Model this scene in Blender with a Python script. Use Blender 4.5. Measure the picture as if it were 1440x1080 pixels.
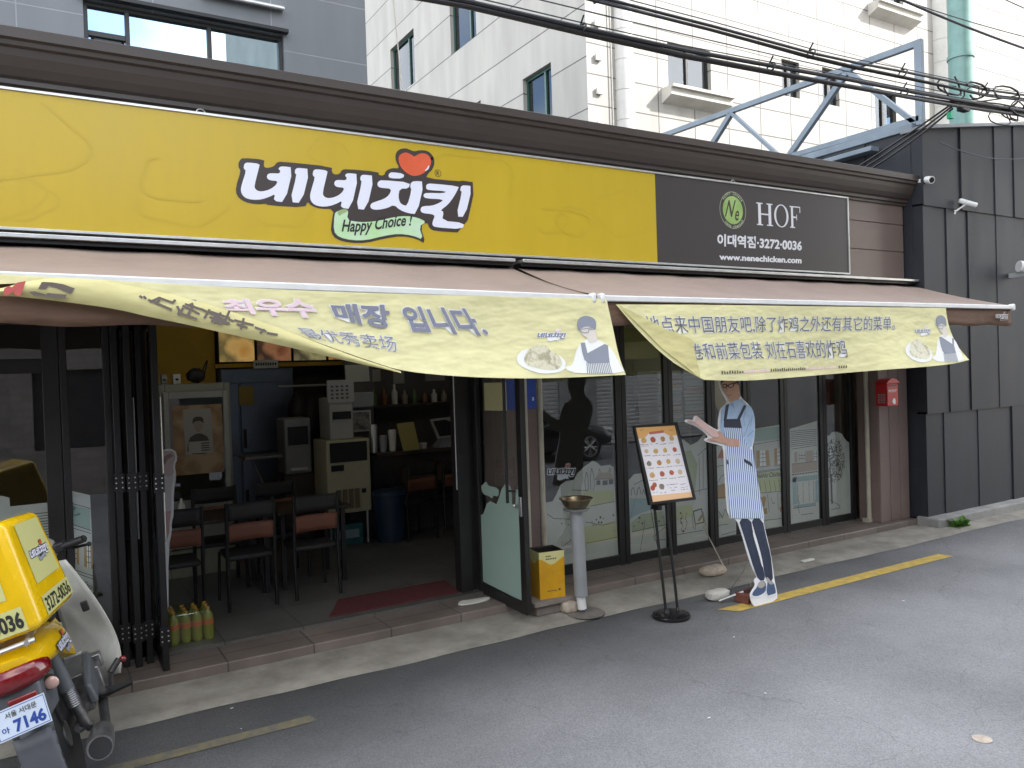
import bpy, math, random
from mathutils import Vector, Matrix
R = math.radians
scene = bpy.context.scene
for o in list(bpy.data.objects): bpy.data.objects.remove(o)
COL = scene.collection

# ------------------------------------------------------------------ camera
cam = bpy.data.objects.new("camera", bpy.data.cameras.new("camera"))
COL.objects.link(cam)
cam.data.sensor_width = 36.0
cam.data.lens = 36.0 * 1122.0 / 1440.0
cam.data.clip_end = 600.0
# rows: world axes X (along the shop front), Y (into the shop), Z (up) seen from the camera (right, down, forward)
CR = ((0.85630597, -0.03673162, 0.51516102), (-0.51541494, 0.00291355, 0.85693579), (-0.03297759, -0.99932092, -0.01643714))
cam.matrix_world = Matrix(((CR[0][0], -CR[0][1], -CR[0][2], 0.0), (CR[1][0], -CR[1][1], -CR[1][2], 0.0),
                           (CR[2][0], -CR[2][1], -CR[2][2], 2.1), (0, 0, 0, 1)))
scene.camera = cam

# ------------------------------------------------------------------ sky and sun
SUN_EL, SUN_AZ = R(36), R(131)         # azimuth clockwise from +Y: the sun stands to the right, behind the viewer
w = bpy.data.worlds.new("World"); scene.world = w; w.use_nodes = True
nt = w.node_tree; nt.nodes.clear()
sky = nt.nodes.new("ShaderNodeTexSky"); sky.sky_type = 'NISHITA'; sky.sun_disc = False
sky.sun_elevation = SUN_EL; sky.sun_rotation = SUN_AZ
tc = nt.nodes.new("ShaderNodeTexCoord")
cl = nt.nodes.new("ShaderNodeTexNoise"); cl.inputs["Scale"].default_value = 2.2; cl.inputs["Detail"].default_value = 6
cr_ = nt.nodes.new("ShaderNodeValToRGB"); cr_.color_ramp.elements[0].position = .42; cr_.color_ramp.elements[1].position = .62
mx = nt.nodes.new("ShaderNodeMix"); mx.data_type = 'RGBA'
mx.inputs[7].default_value = (8.5, 8.4, 8.2, 1)
bg = nt.nodes.new("ShaderNodeBackground"); bg.inputs[1].default_value = 0.15
wo = nt.nodes.new("ShaderNodeOutputWorld")
nt.links.new(tc.outputs["Generated"], cl.inputs["Vector"]); nt.links.new(cl.outputs["Fac"], cr_.inputs[0])
nt.links.new(cr_.outputs[0], mx.inputs[0]); nt.links.new(sky.outputs[0], mx.inputs[6])
nt.links.new(mx.outputs[2], bg.inputs[0]); nt.links.new(bg.outputs[0], wo.inputs[0])
sl = bpy.data.lights.new("sun", 'SUN'); sl.energy = 2.0; sl.angle = R(0.5); sl.color = (1, .96, .9)
so = bpy.data.objects.new("sun", sl); COL.objects.link(so)
sd = Vector((math.sin(SUN_AZ) * math.cos(SUN_EL), math.cos(SUN_AZ) * math.cos(SUN_EL), math.sin(SUN_EL)))
so.rotation_euler = sd.to_track_quat('Z', 'Y').to_euler(); so.location = (20, -30, 40)
vs = scene.view_settings; scene.display_settings.display_device = 'sRGB'
vs.view_transform = 'Standard'; vs.look = 'None'; vs.gamma = 1; vs.use_curve_mapping = False
vs.exposure = 1.85
scene.cycles.max_bounces = 8
scene.cycles.use_denoising = True

# ------------------------------------------------------------------ helpers
ORG = {}
def thing(name, label, cat, loc=(0, 0, 0), rot=(0, 0, 0), group=None):
    o = bpy.data.objects.new(name, None); COL.objects.link(o)
    o.empty_display_size = .1
    o.location = loc; o.rotation_euler = rot; ORG[o] = Vector(loc)
    o['label'] = label; o['category'] = cat
    if group: o['group'] = group
    return o
def tag(o, label=None, cat=None, group=None, kind=None):
    if label: o['label'] = label
    if cat: o['category'] = cat
    if group: o['group'] = group
    if kind: o['kind'] = kind
    return o
def copy_tree(o, parent=None):
    c = o.copy(); COL.objects.link(c); c.parent = parent
    for ch in o.children: copy_tree(ch, c)
    return c
class MB:
    def __init__(s): s.v = []; s.f = []; s.m = []; s.mats = []
    def mi(s, m):
        if m not in s.mats: s.mats.append(m)
        return s.mats.index(m)
    def add(s, vs_, fs, m=None):
        b = len(s.v); s.v += [tuple(p) for p in vs_]
        k = s.mi(m) if m else 0
        for f in fs: s.f.append(tuple(i + b for i in f)); s.m.append(k)
    def poly(s, pts, m=None): s.add(pts, [tuple(range(len(pts)))], m)
    def box(s, x0, x1, y0, y1, z0, z1, m=None):
        s.add([(x, y, z) for z in (z0, z1) for y in (y0, y1) for x in (x0, x1)],
              [(0, 2, 3, 1), (4, 5, 7, 6), (0, 1, 5, 4), (2, 6, 7, 3), (0, 4, 6, 2), (1, 3, 7, 5)], m)
    def hexa(s, p, m=None):            # 8 corners, order as box
        s.add(p, [(0, 2, 3, 1), (4, 5, 7, 6), (0, 1, 5, 4), (2, 6, 7, 3), (0, 4, 6, 2), (1, 3, 7, 5)], m)
    def prism(s, pts, off, m=None):    # polygon pulled along off
        n = len(pts); off = Vector(off); P = [Vector(p) for p in pts]
        s.add(P + [p + off for p in P], [tuple(range(n)), tuple(range(2 * n - 1, n - 1, -1))] +
              [(i, i + n, (i + 1) % n + n, (i + 1) % n) for i in range(n)], m)
    def tube(s, pts, r, n=8, m=None, caps=True):
        P = [Vector(p) for p in pts]; k = len(P)
        rs = r if isinstance(r, (list, tuple)) else [r] * k
        d0 = (P[1] - P[0]).normalized()
        up = Vector((0, 0, 1)) if abs(d0.z) < .9 else Vector((1, 0, 0))
        a = d0.cross(up).normalized(); vs_ = []
        for i in range(k):
            d = (P[min(i + 1, k - 1)] - P[max(i - 1, 0)]).normalized()
            a = (a - d * a.dot(d)).normalized(); b = d.cross(a)
            for j in range(n):
                t = 2 * math.pi * j / n
                vs_.append(P[i] + (a * math.cos(t) + b * math.sin(t)) * rs[i])
        fs = [(i * n + j, i * n + (j + 1) % n, (i + 1) * n + (j + 1) % n, (i + 1) * n + j) for i in range(k - 1) for j in range(n)]
        if caps: fs += [tuple(range(n - 1, -1, -1)), tuple(range((k - 1) * n, k * n))]
        s.add(vs_, fs, m)
    def lathe(s, c, prof, n=24, m=None, axis='z'):
        vs_ = []
        for r, h in prof:
            for j in range(n):
                t = 2 * math.pi * j / n; a, b = r * math.cos(t), r * math.sin(t)
                vs_.append((c[0] + a, c[1] + b, c[2] + h) if axis == 'z' else
                           (c[0] + h, c[1] + a, c[2] + b) if axis == 'x' else (c[0] + b, c[1] + h, c[2] + a))
        k = len(prof)
        fs = [(i * n + j, i * n + (j + 1) % n, (i + 1) * n + (j + 1) % n, (i + 1) * n + j) for i in range(k - 1) for j in range(n)]
        fs += [tuple(range(n - 1, -1, -1)), tuple(range((k - 1) * n, k * n))]
        s.add(vs_, fs, m)
    def ball(s, c, r, n=12, m=None, sq=(1, 1, 1), jit=0, seed=0):
        rg = random.Random(seed); vs_ = []; k = max(4, n // 2)
        for i in range(k + 1):
            ph = math.pi * i / k
            for j in range(n):
                t = 2 * math.pi * j / n; q = r * (1 + rg.uniform(-jit, jit))
                vs_.append((c[0] + q * sq[0] * math.sin(ph) * math.cos(t), c[1] + q * sq[1] * math.sin(ph) * math.sin(t), c[2] + q * sq[2] * math.cos(ph)))
        s.add(vs_, [(i * n + j, (i + 1) * n + j, (i + 1) * n + (j + 1) % n, i * n + (j + 1) % n) for i in range(k) for j in range(n)], m)
    def grid(s, fn, nu, nv, m=None):
        vs_ = [fn(i / nu, j / nv) for i in range(nu + 1) for j in range(nv + 1)]
        s.add(vs_, [(i * (nv + 1) + j, (i + 1) * (nv + 1) + j, (i + 1) * (nv + 1) + j + 1, i * (nv + 1) + j + 1) for i in range(nu) for j in range(nv)], m)
    def out(s, name, mat=None, parent=None, smooth=False, bevel=0, local=False, seg=2, sub=0, solid=0, sharp=40):
        me = bpy.data.meshes.new(name)
        if not s.v: raise ValueError("empty " + name)
        if local or (parent is None and local is None): org = Vector((0, 0, 0))
        elif parent is not None: org = ORG[parent]
        else:
            xs, ys, zs = zip(*s.v); org = Vector(((min(xs) + max(xs)) / 2, (min(ys) + max(ys)) / 2, min(zs)))
        me.from_pydata([tuple(Vector(p) - org) for p in s.v], [], s.f)
        for m_ in (s.mats or [mat]): me.materials.append(m_)
        if s.mats:
            me.polygons.foreach_set("material_index", s.m)
        me.update()
        if smooth:
            me.polygons.foreach_set("use_smooth", [True] * len(me.polygons))
            me.set_sharp_from_angle(angle=R(sharp))
        o = bpy.data.objects.new(name, me); COL.objects.link(o)
        if parent is not None: o.parent = parent; ORG[o] = org
        else: o.location = org; ORG[o] = org
        if solid:
            md = o.modifiers.new("solid", 'SOLIDIFY'); md.thickness = solid; md.offset = 0
        if sub:
            md = o.modifiers.new("sub", 'SUBSURF'); md.levels = md.render_levels = sub
        if bevel:
            md = o.modifiers.new("bevel", 'BEVEL'); md.width = bevel; md.segments = seg; md.limit_method = 'ANGLE'; md.angle_limit = R(35)
            me.polygons.foreach_set("use_smooth", [True] * len(me.polygons)); me.set_sharp_from_angle(angle=R(35 if not smooth else sharp))
            md.harden_normals = False
        return o
def cha(P, n=1, closed=True):
    for _ in range(n):
        Q = []
        for i in range(len(P) if closed else len(P) - 1):
            a, b = P[i], P[(i + 1) % len(P)]
            Q += [tuple(.75 * p + .25 * q for p, q in zip(a, b)), tuple(.25 * p + .75 * q for p, q in zip(a, b))]
        P = Q if closed else [P[0]] + Q + [P[-1]]
    return P
def ribbon(P, wd):                      # 2D polyline to thin quads
    out = []
    for a, b in zip(P[:-1], P[1:]):
        dx, dy = b[0] - a[0], b[1] - a[1]; l = math.hypot(dx, dy) or 1
        nx, ny = -dy / l * wd / 2, dx / l * wd / 2; ex, ey = dx / l * wd * .3, dy / l * wd * .3
        out.append([(a[0] + nx - ex, a[1] + ny - ey), (b[0] + nx + ex, b[1] + ny + ey), (b[0] - nx + ex, b[1] - ny + ey), (a[0] - nx - ex, a[1] - ny - ey)])
    return out
def strip2d(P, wd):                     # 2D polyline to one clean strip: (left points, right points)
    A, B = [], []
    for i in range(len(P)):
        a, b = P[max(0, i - 1)], P[min(len(P) - 1, i + 1)]; dx, dy = b[0] - a[0], b[1] - a[1]; l = math.hypot(dx, dy) or 1
        A.append((P[i][0] - dy / l * wd / 2, P[i][1] + dx / l * wd / 2)); B.append((P[i][0] + dy / l * wd / 2, P[i][1] - dx / l * wd / 2))
    return A, B
def disc(c, r, n=20, ry=None):
    ry = ry or r
    return [(c[0] + r * math.cos(2 * math.pi * i / n), c[1] + ry * math.sin(2 * math.pi * i / n)) for i in range(n)]
def lerp(a, b, t): return tuple(p + (q - p) * t for p, q in zip(a, b))
def bil(q, u, v):                       # q = TL, TR, BR, BL; v upwards
    return lerp(lerp(q[3], q[2], u), lerp(q[0], q[1], u), v)
def interp(P, x):
    if x <= P[0][0]:
        a, b = P[0], P[1]
    elif x >= P[-1][0]:
        a, b = P[-2], P[-1]
    else:
        for a, b in zip(P[:-1], P[1:]):
            if a[0] <= x <= b[0]: break
    return a[1] + (b[1] - a[1]) * (x - a[0]) / ((b[0] - a[0]) or 1)
_tc = {}
def text2d(body, bold=0.0, shear=0.0, halo=None):  # letter shapes in a unit box: (verts, faces, width / height)
    k = (body, bold, shear, halo)
    if k in _tc: return _tc[k]
    if halo is not None:                # same letters grown outwards, kept in the frame of the thinner ones
        a, b = raw_text(body, bold, shear), raw_text(body, halo, shear); vs_, fs = a; ref = b[0]
    else: vs_, fs = raw_text(body, bold, shear); ref = vs_
    x0, x1 = min(v[0] for v in ref), max(v[0] for v in ref); y0, y1 = min(v[1] for v in ref), max(v[1] for v in ref)
    r = ([((x - x0) / (x1 - x0), (y - y0) / (y1 - y0)) for x, y in vs_], fs, (x1 - x0) / (y1 - y0))
    _tc[k] = r; return r
def raw_text(body, bold, shear):
    cu = bpy.data.curves.new("lettering", 'FONT'); cu.body = body; cu.size = 1; cu.offset = bold; cu.shear = shear
    cu.resolution_u = 3; cu.fill_mode = 'BOTH'
    o = bpy.data.objects.new("lettering", cu); COL.objects.link(o)
    dg = bpy.context.evaluated_depsgraph_get()
    me = bpy.data.meshes.new_from_object(o.evaluated_get(dg))
    vs_ = [tuple(v.co)[:2] for v in me.vertices]; fs = [tuple(p.vertices) for p in me.polygons]
    bpy.data.objects.remove(o); bpy.data.curves.remove(cu); bpy.data.meshes.remove(me)
    return vs_, fs

# ------------------------------------------------------------------ materials
def base(name):
    m = bpy.data.materials.new(name); m.use_nodes = True
    return m, m.node_tree, m.node_tree.nodes["Principled BSDF"]
def N(t, kind, **kw):
    n = t.nodes.new(kind)
    for k, v in kw.items():
        if k in n.inputs.keys(): n.inputs[k].default_value = v
        else: setattr(n, k, v)
    return n
def mat(name, c, rough=.6, metal=0, var=0.0, sc=4.0, bump=0.0, bsc=60.0, c2=None, coat=0.0, emit=None, stretch=None, wear=0.0):
    m, t, b = base(name)
    b.inputs["Roughness"].default_value = rough; b.inputs["Metallic"].default_value = metal
    b.inputs["Base Color"].default_value = (*c, 1)
    if coat: b.inputs["Coat Weight"].default_value = coat; b.inputs["Coat Roughness"].default_value = .08
    if emit: b.inputs["Emission Color"].default_value = (*c, 1); b.inputs["Emission Strength"].default_value = emit
    co = N(t, "ShaderNodeTexCoord"); src = co.outputs["Object"]
    if stretch:
        mp = N(t, "ShaderNodeMapping"); mp.inputs["Scale"].default_value = stretch; t.links.new(src, mp.inputs[0]); src = mp.outputs[0]
    if var or c2:
        n1 = N(t, "ShaderNodeTexNoise", Scale=sc, Detail=6.0, Roughness=.65); t.links.new(src, n1.inputs["Vector"])
        rp = N(t, "ShaderNodeValToRGB"); rp.color_ramp.elements[0].position = .32; rp.color_ramp.elements[1].position = .7
        d = c2 or tuple(x * (1 - var) for x in c); e = c if c2 else tuple(min(1, x * (1 + var * .6)) for x in c)
        rp.color_ramp.elements[0].color = (*d, 1); rp.color_ramp.elements[1].color = (*e, 1)
        t.links.new(n1.outputs["Fac"], rp.inputs[0]); t.links.new(rp.outputs[0], b.inputs["Base Color"])
        mr = N(t, "ShaderNodeMapRange"); mr.inputs[3].default_value = max(.02, rough - .12); mr.inputs[4].default_value = min(1, rough + .12)
        t.links.new(n1.outputs["Fac"], mr.inputs[0]); t.links.new(mr.outputs[0], b.inputs["Roughness"])
    if bump:
        n2 = N(t, "ShaderNodeTexNoise", Scale=bsc, Detail=3.0); t.links.new(src, n2.inputs["Vector"])
        bp = N(t, "ShaderNodeBump"); bp.inputs["Strength"].default_value = bump; bp.inputs["Distance"].default_value = .01
        t.links.new(n2.outputs["Fac"], bp.inputs["Height"]); t.links.new(bp.outputs[0], b.inputs["Normal"])
    return m
def glass(name, ior=1.5, tint=(.86, .9, .88), rough=0.0, mirror=None, gcol=(.95, .97, 1)):
    m, t, b = base(name); t.nodes.remove(b)
    tr = N(t, "ShaderNodeBsdfTransparent"); tr.inputs[0].default_value = (*tint, 1)
    gl = N(t, "ShaderNodeBsdfGlossy"); gl.inputs["Roughness"].default_value = rough; gl.inputs[0].default_value = (*gcol, 1)
    fr = N(t, "ShaderNodeFresnel"); fr.inputs[0].default_value = ior
    ms = N(t, "ShaderNodeMixShader")
    if mirror is None:                   # only the outer face of the pane mirrors; the ray leaving it goes straight on
        ge = N(t, "ShaderNodeNewGeometry"); iv = N(t, "ShaderNodeMath", operation='SUBTRACT'); iv.inputs[0].default_value = 1
        t.links.new(ge.outputs["Backfacing"], iv.inputs[1]); mu = N(t, "ShaderNodeMath", operation='MULTIPLY')
        t.links.new(fr.outputs[0], mu.inputs[0]); t.links.new(iv.outputs[0], mu.inputs[1]); t.links.new(mu.outputs[0], ms.inputs[0])
    else: ms.inputs[0].default_value = mirror
    t.links.new(tr.outputs[0], ms.inputs[1]); t.links.new(gl.outputs[0], ms.inputs[2])
    t.links.new(ms.outputs[0], t.nodes["Material Output"].inputs[0])
    return m
def cloth(name, c, trans=.35):
    m, t, b = base(name)
    b.inputs["Base Color"].default_value = (*c, 1); b.inputs["Roughness"].default_value = .75
    tl = N(t, "ShaderNodeBsdfTranslucent"); tl.inputs[0].default_value = (*c, 1)
    ms = N(t, "ShaderNodeMixShader"); ms.inputs[0].default_value = trans
    co = N(t, "ShaderNodeTexCoord"); n2 = N(t, "ShaderNodeTexNoise", Scale=3.0, Detail=2.0)
    n3 = N(t, "ShaderNodeTexNoise", Scale=1.6, Detail=7.0, Roughness=.7); t.links.new(co.outputs["Object"], n3.inputs["Vector"])
    rp = N(t, "ShaderNodeValToRGB"); rp.color_ramp.elements[0].position = .3; rp.color_ramp.elements[1].position = .6
    rp.color_ramp.elements[0].color = (*[x * .84 for x in c], 1); rp.color_ramp.elements[1].color = (*c, 1)
    t.links.new(n3.outputs["Fac"], rp.inputs[0]); t.links.new(rp.outputs[0], b.inputs["Base Color"]); t.links.new(rp.outputs[0], tl.inputs[0])
    mp = N(t, "ShaderNodeMapping"); mp.inputs["Scale"].default_value = (1.2, 1, 3.2); mp.inputs["Rotation"].default_value = (0, .5, 0)
    t.links.new(co.outputs["Object"], mp.inputs[0]); t.links.new(mp.outputs[0], n2.inputs["Vector"])
    bp = N(t, "ShaderNodeBump"); bp.inputs["Strength"].default_value = .5; bp.inputs["Distance"].default_value = .04
    t.links.new(n2.outputs["Fac"], bp.inputs["Height"]); t.links.new(bp.outputs[0], b.inputs["Normal"]); t.links.new(bp.outputs[0], tl.inputs["Normal"])
    t.links.new(b.outputs[0], ms.inputs[1]); t.links.new(tl.outputs[0], ms.inputs[2])
    t.links.new(ms.outputs[0], t.nodes["Material Output"].inputs[0])
    return m
def m_asphalt():
    m, t, b = base("asphalt"); co = N(t, "ShaderNodeTexCoord")
    n1 = N(t, "ShaderNodeTexNoise", Scale=.55, Detail=7.0, Roughness=.6); n2 = N(t, "ShaderNodeTexVoronoi", Scale=150.0); n3 = N(t, "ShaderNodeTexNoise", Scale=260.0, Detail=2.0)
    n4 = N(t, "ShaderNodeTexVoronoi", Scale=14.0)
    for n in (n1, n2, n3, n4): t.links.new(co.outputs["Object"], n.inputs["Vector"])
    r1 = N(t, "ShaderNodeValToRGB"); e = r1.color_ramp.elements
    e[0].position = .3; e[0].color = (.165, .165, .167, 1); e[1].position = .72; e[1].color = (.27, .27, .272, 1)
    t.links.new(n1.outputs["Fac"], r1.inputs[0])
    r2 = N(t, "ShaderNodeValToRGB"); r2.color_ramp.elements[0].position = .25; r2.color_ramp.elements[0].color = (.83, .83, .83, 1); r2.color_ramp.elements[1].position = .75; r2.color_ramp.elements[1].color = (1.18, 1.17, 1.16, 1)
    t.links.new(n2.outputs["Color"], r2.inputs[0])
    mu = N(t, "ShaderNodeMix", data_type='RGBA', blend_type='MULTIPLY'); mu.inputs[0].default_value = 1
    t.links.new(r1.outputs[0], mu.inputs[6]); t.links.new(r2.outputs[0], mu.inputs[7])
    # sparse pale grit
    r3 = N(t, "ShaderNodeValToRGB"); r3.color_ramp.elements[0].position = .03; r3.color_ramp.elements[0].color = (1, 1, 1, 1); r3.color_ramp.elements[1].position = .05; r3.color_ramp.elements[1].color = (0, 0, 0, 1)
    t.links.new(n4.outputs["Distance"], r3.inputs[0])
    m2 = N(t, "ShaderNodeMix", data_type='RGBA'); m2.inputs[7].default_value = (.33, .32, .3, 1)
    t.links.new(r3.outputs[0], m2.inputs[0]); t.links.new(mu.outputs[2], m2.inputs[6]); t.links.new(m2.outputs[2], b.inputs["Base Color"])
    # awning shade and dirt painted as a dark kerb band; web of fine cracks
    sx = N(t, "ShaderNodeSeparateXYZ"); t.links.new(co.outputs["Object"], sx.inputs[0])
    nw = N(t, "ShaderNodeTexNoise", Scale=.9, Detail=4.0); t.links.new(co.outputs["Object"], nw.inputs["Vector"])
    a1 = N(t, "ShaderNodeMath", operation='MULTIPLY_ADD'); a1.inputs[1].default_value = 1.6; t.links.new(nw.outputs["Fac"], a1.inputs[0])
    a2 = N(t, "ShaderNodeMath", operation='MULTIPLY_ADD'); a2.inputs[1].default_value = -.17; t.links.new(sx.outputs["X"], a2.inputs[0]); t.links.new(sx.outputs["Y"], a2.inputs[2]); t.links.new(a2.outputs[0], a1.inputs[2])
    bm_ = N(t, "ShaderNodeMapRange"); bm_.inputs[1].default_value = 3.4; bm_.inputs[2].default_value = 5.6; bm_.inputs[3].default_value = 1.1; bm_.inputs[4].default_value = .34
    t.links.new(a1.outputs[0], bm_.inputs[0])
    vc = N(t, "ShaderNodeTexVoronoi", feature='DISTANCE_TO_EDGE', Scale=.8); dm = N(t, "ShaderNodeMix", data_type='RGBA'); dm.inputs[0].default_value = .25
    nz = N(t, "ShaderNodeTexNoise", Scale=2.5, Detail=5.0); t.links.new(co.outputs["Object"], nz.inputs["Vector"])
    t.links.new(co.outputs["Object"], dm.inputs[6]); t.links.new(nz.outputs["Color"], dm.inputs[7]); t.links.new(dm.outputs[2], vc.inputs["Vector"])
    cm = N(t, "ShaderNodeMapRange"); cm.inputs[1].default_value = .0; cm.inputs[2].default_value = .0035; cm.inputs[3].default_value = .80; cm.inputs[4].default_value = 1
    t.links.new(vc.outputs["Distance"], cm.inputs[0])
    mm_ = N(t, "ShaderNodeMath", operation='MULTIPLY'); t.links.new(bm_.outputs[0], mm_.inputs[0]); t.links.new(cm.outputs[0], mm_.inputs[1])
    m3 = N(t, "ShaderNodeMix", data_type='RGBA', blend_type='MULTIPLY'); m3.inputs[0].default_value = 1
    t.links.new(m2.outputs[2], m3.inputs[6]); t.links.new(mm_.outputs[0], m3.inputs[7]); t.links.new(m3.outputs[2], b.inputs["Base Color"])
    b.inputs["Roughness"].default_value = .82
    bp = N(t, "ShaderNodeBump"); bp.inputs["Strength"].default_value = .55; bp.inputs["Distance"].default_value = .006
    ad = N(t, "ShaderNodeMath", operation='ADD'); t.links.new(n2.outputs["Distance"], ad.inputs[0]); t.links.new(n3.outputs["Fac"], ad.inputs[1])
    t.links.new(ad.outputs[0], bp.inputs["Height"]); t.links.new(bp.outputs[0], b.inputs["Normal"])
    return m
def m_panels(name, c, mortar, bw, rh, gap=.006, var=.12, rot=None, rough=.55, offset=0.0, stain=.18):
    m, t, b = base(name); co = N(t, "ShaderNodeTexCoord"); mp = N(t, "ShaderNodeMapping")
    if rot: mp.inputs["Rotation"].default_value = rot
    t.links.new(co.outputs["Object"], mp.inputs[0])
    br = N(t, "ShaderNodeTexBrick"); br.offset = offset; br.squash = 1
    br.inputs["Scale"].default_value = 1; br.inputs["Brick Width"].default_value = bw; br.inputs["Row Height"].default_value = rh; br.inputs["Mortar Size"].default_value = gap
    br.inputs["Color1"].default_value = (*c, 1); br.inputs["Color2"].default_value = (*[x * (1 - var) for x in c], 1); br.inputs["Mortar"].default_value = (*mortar, 1)
    t.links.new(mp.outputs[0], br.inputs["Vector"])
    n1 = N(t, "ShaderNodeTexNoise", Scale=1.3, Detail=6.0); ms_ = N(t, "ShaderNodeMapping"); ms_.inputs["Scale"].default_value = (1.6, 1.6, .35)
    t.links.new(co.outputs["Object"], ms_.inputs[0]); t.links.new(ms_.outputs[0], n1.inputs["Vector"])
    r = N(t, "ShaderNodeMapRange"); r.inputs[1].default_value = .35; r.inputs[2].default_value = .7; r.inputs[3].default_value = 1 - stain; r.inputs[4].default_value = 1.03
    t.links.new(n1.outputs["Fac"], r.inputs[0])
    mu = N(t, "ShaderNodeMix", data_type='RGBA', blend_type='MULTIPLY'); mu.inputs[0].default_value = 1
    t.links.new(br.outputs["Color"], mu.inputs[6]); t.links.new(r.outputs[0], mu.inputs[7]); t.links.new(mu.outputs[2], b.inputs["Base Color"])
    bp = N(t, "ShaderNodeBump"); bp.inputs["Strength"].default_value = .6; bp.inputs["Distance"].default_value = .006; bp.invert = True
    t.links.new(br.outputs["Fac"], bp.inputs["Height"]); t.links.new(bp.outputs[0], b.inputs["Normal"])
    b.inputs["Roughness"].default_value = rough
    return m
def m_food(name, c1, c2, c3, emit=0.0, sc=9.0):
    m, t, b = base(name); co = N(t, "ShaderNodeTexCoord")
    v = N(t, "ShaderNodeTexVoronoi", Scale=sc); n = N(t, "ShaderNodeTexNoise", Scale=sc * 1.7, Detail=5.0)
    ds = N(t, "ShaderNodeMix", data_type='RGBA'); ds.inputs[0].default_value = .12
    t.links.new(co.outputs["Object"], n.inputs["Vector"]); t.links.new(co.outputs["Object"], ds.inputs[6]); t.links.new(n.outputs["Color"], ds.inputs[7]); t.links.new(ds.outputs[2], v.inputs["Vector"])
    r = N(t, "ShaderNodeValToRGB"); e = r.color_ramp.elements; e[0].position = .1; e[0].color = (*c1, 1); e[1].position = .75; e[1].color = (*c3, 1)
    k = e.new(.42); k.color = (*c2, 1)
    t.links.new(v.outputs["Distance"], r.inputs[0]); t.links.new(r.outputs[0], b.inputs["Base Color"])
    if emit: t.links.new(r.outputs[0], b.inputs["Emission Color"]); b.inputs["Emission Strength"].default_value = emit
    b.inputs["Roughness"].default_value = .4
    return m
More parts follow.
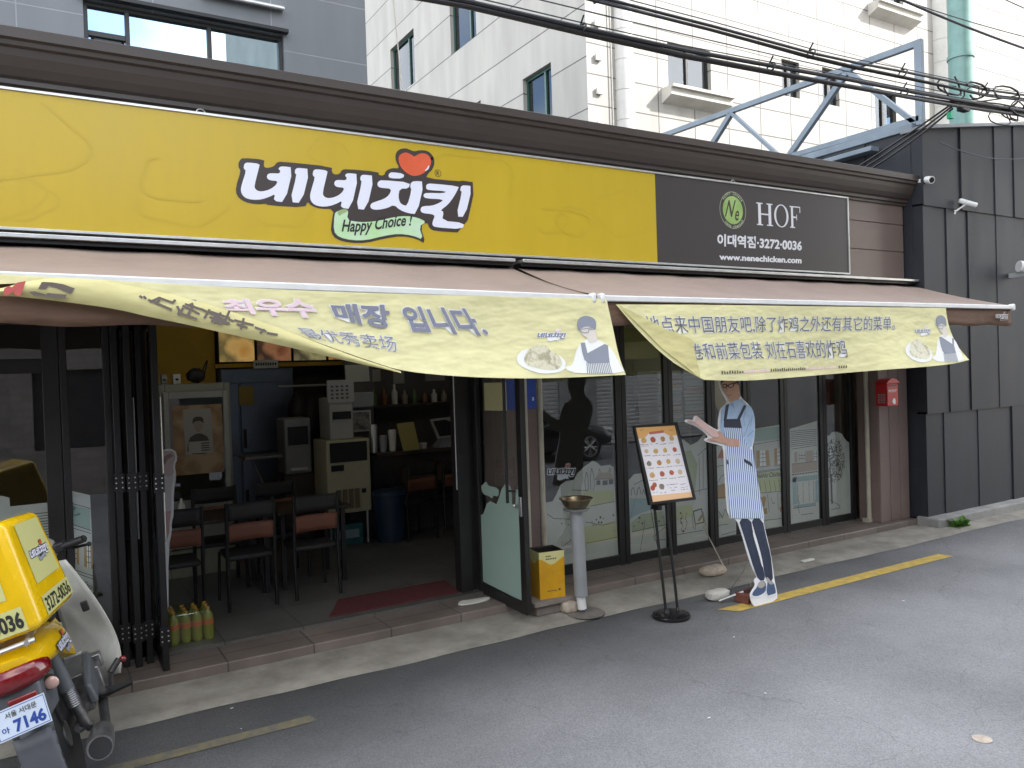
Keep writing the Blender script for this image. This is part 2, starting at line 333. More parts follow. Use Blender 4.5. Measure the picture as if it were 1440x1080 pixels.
M = dict(
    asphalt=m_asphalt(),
    concrete=mat("kerb_concrete", (.36, .335, .285), .9, c2=(.20, .185, .155), sc=3.4, bump=.7, bsc=60),
    step=m_panels("step_tile", (.22, .18, .155), (.08, .07, .065), .62, 5.0, .006, .15, rough=.5, stain=.35),
    yline=mat("road_paint", (.62, .43, .08), .8, c2=(.36, .26, .07), sc=12, bump=.4, bsc=120),
    yline2=mat("worn_road_paint", (.20, .165, .08), .85, c2=(.10, .10, .095), sc=17, bump=.4, bsc=120),
    fascia=mat("brown_panel", (.17, .125, .105), .45, var=.12, sc=2),
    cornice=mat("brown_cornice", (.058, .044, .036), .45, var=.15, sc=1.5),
    pier=mat("brown_pier", (.19, .14, .125), .5, var=.12, sc=2),
    black=mat("black_frame", (.007, .007, .007), .42, var=.3, sc=5),
    frame=mat("dark_bronze_frame", (.018, .017, .016), .42, var=.3, sc=4),
    alu=mat("aluminium", (.62, .62, .6), .35, .8, var=.15, sc=6),
    steelbar=mat("white_bar", (.75, .75, .73), .4, var=.08, sc=6),
    sign_y=mat("sign_yellow", (.53, .37, .014), .34, var=.05, sc=2.2, stretch=(1.5, 1, .25), c2=(.49, .342, .0145)),
    sign_k=mat("sign_black", (.050, .042, .040), .3),
    logo_k=mat("logo_dark", (.045, .032, .028), .4), logo_w=mat("logo_white", (.74, .75, .84), .4),
    heart=mat("heart_red", (.72, .12, .045), .35, c2=(.62, .09, .03), sc=3), ribbon=mat("ribbon_green", (.42, .66, .30), .4, c2=(.55, .72, .55), sc=4), ribbon_d=mat("ribbon_fold", (.30, .40, .17), .4),
    white=mat("white_print", (.82, .82, .83), .5), ink=mat("black_print", (.02, .02, .02), .5),
    emb_g=mat("emblem_green", (.36, .52, .17), .4, c2=(.22, .36, .08), sc=6), emb_l=mat("emblem_line", (.45, .5, .32), .4),
    awning=cloth("awning_canvas", (.35, .265, .215), .12), valance=cloth("valance_canvas", (.22, .13, .085), .3),
    banner=cloth("banner_cloth", (.97, .915, .50), .2), banner_back_shaded=cloth("banner_reverse_shaded", (.70, .64, .30), .15),  # flap's shadow put into the reverse cloth as a darker yellow
    b_grey=mat("banner_grey_ink", (.22, .23, .30), .7), b_pink=mat("banner_pink_ink", (.82, .62, .68), .7), b_white=mat("banner_white", (.85, .85, .82), .7), b_dark=mat("banner_dark_ink", (.12, .13, .19), .7), b_red=mat("banner_red_ink", (.52, .10, .09), .7), b_brown=mat("banner_brown_ink", (.13, .105, .09), .7), b_blue=mat("banner_apron_ink", (.26, .28, .33), .7), b_food=m_food("banner_food", (.62, .58, .42), (.74, .70, .52), (.42, .38, .25), 0, 14), b_skin=mat("banner_skin", (.72, .66, .58), .7),
    glass=glass("shop_glass", 2.0, (.92, .94, .93)), sky_glass=glass("coated_glass", mirror=.5, tint=(.35, .4, .42), gcol=(.74, .92, 1)), far_glass=glass("far_glass", mirror=.10, tint=(.5, .55, .58)), dim_glass=glass("tinted_glass", 1.6, (.28, .3, .3)),
    film=mat("frosted_film", (.56, .56, .53), .6, var=.05), mint=mat("mint_film", (.34, .46, .40), .55, var=.06, sc=2), f_mint=mat("print_mint", (.30, .43, .38), .6), f_green=mat("print_green", (.38, .42, .27), .6), f_blue=mat("print_blue", (.28, .40, .43), .6), f_orange=mat("print_ochre", (.42, .24, .06), .6), f_pink=mat("print_brown", (.42, .33, .27), .6), f_red=mat("print_red", (.50, .15, .10), .6), f_line=mat("print_line", (.07, .07, .065), .6), f_lite=mat("print_lime", (.50, .52, .28), .6),
    zinc=mat("zinc_sheet", (.022, .026, .034), .62, 0, c2=(.010, .012, .017), sc=1.9, stretch=(1.5, 1.5, .6), bump=.12, bsc=3), zinc2=mat("zinc_sheet_weathered", (.032, .036, .045), .62, 0, c2=(.016, .018, .024), sc=2.6, stretch=(1.5, 1.5, .6), bump=.12, bsc=3), zinc_d=mat("zinc_edge", (.02, .02, .022), .6),
    greybld=m_panels("grey_panel", (.15, .16, .17), (.24, .25, .26), 1.15, .62, .006, .05, rot=(R(90), 0, 0), rough=.4),
    granite=m_panels("granite_cladding", (.39, .372, .34), (.09, .085, .08), 1.05, .62, .014, .06, rot=(R(90), 0, 0)),
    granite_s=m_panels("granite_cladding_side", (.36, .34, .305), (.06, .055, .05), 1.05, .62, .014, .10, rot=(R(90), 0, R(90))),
    stone=mat("stone_sill", (.55, .53, .48), .7, var=.15, sc=4),
    steel_b=mat("blue_grey_steel", (.20, .245, .29), .5, .1, var=.2, sc=3), teal=mat("teal_metal", (.17, .31, .28), .4, var=.2, sc=3),
    cable=mat("cable_black", (.012, .012, .014), .5), wire=mat("wire_grey", (.05, .05, .06), .5),
    white_p=mat("white_plastic", (.72, .72, .70), .35, var=.08, sc=6), pvc=mat("grey_pvc", (.28, .29, .30), .45, var=.12, sc=5), cream=mat("cream_pipe", (.42, .39, .31), .5, var=.2, sc=4),
    rock=mat("rough_stone", (.50, .42, .34), .9, var=.3, sc=14, bump=.7, bsc=30), red=mat("postbox_red", (.50, .02, .022), .35, var=.12, sc=5), brick=mat("red_brick", (.15, .05, .035), .85, var=.3, sc=12, bump=.5),
    tin_y=mat("tin_yellow", (.70, .38, .012), .35, c2=(.58, .29, .01), sc=6), tin_p=mat("tin_pale", (.66, .62, .28), .4), tin_in=mat("tin_inside", (.05, .045, .04), .4, .6), board=mat("grey_board", (.22, .19, .165), .8, var=.25, sc=8), brass=mat("old_bowl", (.30, .24, .15), .3, .85, var=.3, sc=8),
    leaf=mat("weed_leaf", (.09, .22, .03), .5, var=.3, sc=20), paper=mat("paper", (.66, .65, .58), .7, var=.06, sc=8), ypaper=mat("yellow_paper", (.55, .52, .28), .7, var=.05), blue_s=mat("blue_sign", (.025, .075, .42), .4),
)
random.seed(4)

# ------------------------------------------------------------------ measured outlines of the printed and painted art (metres, on the plane they lie in)
WART = {
    'filmC': [(4.0845, 0.2371), (4.1079, 0.8408), (4.2128, 0.8449), (4.2536, 0.8994), (4.3091, 0.9904), (4.3757, 1.0215), (4.4684, 1.0231), (4.5108, 1.0845), (4.6075, 1.1467), (4.6976, 1.1873), (4.7452, 1.1732), (4.7989, 1.1295), (4.9109, 1.1307), (4.9594, 1.1039), (4.987, 0.1704), (4.5696, 0.1727)],
    'C_field1': [(4.5913, 0.7308), (4.6463, 0.7464), (4.9529, 0.7581), (4.9504, 0.8742), (4.7342, 0.8915), (4.5712, 0.9087)],
    'C_field2': [(4.571, 0.5574), (4.9735, 0.5562), (4.9813, 0.3915), (4.5777, 0.3806)],
    'C_roof': [(4.718, 1.004), (4.7686, 1.0634), (4.9151, 1.0574), (4.9486, 1.0093), (4.9336, 0.9883)],
    'C_house': [(4.7385, 1.0019), (4.9477, 0.987), (4.9519, 0.9134), (4.7426, 0.9294)],
    'C_wins': [[(4.7381, 0.9909), (4.7864, 0.9883), (4.7846, 0.9418), (4.7363, 0.9445)], [(4.8911, 0.9847), (4.9475, 0.9814), (4.9456, 0.9343), (4.8892, 0.9367)], [(4.8141, 0.9834), (4.8769, 0.9794), (4.875, 0.9325), (4.8122, 0.9367)]],
    'C_lines': [[(4.1443, 0.7299), (4.2192, 0.6779), (4.414, 0.6484)], [(4.4381, 0.9283), (4.6251, 0.903)], [(4.5862, 0.5994), (4.8037, 0.5385), (4.945, 0.5542)], [(4.3122, 0.3964), (4.4467, 0.4645)], [(4.5983, 0.3887), (4.9815, 0.3971)], [(4.6463, 0.7464), (4.9529, 0.7581)], [(4.6049, 0.9052), (4.5948, 0.9941), (4.6186, 1.0853), (4.637, 1.034), (4.6391, 0.9126), (4.6185, 0.9059)], [(4.6663, 0.9097), (4.6646, 1.0423), (4.6853, 1.1177), (4.7056, 1.0384), (4.7154, 0.9378), (4.6931, 0.8958)], [(4.7686, 1.0634), (4.7771, 1.1037), (4.7935, 1.0633)], [(4.894, 1.0594), (4.9067, 1.0952), (4.9222, 1.0579)], [(4.718, 1.004), (4.9477, 0.987)]],
    'C_dots': [(4.3077, 0.6184), (4.3856, 0.5976), (4.4117, 0.5889), (4.6675, 0.5892), (4.6939, 0.5637), (4.7231, 0.6044), (4.7721, 0.6205), (4.784, 0.5689), (4.7495, 0.5733), (4.8063, 0.6051), (4.9335, 0.6231), (4.6799, 0.5544), (4.714, 0.55), (4.9415, 0.4645)],
    'C_logo': [(4.1602, 1.2082), (4.4986, 1.1838), (4.487, 1.0213), (4.1541, 1.0489)],
    'filmD': [(5.0877, -0.4475), (5.1425, 0.9516), (5.2168, 1.0077), (5.3631, 1.0081), (5.4716, 0.9333), (5.6405, 0.9021), (5.6049, -0.4872)],
    'D_lake': [(5.1533, 0.7676), (5.5574, 0.7228), (5.6113, 0.6444), (5.2735, 0.5982), (5.145, 0.5574)],
    'D_green': [(5.1615, 0.5191), (5.2914, 0.5879), (5.59, 0.5879), (5.622, 0.4317), (5.1667, 0.4197)],
    'D_fence': [[(5.2898, 0.5455), (5.2989, 0.6368)], [(5.3303, 0.5483), (5.3394, 0.6389)], [(5.371, 0.5511), (5.3801, 0.641)], [(5.4119, 0.554), (5.421, 0.6431)], [(5.4531, 0.5568), (5.4622, 0.6453)], [(5.4944, 0.5597), (5.5035, 0.6474)], [(5.536, 0.5626), (5.5451, 0.6496)], [(5.5778, 0.5655), (5.5869, 0.6518)], [(5.6198, 0.5684), (5.6289, 0.6539)]],
    'D_lines': [[(5.2127, 0.9022), (5.3233, 0.9336), (5.4694, 0.8761)], [(5.1723, 0.7937), (5.1745, 0.8498), (5.2026, 0.8751), (5.2266, 0.7948)], [(5.2447, 0.7928), (5.2563, 0.8553), (5.2841, 0.8666), (5.2995, 0.794)], [(5.3178, 0.792), (5.3344, 0.84), (5.3544, 0.7881)], [(5.1669, 0.4268), (5.6223, 0.439)], [(5.6214, 0.4173), (5.4483, 0.3392), (5.4652, 0.2938), (5.6163, 0.2874)], [(5.3441, 0.5245), (5.2676, 0.2146)]],
    'D_dots': [(5.2611, 0.5136), (5.2718, 0.5548), (5.3061, 0.4937), (5.4742, 0.5226), (5.5292, 0.487), (5.5875, 0.5231), (5.1961, 0.4794)],
    'filmE': [(5.7113, -0.4777), (5.7824, 1.3266), (5.9089, 1.3101), (6.0054, 1.2438), (6.1069, 1.2733), (6.1908, 1.3419), (6.2532, 1.3676), (6.2, -0.4921)],
    'E_green': [(5.8447, 1.1754), (6.0034, 1.1921), (6.0975, 1.0357), (6.0445, 0.7134), (5.8062, 0.6952)],
    'E_greenb': [(5.7739, 0.6172), (6.0002, 0.6058), (6.0354, 0.4828), (5.7676, 0.457)],
    'E_lines': [[(6.1011, 1.1248), (6.2467, 1.2029)], [(6.12, 1.0934), (6.1148, 0.7058)], [(6.1831, 1.1479), (6.1678, 0.76)], [(6.0457, 0.743), (6.2289, 0.7536)], [(5.7522, 0.3126), (6.15, 0.3114)], [(5.839, 0.5362), (5.8568, 0.4899), (5.8258, 0.4496), (5.8632, 0.4008), (5.8321, 0.3606), (5.8695, 0.3115)], [(5.9175, 0.5267), (5.8955, 0.4704), (5.9233, 0.4226), (5.8908, 0.3529)], [(5.9961, 0.5024), (6.0099, 0.3447)], [(6.158, 0.5128), (6.1886, 0.3589)], [(6.033, 0.4236), (6.0395, 0.3334)]],
    'E_board': [(6.0075, 0.5382), (6.1392, 0.5524), (6.1735, 0.3909), (6.0316, 0.3866)],
    'E_boardin': [(6.023, 0.5259), (6.1285, 0.5387), (6.1578, 0.4049), (6.042, 0.3971)],
    'E_drum': [(6.0737, 0.4334), (6.1264, 0.4866), (6.1464, 0.4767), (6.1348, 0.4407), (6.0889, 0.4091)],
    'E_dots': [(5.8293, 0.5374), (5.8367, 0.4777), (5.8389, 0.4333), (5.8667, 0.3414), (5.8911, 0.3603)],
    'filmF0': [(6.3058, -0.4352), (6.3705, 1.1932), (6.4774, 1.2458), (6.6904, 1.2301), (6.6237, -0.4445)],
    'F0_oran': [(6.3865, 1.0708), (6.475, 1.1851), (6.5172, 1.1818), (6.5123, 1.0601)],
    'F0_tan': [(6.3537, 0.7708), (6.5014, 0.7862), (6.4948, 0.6188), (6.3584, 0.6264)],
    'F0_arch': [[(6.3751, 0.7838), (6.4413, 0.8683), (6.5054, 0.8851)], [(6.3587, 0.6339), (6.5165, 0.6317)], [(6.3621, 0.982), (6.5093, 0.984)], [(6.3743, 0.5021), (6.4445, 0.4175), (6.4902, 0.5036), (6.5295, 0.4224)], [(6.402, 0.4076), (6.4044, 0.4681), (6.4439, 0.4024)], [(6.3781, 0.3346), (6.5258, 0.3309)], [(6.4157, 0.2231), (6.6509, 0.2378)]],
    'filmF': [(6.9246, 0.1747), (6.9718, 1.3551), (7.4445, 1.3765), (7.4518, 1.307), (7.4467, 0.1742), (7.1181, 0.176)],
    'F_mint': [(6.9813, 1.3545), (7.4233, 1.353), (7.4375, 1.2046), (6.9851, 1.2105)],
    'F_shut': [[(7.0038, 1.1014), (7.058, 1.1038), (7.0625, 0.9278), (7.0043, 0.9195)], [(7.1549, 1.0961), (7.2041, 1.099), (7.2226, 0.9202), (7.1577, 0.922)], [(7.2973, 1.1053), (7.3532, 1.105), (7.3575, 0.9151), (7.2976, 0.9135)]],
    'F_wins': [[(7.0548, 0.9285), (7.0566, 1.0702), (7.0773, 1.1023), (7.1163, 1.1059), (7.1449, 1.0901), (7.1519, 0.9225)], [(7.3457, 0.9189), (7.3482, 1.0807), (7.3731, 1.1034), (7.4134, 1.1058), (7.4449, 1.0868), (7.4423, 0.9213)]],
    'F_wl': [[(7.1085, 1.1052), (7.1051, 0.924)], [(7.0562, 1.0607), (7.1534, 1.0582)], [(7.0564, 1.0162), (7.1536, 1.0147)], [(7.0546, 0.9717), (7.1537, 0.9685)], [(7.3993, 1.1041), (7.3978, 0.917)], [(7.3474, 1.0601), (7.4458, 1.0591)], [(7.3475, 1.0148), (7.446, 1.0135)], [(7.3477, 0.9681), (7.4462, 0.9665)], [(6.9742, 1.1777), (7.4373, 1.1977)], [(6.9715, 0.8687), (7.4441, 0.8659)], [(6.9939, 0.8532), (7.4437, 0.8549)], [(6.9925, 0.9139), (7.2262, 0.9131)], [(7.2854, 0.9078), (7.4458, 0.9072)], [(7.054, 0.6177), (7.3932, 0.6019)], [(7.1641, 0.5922), (7.1853, 0.3854)], [(7.3324, 0.5877), (7.3346, 0.3951)], [(7.2213, 0.5451), (7.2482, 0.4737), (7.2883, 0.4828)], [(7.1035, 0.3002), (7.3905, 0.285)], [(7.0434, 0.7404), (7.0543, 0.6244)], [(7.1213, 0.7434), (7.1456, 0.6187)], [(7.1998, 0.7451), (7.2242, 0.6158)], [(7.2789, 0.7441), (7.3034, 0.6114)], [(7.3586, 0.7431), (7.3834, 0.6098)]],
    'F_text': [(6.9936, 0.8464), (7.4327, 0.8325), (7.4345, 0.7771), (6.9971, 0.7882)],
    'F_awn': [(6.991, 0.7794), (7.4299, 0.7637), (7.4399, 0.6107), (7.0387, 0.622)],
    'F_brown': [[(7.0557, 0.5634), (7.1146, 0.5772), (7.143, 0.5537), (7.1095, 0.4488), (7.0605, 0.441)], [(7.0508, 0.4421), (7.1481, 0.4375), (7.1552, 0.3686), (7.0675, 0.3725)], [(7.3801, 0.5275), (7.4409, 0.5346), (7.4376, 0.452), (7.3871, 0.4509)]],
    'F_red': [(7.3617, 0.4194), (7.4428, 0.4307), (7.4443, 0.3655), (7.3676, 0.3664)],
    'filmG': [(7.5397, 0.2039), (7.5741, 1.3128), (8.0606, 1.3805), (8.0553, 0.1811), (7.5907, 0.1946)],
    'G_lines': [[(7.5873, 1.2841), (8.0457, 1.2788)], [(7.5864, 1.2619), (8.0448, 1.2575)], [(7.5855, 1.2397), (8.044, 1.2362)], [(7.5846, 1.2175), (8.0431, 1.2149)], [(7.5837, 1.1954), (8.0422, 1.1935)], [(7.5828, 1.1732), (8.0414, 1.1722)], [(7.5819, 1.151), (8.0405, 1.1509)], [(7.581, 1.1288), (8.0397, 1.1296)], [(7.5801, 1.1067), (8.0388, 1.1083)], [(7.5953, 1.0749), (8.0488, 1.089)], [(7.5985, 0.9006), (8.0475, 0.8965)], [(7.7174, 1.0232), (7.7173, 0.9181)], [(7.7695, 1.0218), (7.7695, 0.9164)], [(7.8221, 1.0217), (7.8219, 0.9132)], [(7.716, 0.9883), (7.8248, 0.9835)], [(7.7146, 0.9534), (7.8233, 0.9483)], [(7.9816, 1.023), (7.9816, 0.9164)], [(8.0355, 1.0259), (8.0353, 0.9147)], [(7.9801, 0.9876), (8.0447, 0.9866)], [(7.9787, 0.9522), (8.0432, 0.9511)], [(7.7759, 0.6597), (7.7729, 0.4278)], [(7.8817, 0.6632), (7.8785, 0.4271)], [(7.967, 0.6618), (7.9639, 0.4274)], [(7.5981, 0.3779), (7.733, 0.3761), (7.9873, 0.3678), (7.9792, 0.4328)], [(7.6971, 0.5205), (7.6747, 0.4809), (7.7041, 0.4356), (7.6749, 0.3829), (7.7052, 0.3091)], [(7.7294, 0.2851), (7.9408, 0.2807)], [(7.682, 0.6622), (7.6766, 0.4247)]],
    'G_shut': [[(7.6391, 1.0365), (7.6889, 1.0395), (7.6921, 0.9133), (7.6423, 0.9121)], [(7.8353, 1.0348), (7.967, 1.0342), (7.9702, 0.9003), (7.8384, 0.9033)]],
    'G_pink': [(7.5881, 0.8973), (8.0474, 0.8936), (8.0475, 0.7894), (7.5941, 0.7896)],
    'G_dash': [[(7.587, 0.7666), (7.62, 0.7676), (7.6205, 0.7815), (7.5875, 0.7804)], [(7.6323, 0.7662), (7.6655, 0.7673), (7.666, 0.7812), (7.6329, 0.7802)], [(7.6779, 0.7659), (7.7112, 0.767), (7.7118, 0.7809), (7.6784, 0.7799)], [(7.7237, 0.7656), (7.7572, 0.7667), (7.7577, 0.7807), (7.7242, 0.7796)], [(7.7697, 0.7653), (7.8033, 0.7663), (7.8039, 0.7804), (7.7702, 0.7793)], [(7.8159, 0.765), (7.8498, 0.766), (7.8503, 0.7801), (7.8165, 0.7791)], [(7.8624, 0.7647), (7.8964, 0.7657), (7.897, 0.7798), (7.863, 0.7788)], [(7.9091, 0.7644), (7.9433, 0.7654), (7.9439, 0.7796), (7.9097, 0.7785)], [(7.9561, 0.7641), (7.9905, 0.7651), (7.991, 0.7793), (7.9567, 0.7782)], [(8.0033, 0.7637), (8.0378, 0.7648), (8.0384, 0.779), (8.0039, 0.7779)]],
    'G_blue': [[(7.5921, 0.741), (8.0409, 0.7329), (8.0429, 0.6756), (7.6001, 0.6845)], [(7.5921, 0.741), (7.6644, 0.7409), (7.6639, 0.4191), (7.5936, 0.4202)], [(7.5995, 0.4126), (7.978, 0.4045), (7.9811, 0.3756), (7.6044, 0.3799)], [(7.9993, 0.6657), (8.0469, 0.6681), (8.0448, 0.404), (7.993, 0.4028)]],
    'filmH': [(8.2022, 0.1915), (8.2055, 1.1964), (8.2823, 1.1867), (8.3283, 1.2269), (8.4176, 1.2252), (8.5177, 1.1892), (8.55, 1.1459), (8.6162, 1.0898), (8.6526, 1.0797), (8.6485, 0.188)],
    'H_trunk': [(8.2743, 0.7179), (8.3075, 0.7147), (8.3106, 0.3522), (8.2837, 0.348), (8.2743, 0.4431)],
    'H_lines': [[(8.283, 0.6592), (8.2135, 0.5796)], [(8.2952, 0.6869), (8.3759, 0.7518)], [(8.2854, 0.7168), (8.2436, 0.7785)], [(8.2116, 0.4241), (8.4259, 0.3244), (8.4424, 0.286), (8.2899, 0.2821), (8.2784, 0.2719)], [(8.2738, 0.978), (8.2854, 0.7168)]],
    'H_crown': [(8.3583, 0.8695), (8.5494, 0.853), (8.3695, 1.1443), (8.3478, 0.6093)],
    'H_lamp': [(8.2643, 0.9614), (8.3028, 0.9828), (8.3071, 0.9246), (8.2715, 0.9204)],
    'filmL': [(-0.7164, 0.3841), (-0.6784, 1.4262), (-0.1962, 1.3775), (-0.1579, 1.3607), (-0.1565, 1.3016), (0.0851, 1.3037), (0.0702, 0.8187), (0.0481, 0.2185)],
    'L_lines': [[(-0.0802, 1.2334), (0.0826, 1.2359)], [(-0.0809, 1.2148), (0.0819, 1.217)], [(-0.0816, 1.1962), (0.0812, 1.1982)], [(-0.0823, 1.1776), (0.0805, 1.1793)], [(-0.083, 1.159), (0.0798, 1.1604)], [(-0.0836, 1.1405), (0.0791, 1.1416)], [(-0.0843, 1.1219), (0.0784, 1.1227)], [(-0.085, 1.1033), (0.0777, 1.1038)], [(-0.0857, 1.0847), (0.077, 1.085)], [(-0.0864, 1.0661), (0.0763, 1.0661)]],
    'filmM': [(0.1736, 0.7673), (0.1959, 1.3738), (0.3202, 1.3254), (0.3214, 1.0434), (0.3143, 0.6385), (0.1955, 0.659)],
    'M_mint': [(0.1936, 1.2696), (0.3151, 1.2292), (0.3127, 1.0798), (0.1902, 1.1351)],
    'M_shut': [[(0.1966, 0.9992), (0.2065, 0.9995), (0.2033, 0.8717), (0.1937, 0.8793)], [(0.2231, 0.9955), (0.2396, 0.9844), (0.236, 0.8448), (0.2197, 0.8604)], [(0.2696, 0.9626), (0.2855, 0.9735), (0.2837, 0.8198), (0.2663, 0.8313)], [(0.3088, 0.9746), (0.321, 0.9685), (0.3179, 0.8013), (0.3059, 0.812)]],
    'M_wins': [[(0.2065, 0.9995), (0.216, 1.0096), (0.2231, 0.9955), (0.2197, 0.8604), (0.2033, 0.8717)], [(0.2855, 0.9735), (0.2924, 0.9928), (0.3016, 0.9915), (0.3088, 0.9746), (0.3059, 0.812), (0.2837, 0.8198)]],
    'M_lines': [[(0.1927, 1.2871), (0.3168, 1.2334)], [(0.1905, 1.1438), (0.3141, 1.0778)], [(0.1895, 1.1178), (0.3134, 1.0577)], [(0.1918, 0.808), (0.3178, 0.7351)], [(0.1924, 0.8254), (0.3186, 0.757)], [(0.2143, 1.0054), (0.2123, 0.8677)], [(0.2969, 0.9895), (0.2944, 0.8164)], [(0.2055, 0.9718), (0.2228, 0.9649)], [(0.2049, 0.9369), (0.2222, 0.9283)], [(0.2044, 0.9021), (0.2209, 0.8926)], [(0.2842, 0.9385), (0.3087, 0.9305)], [(0.2835, 0.899), (0.308, 0.8901)], [(0.2836, 0.8595), (0.3073, 0.8497)]],
    'M_text': [(0.1998, 0.7762), (0.3165, 0.6999), (0.3149, 0.6561), (0.1983, 0.7371)]}
DOORART = {
    'door_film': [(6.4137, 0.7796), (6.2801, 0.8232), (6.2092, 0.9255), (6.1444, 0.9558), (6.0348, 0.9415), (5.995, 0.9946), (5.9417, 1.0787), (5.8793, 1.133), (5.839, 1.1466), (5.7879, 1.1192), (5.7669, 1.0923), (5.7679, 0.9719), (5.7137, 0.9742), (5.7007, 1.1078), (5.6427, 1.1142), (5.64, 0.1801), (6.4014, 0.2058)],
    'door_cloud': [(6.3088, 1.0777), (6.2615, 1.0902), (6.234, 1.1178), (6.1959, 1.1181), (6.1803, 1.089), (5.9888, 1.0878), (5.9882, 1.0255), (6.0303, 1.0085), (6.0859, 1.0164), (6.1055, 0.9813), (6.1664, 0.9984), (6.2803, 1.0036)],
    'door_corners': [(6.4013, 1.141), (5.5598, 1.2234), (5.5551, 0.0857), (6.5421, 0.1121), (6.4436, 0.1715), (5.6245, 0.1837)],
    'door_paper': [(6.1895, 2.0026), (5.806, 2.0049), (5.8033, 1.7635), (6.1896, 1.7575)]}
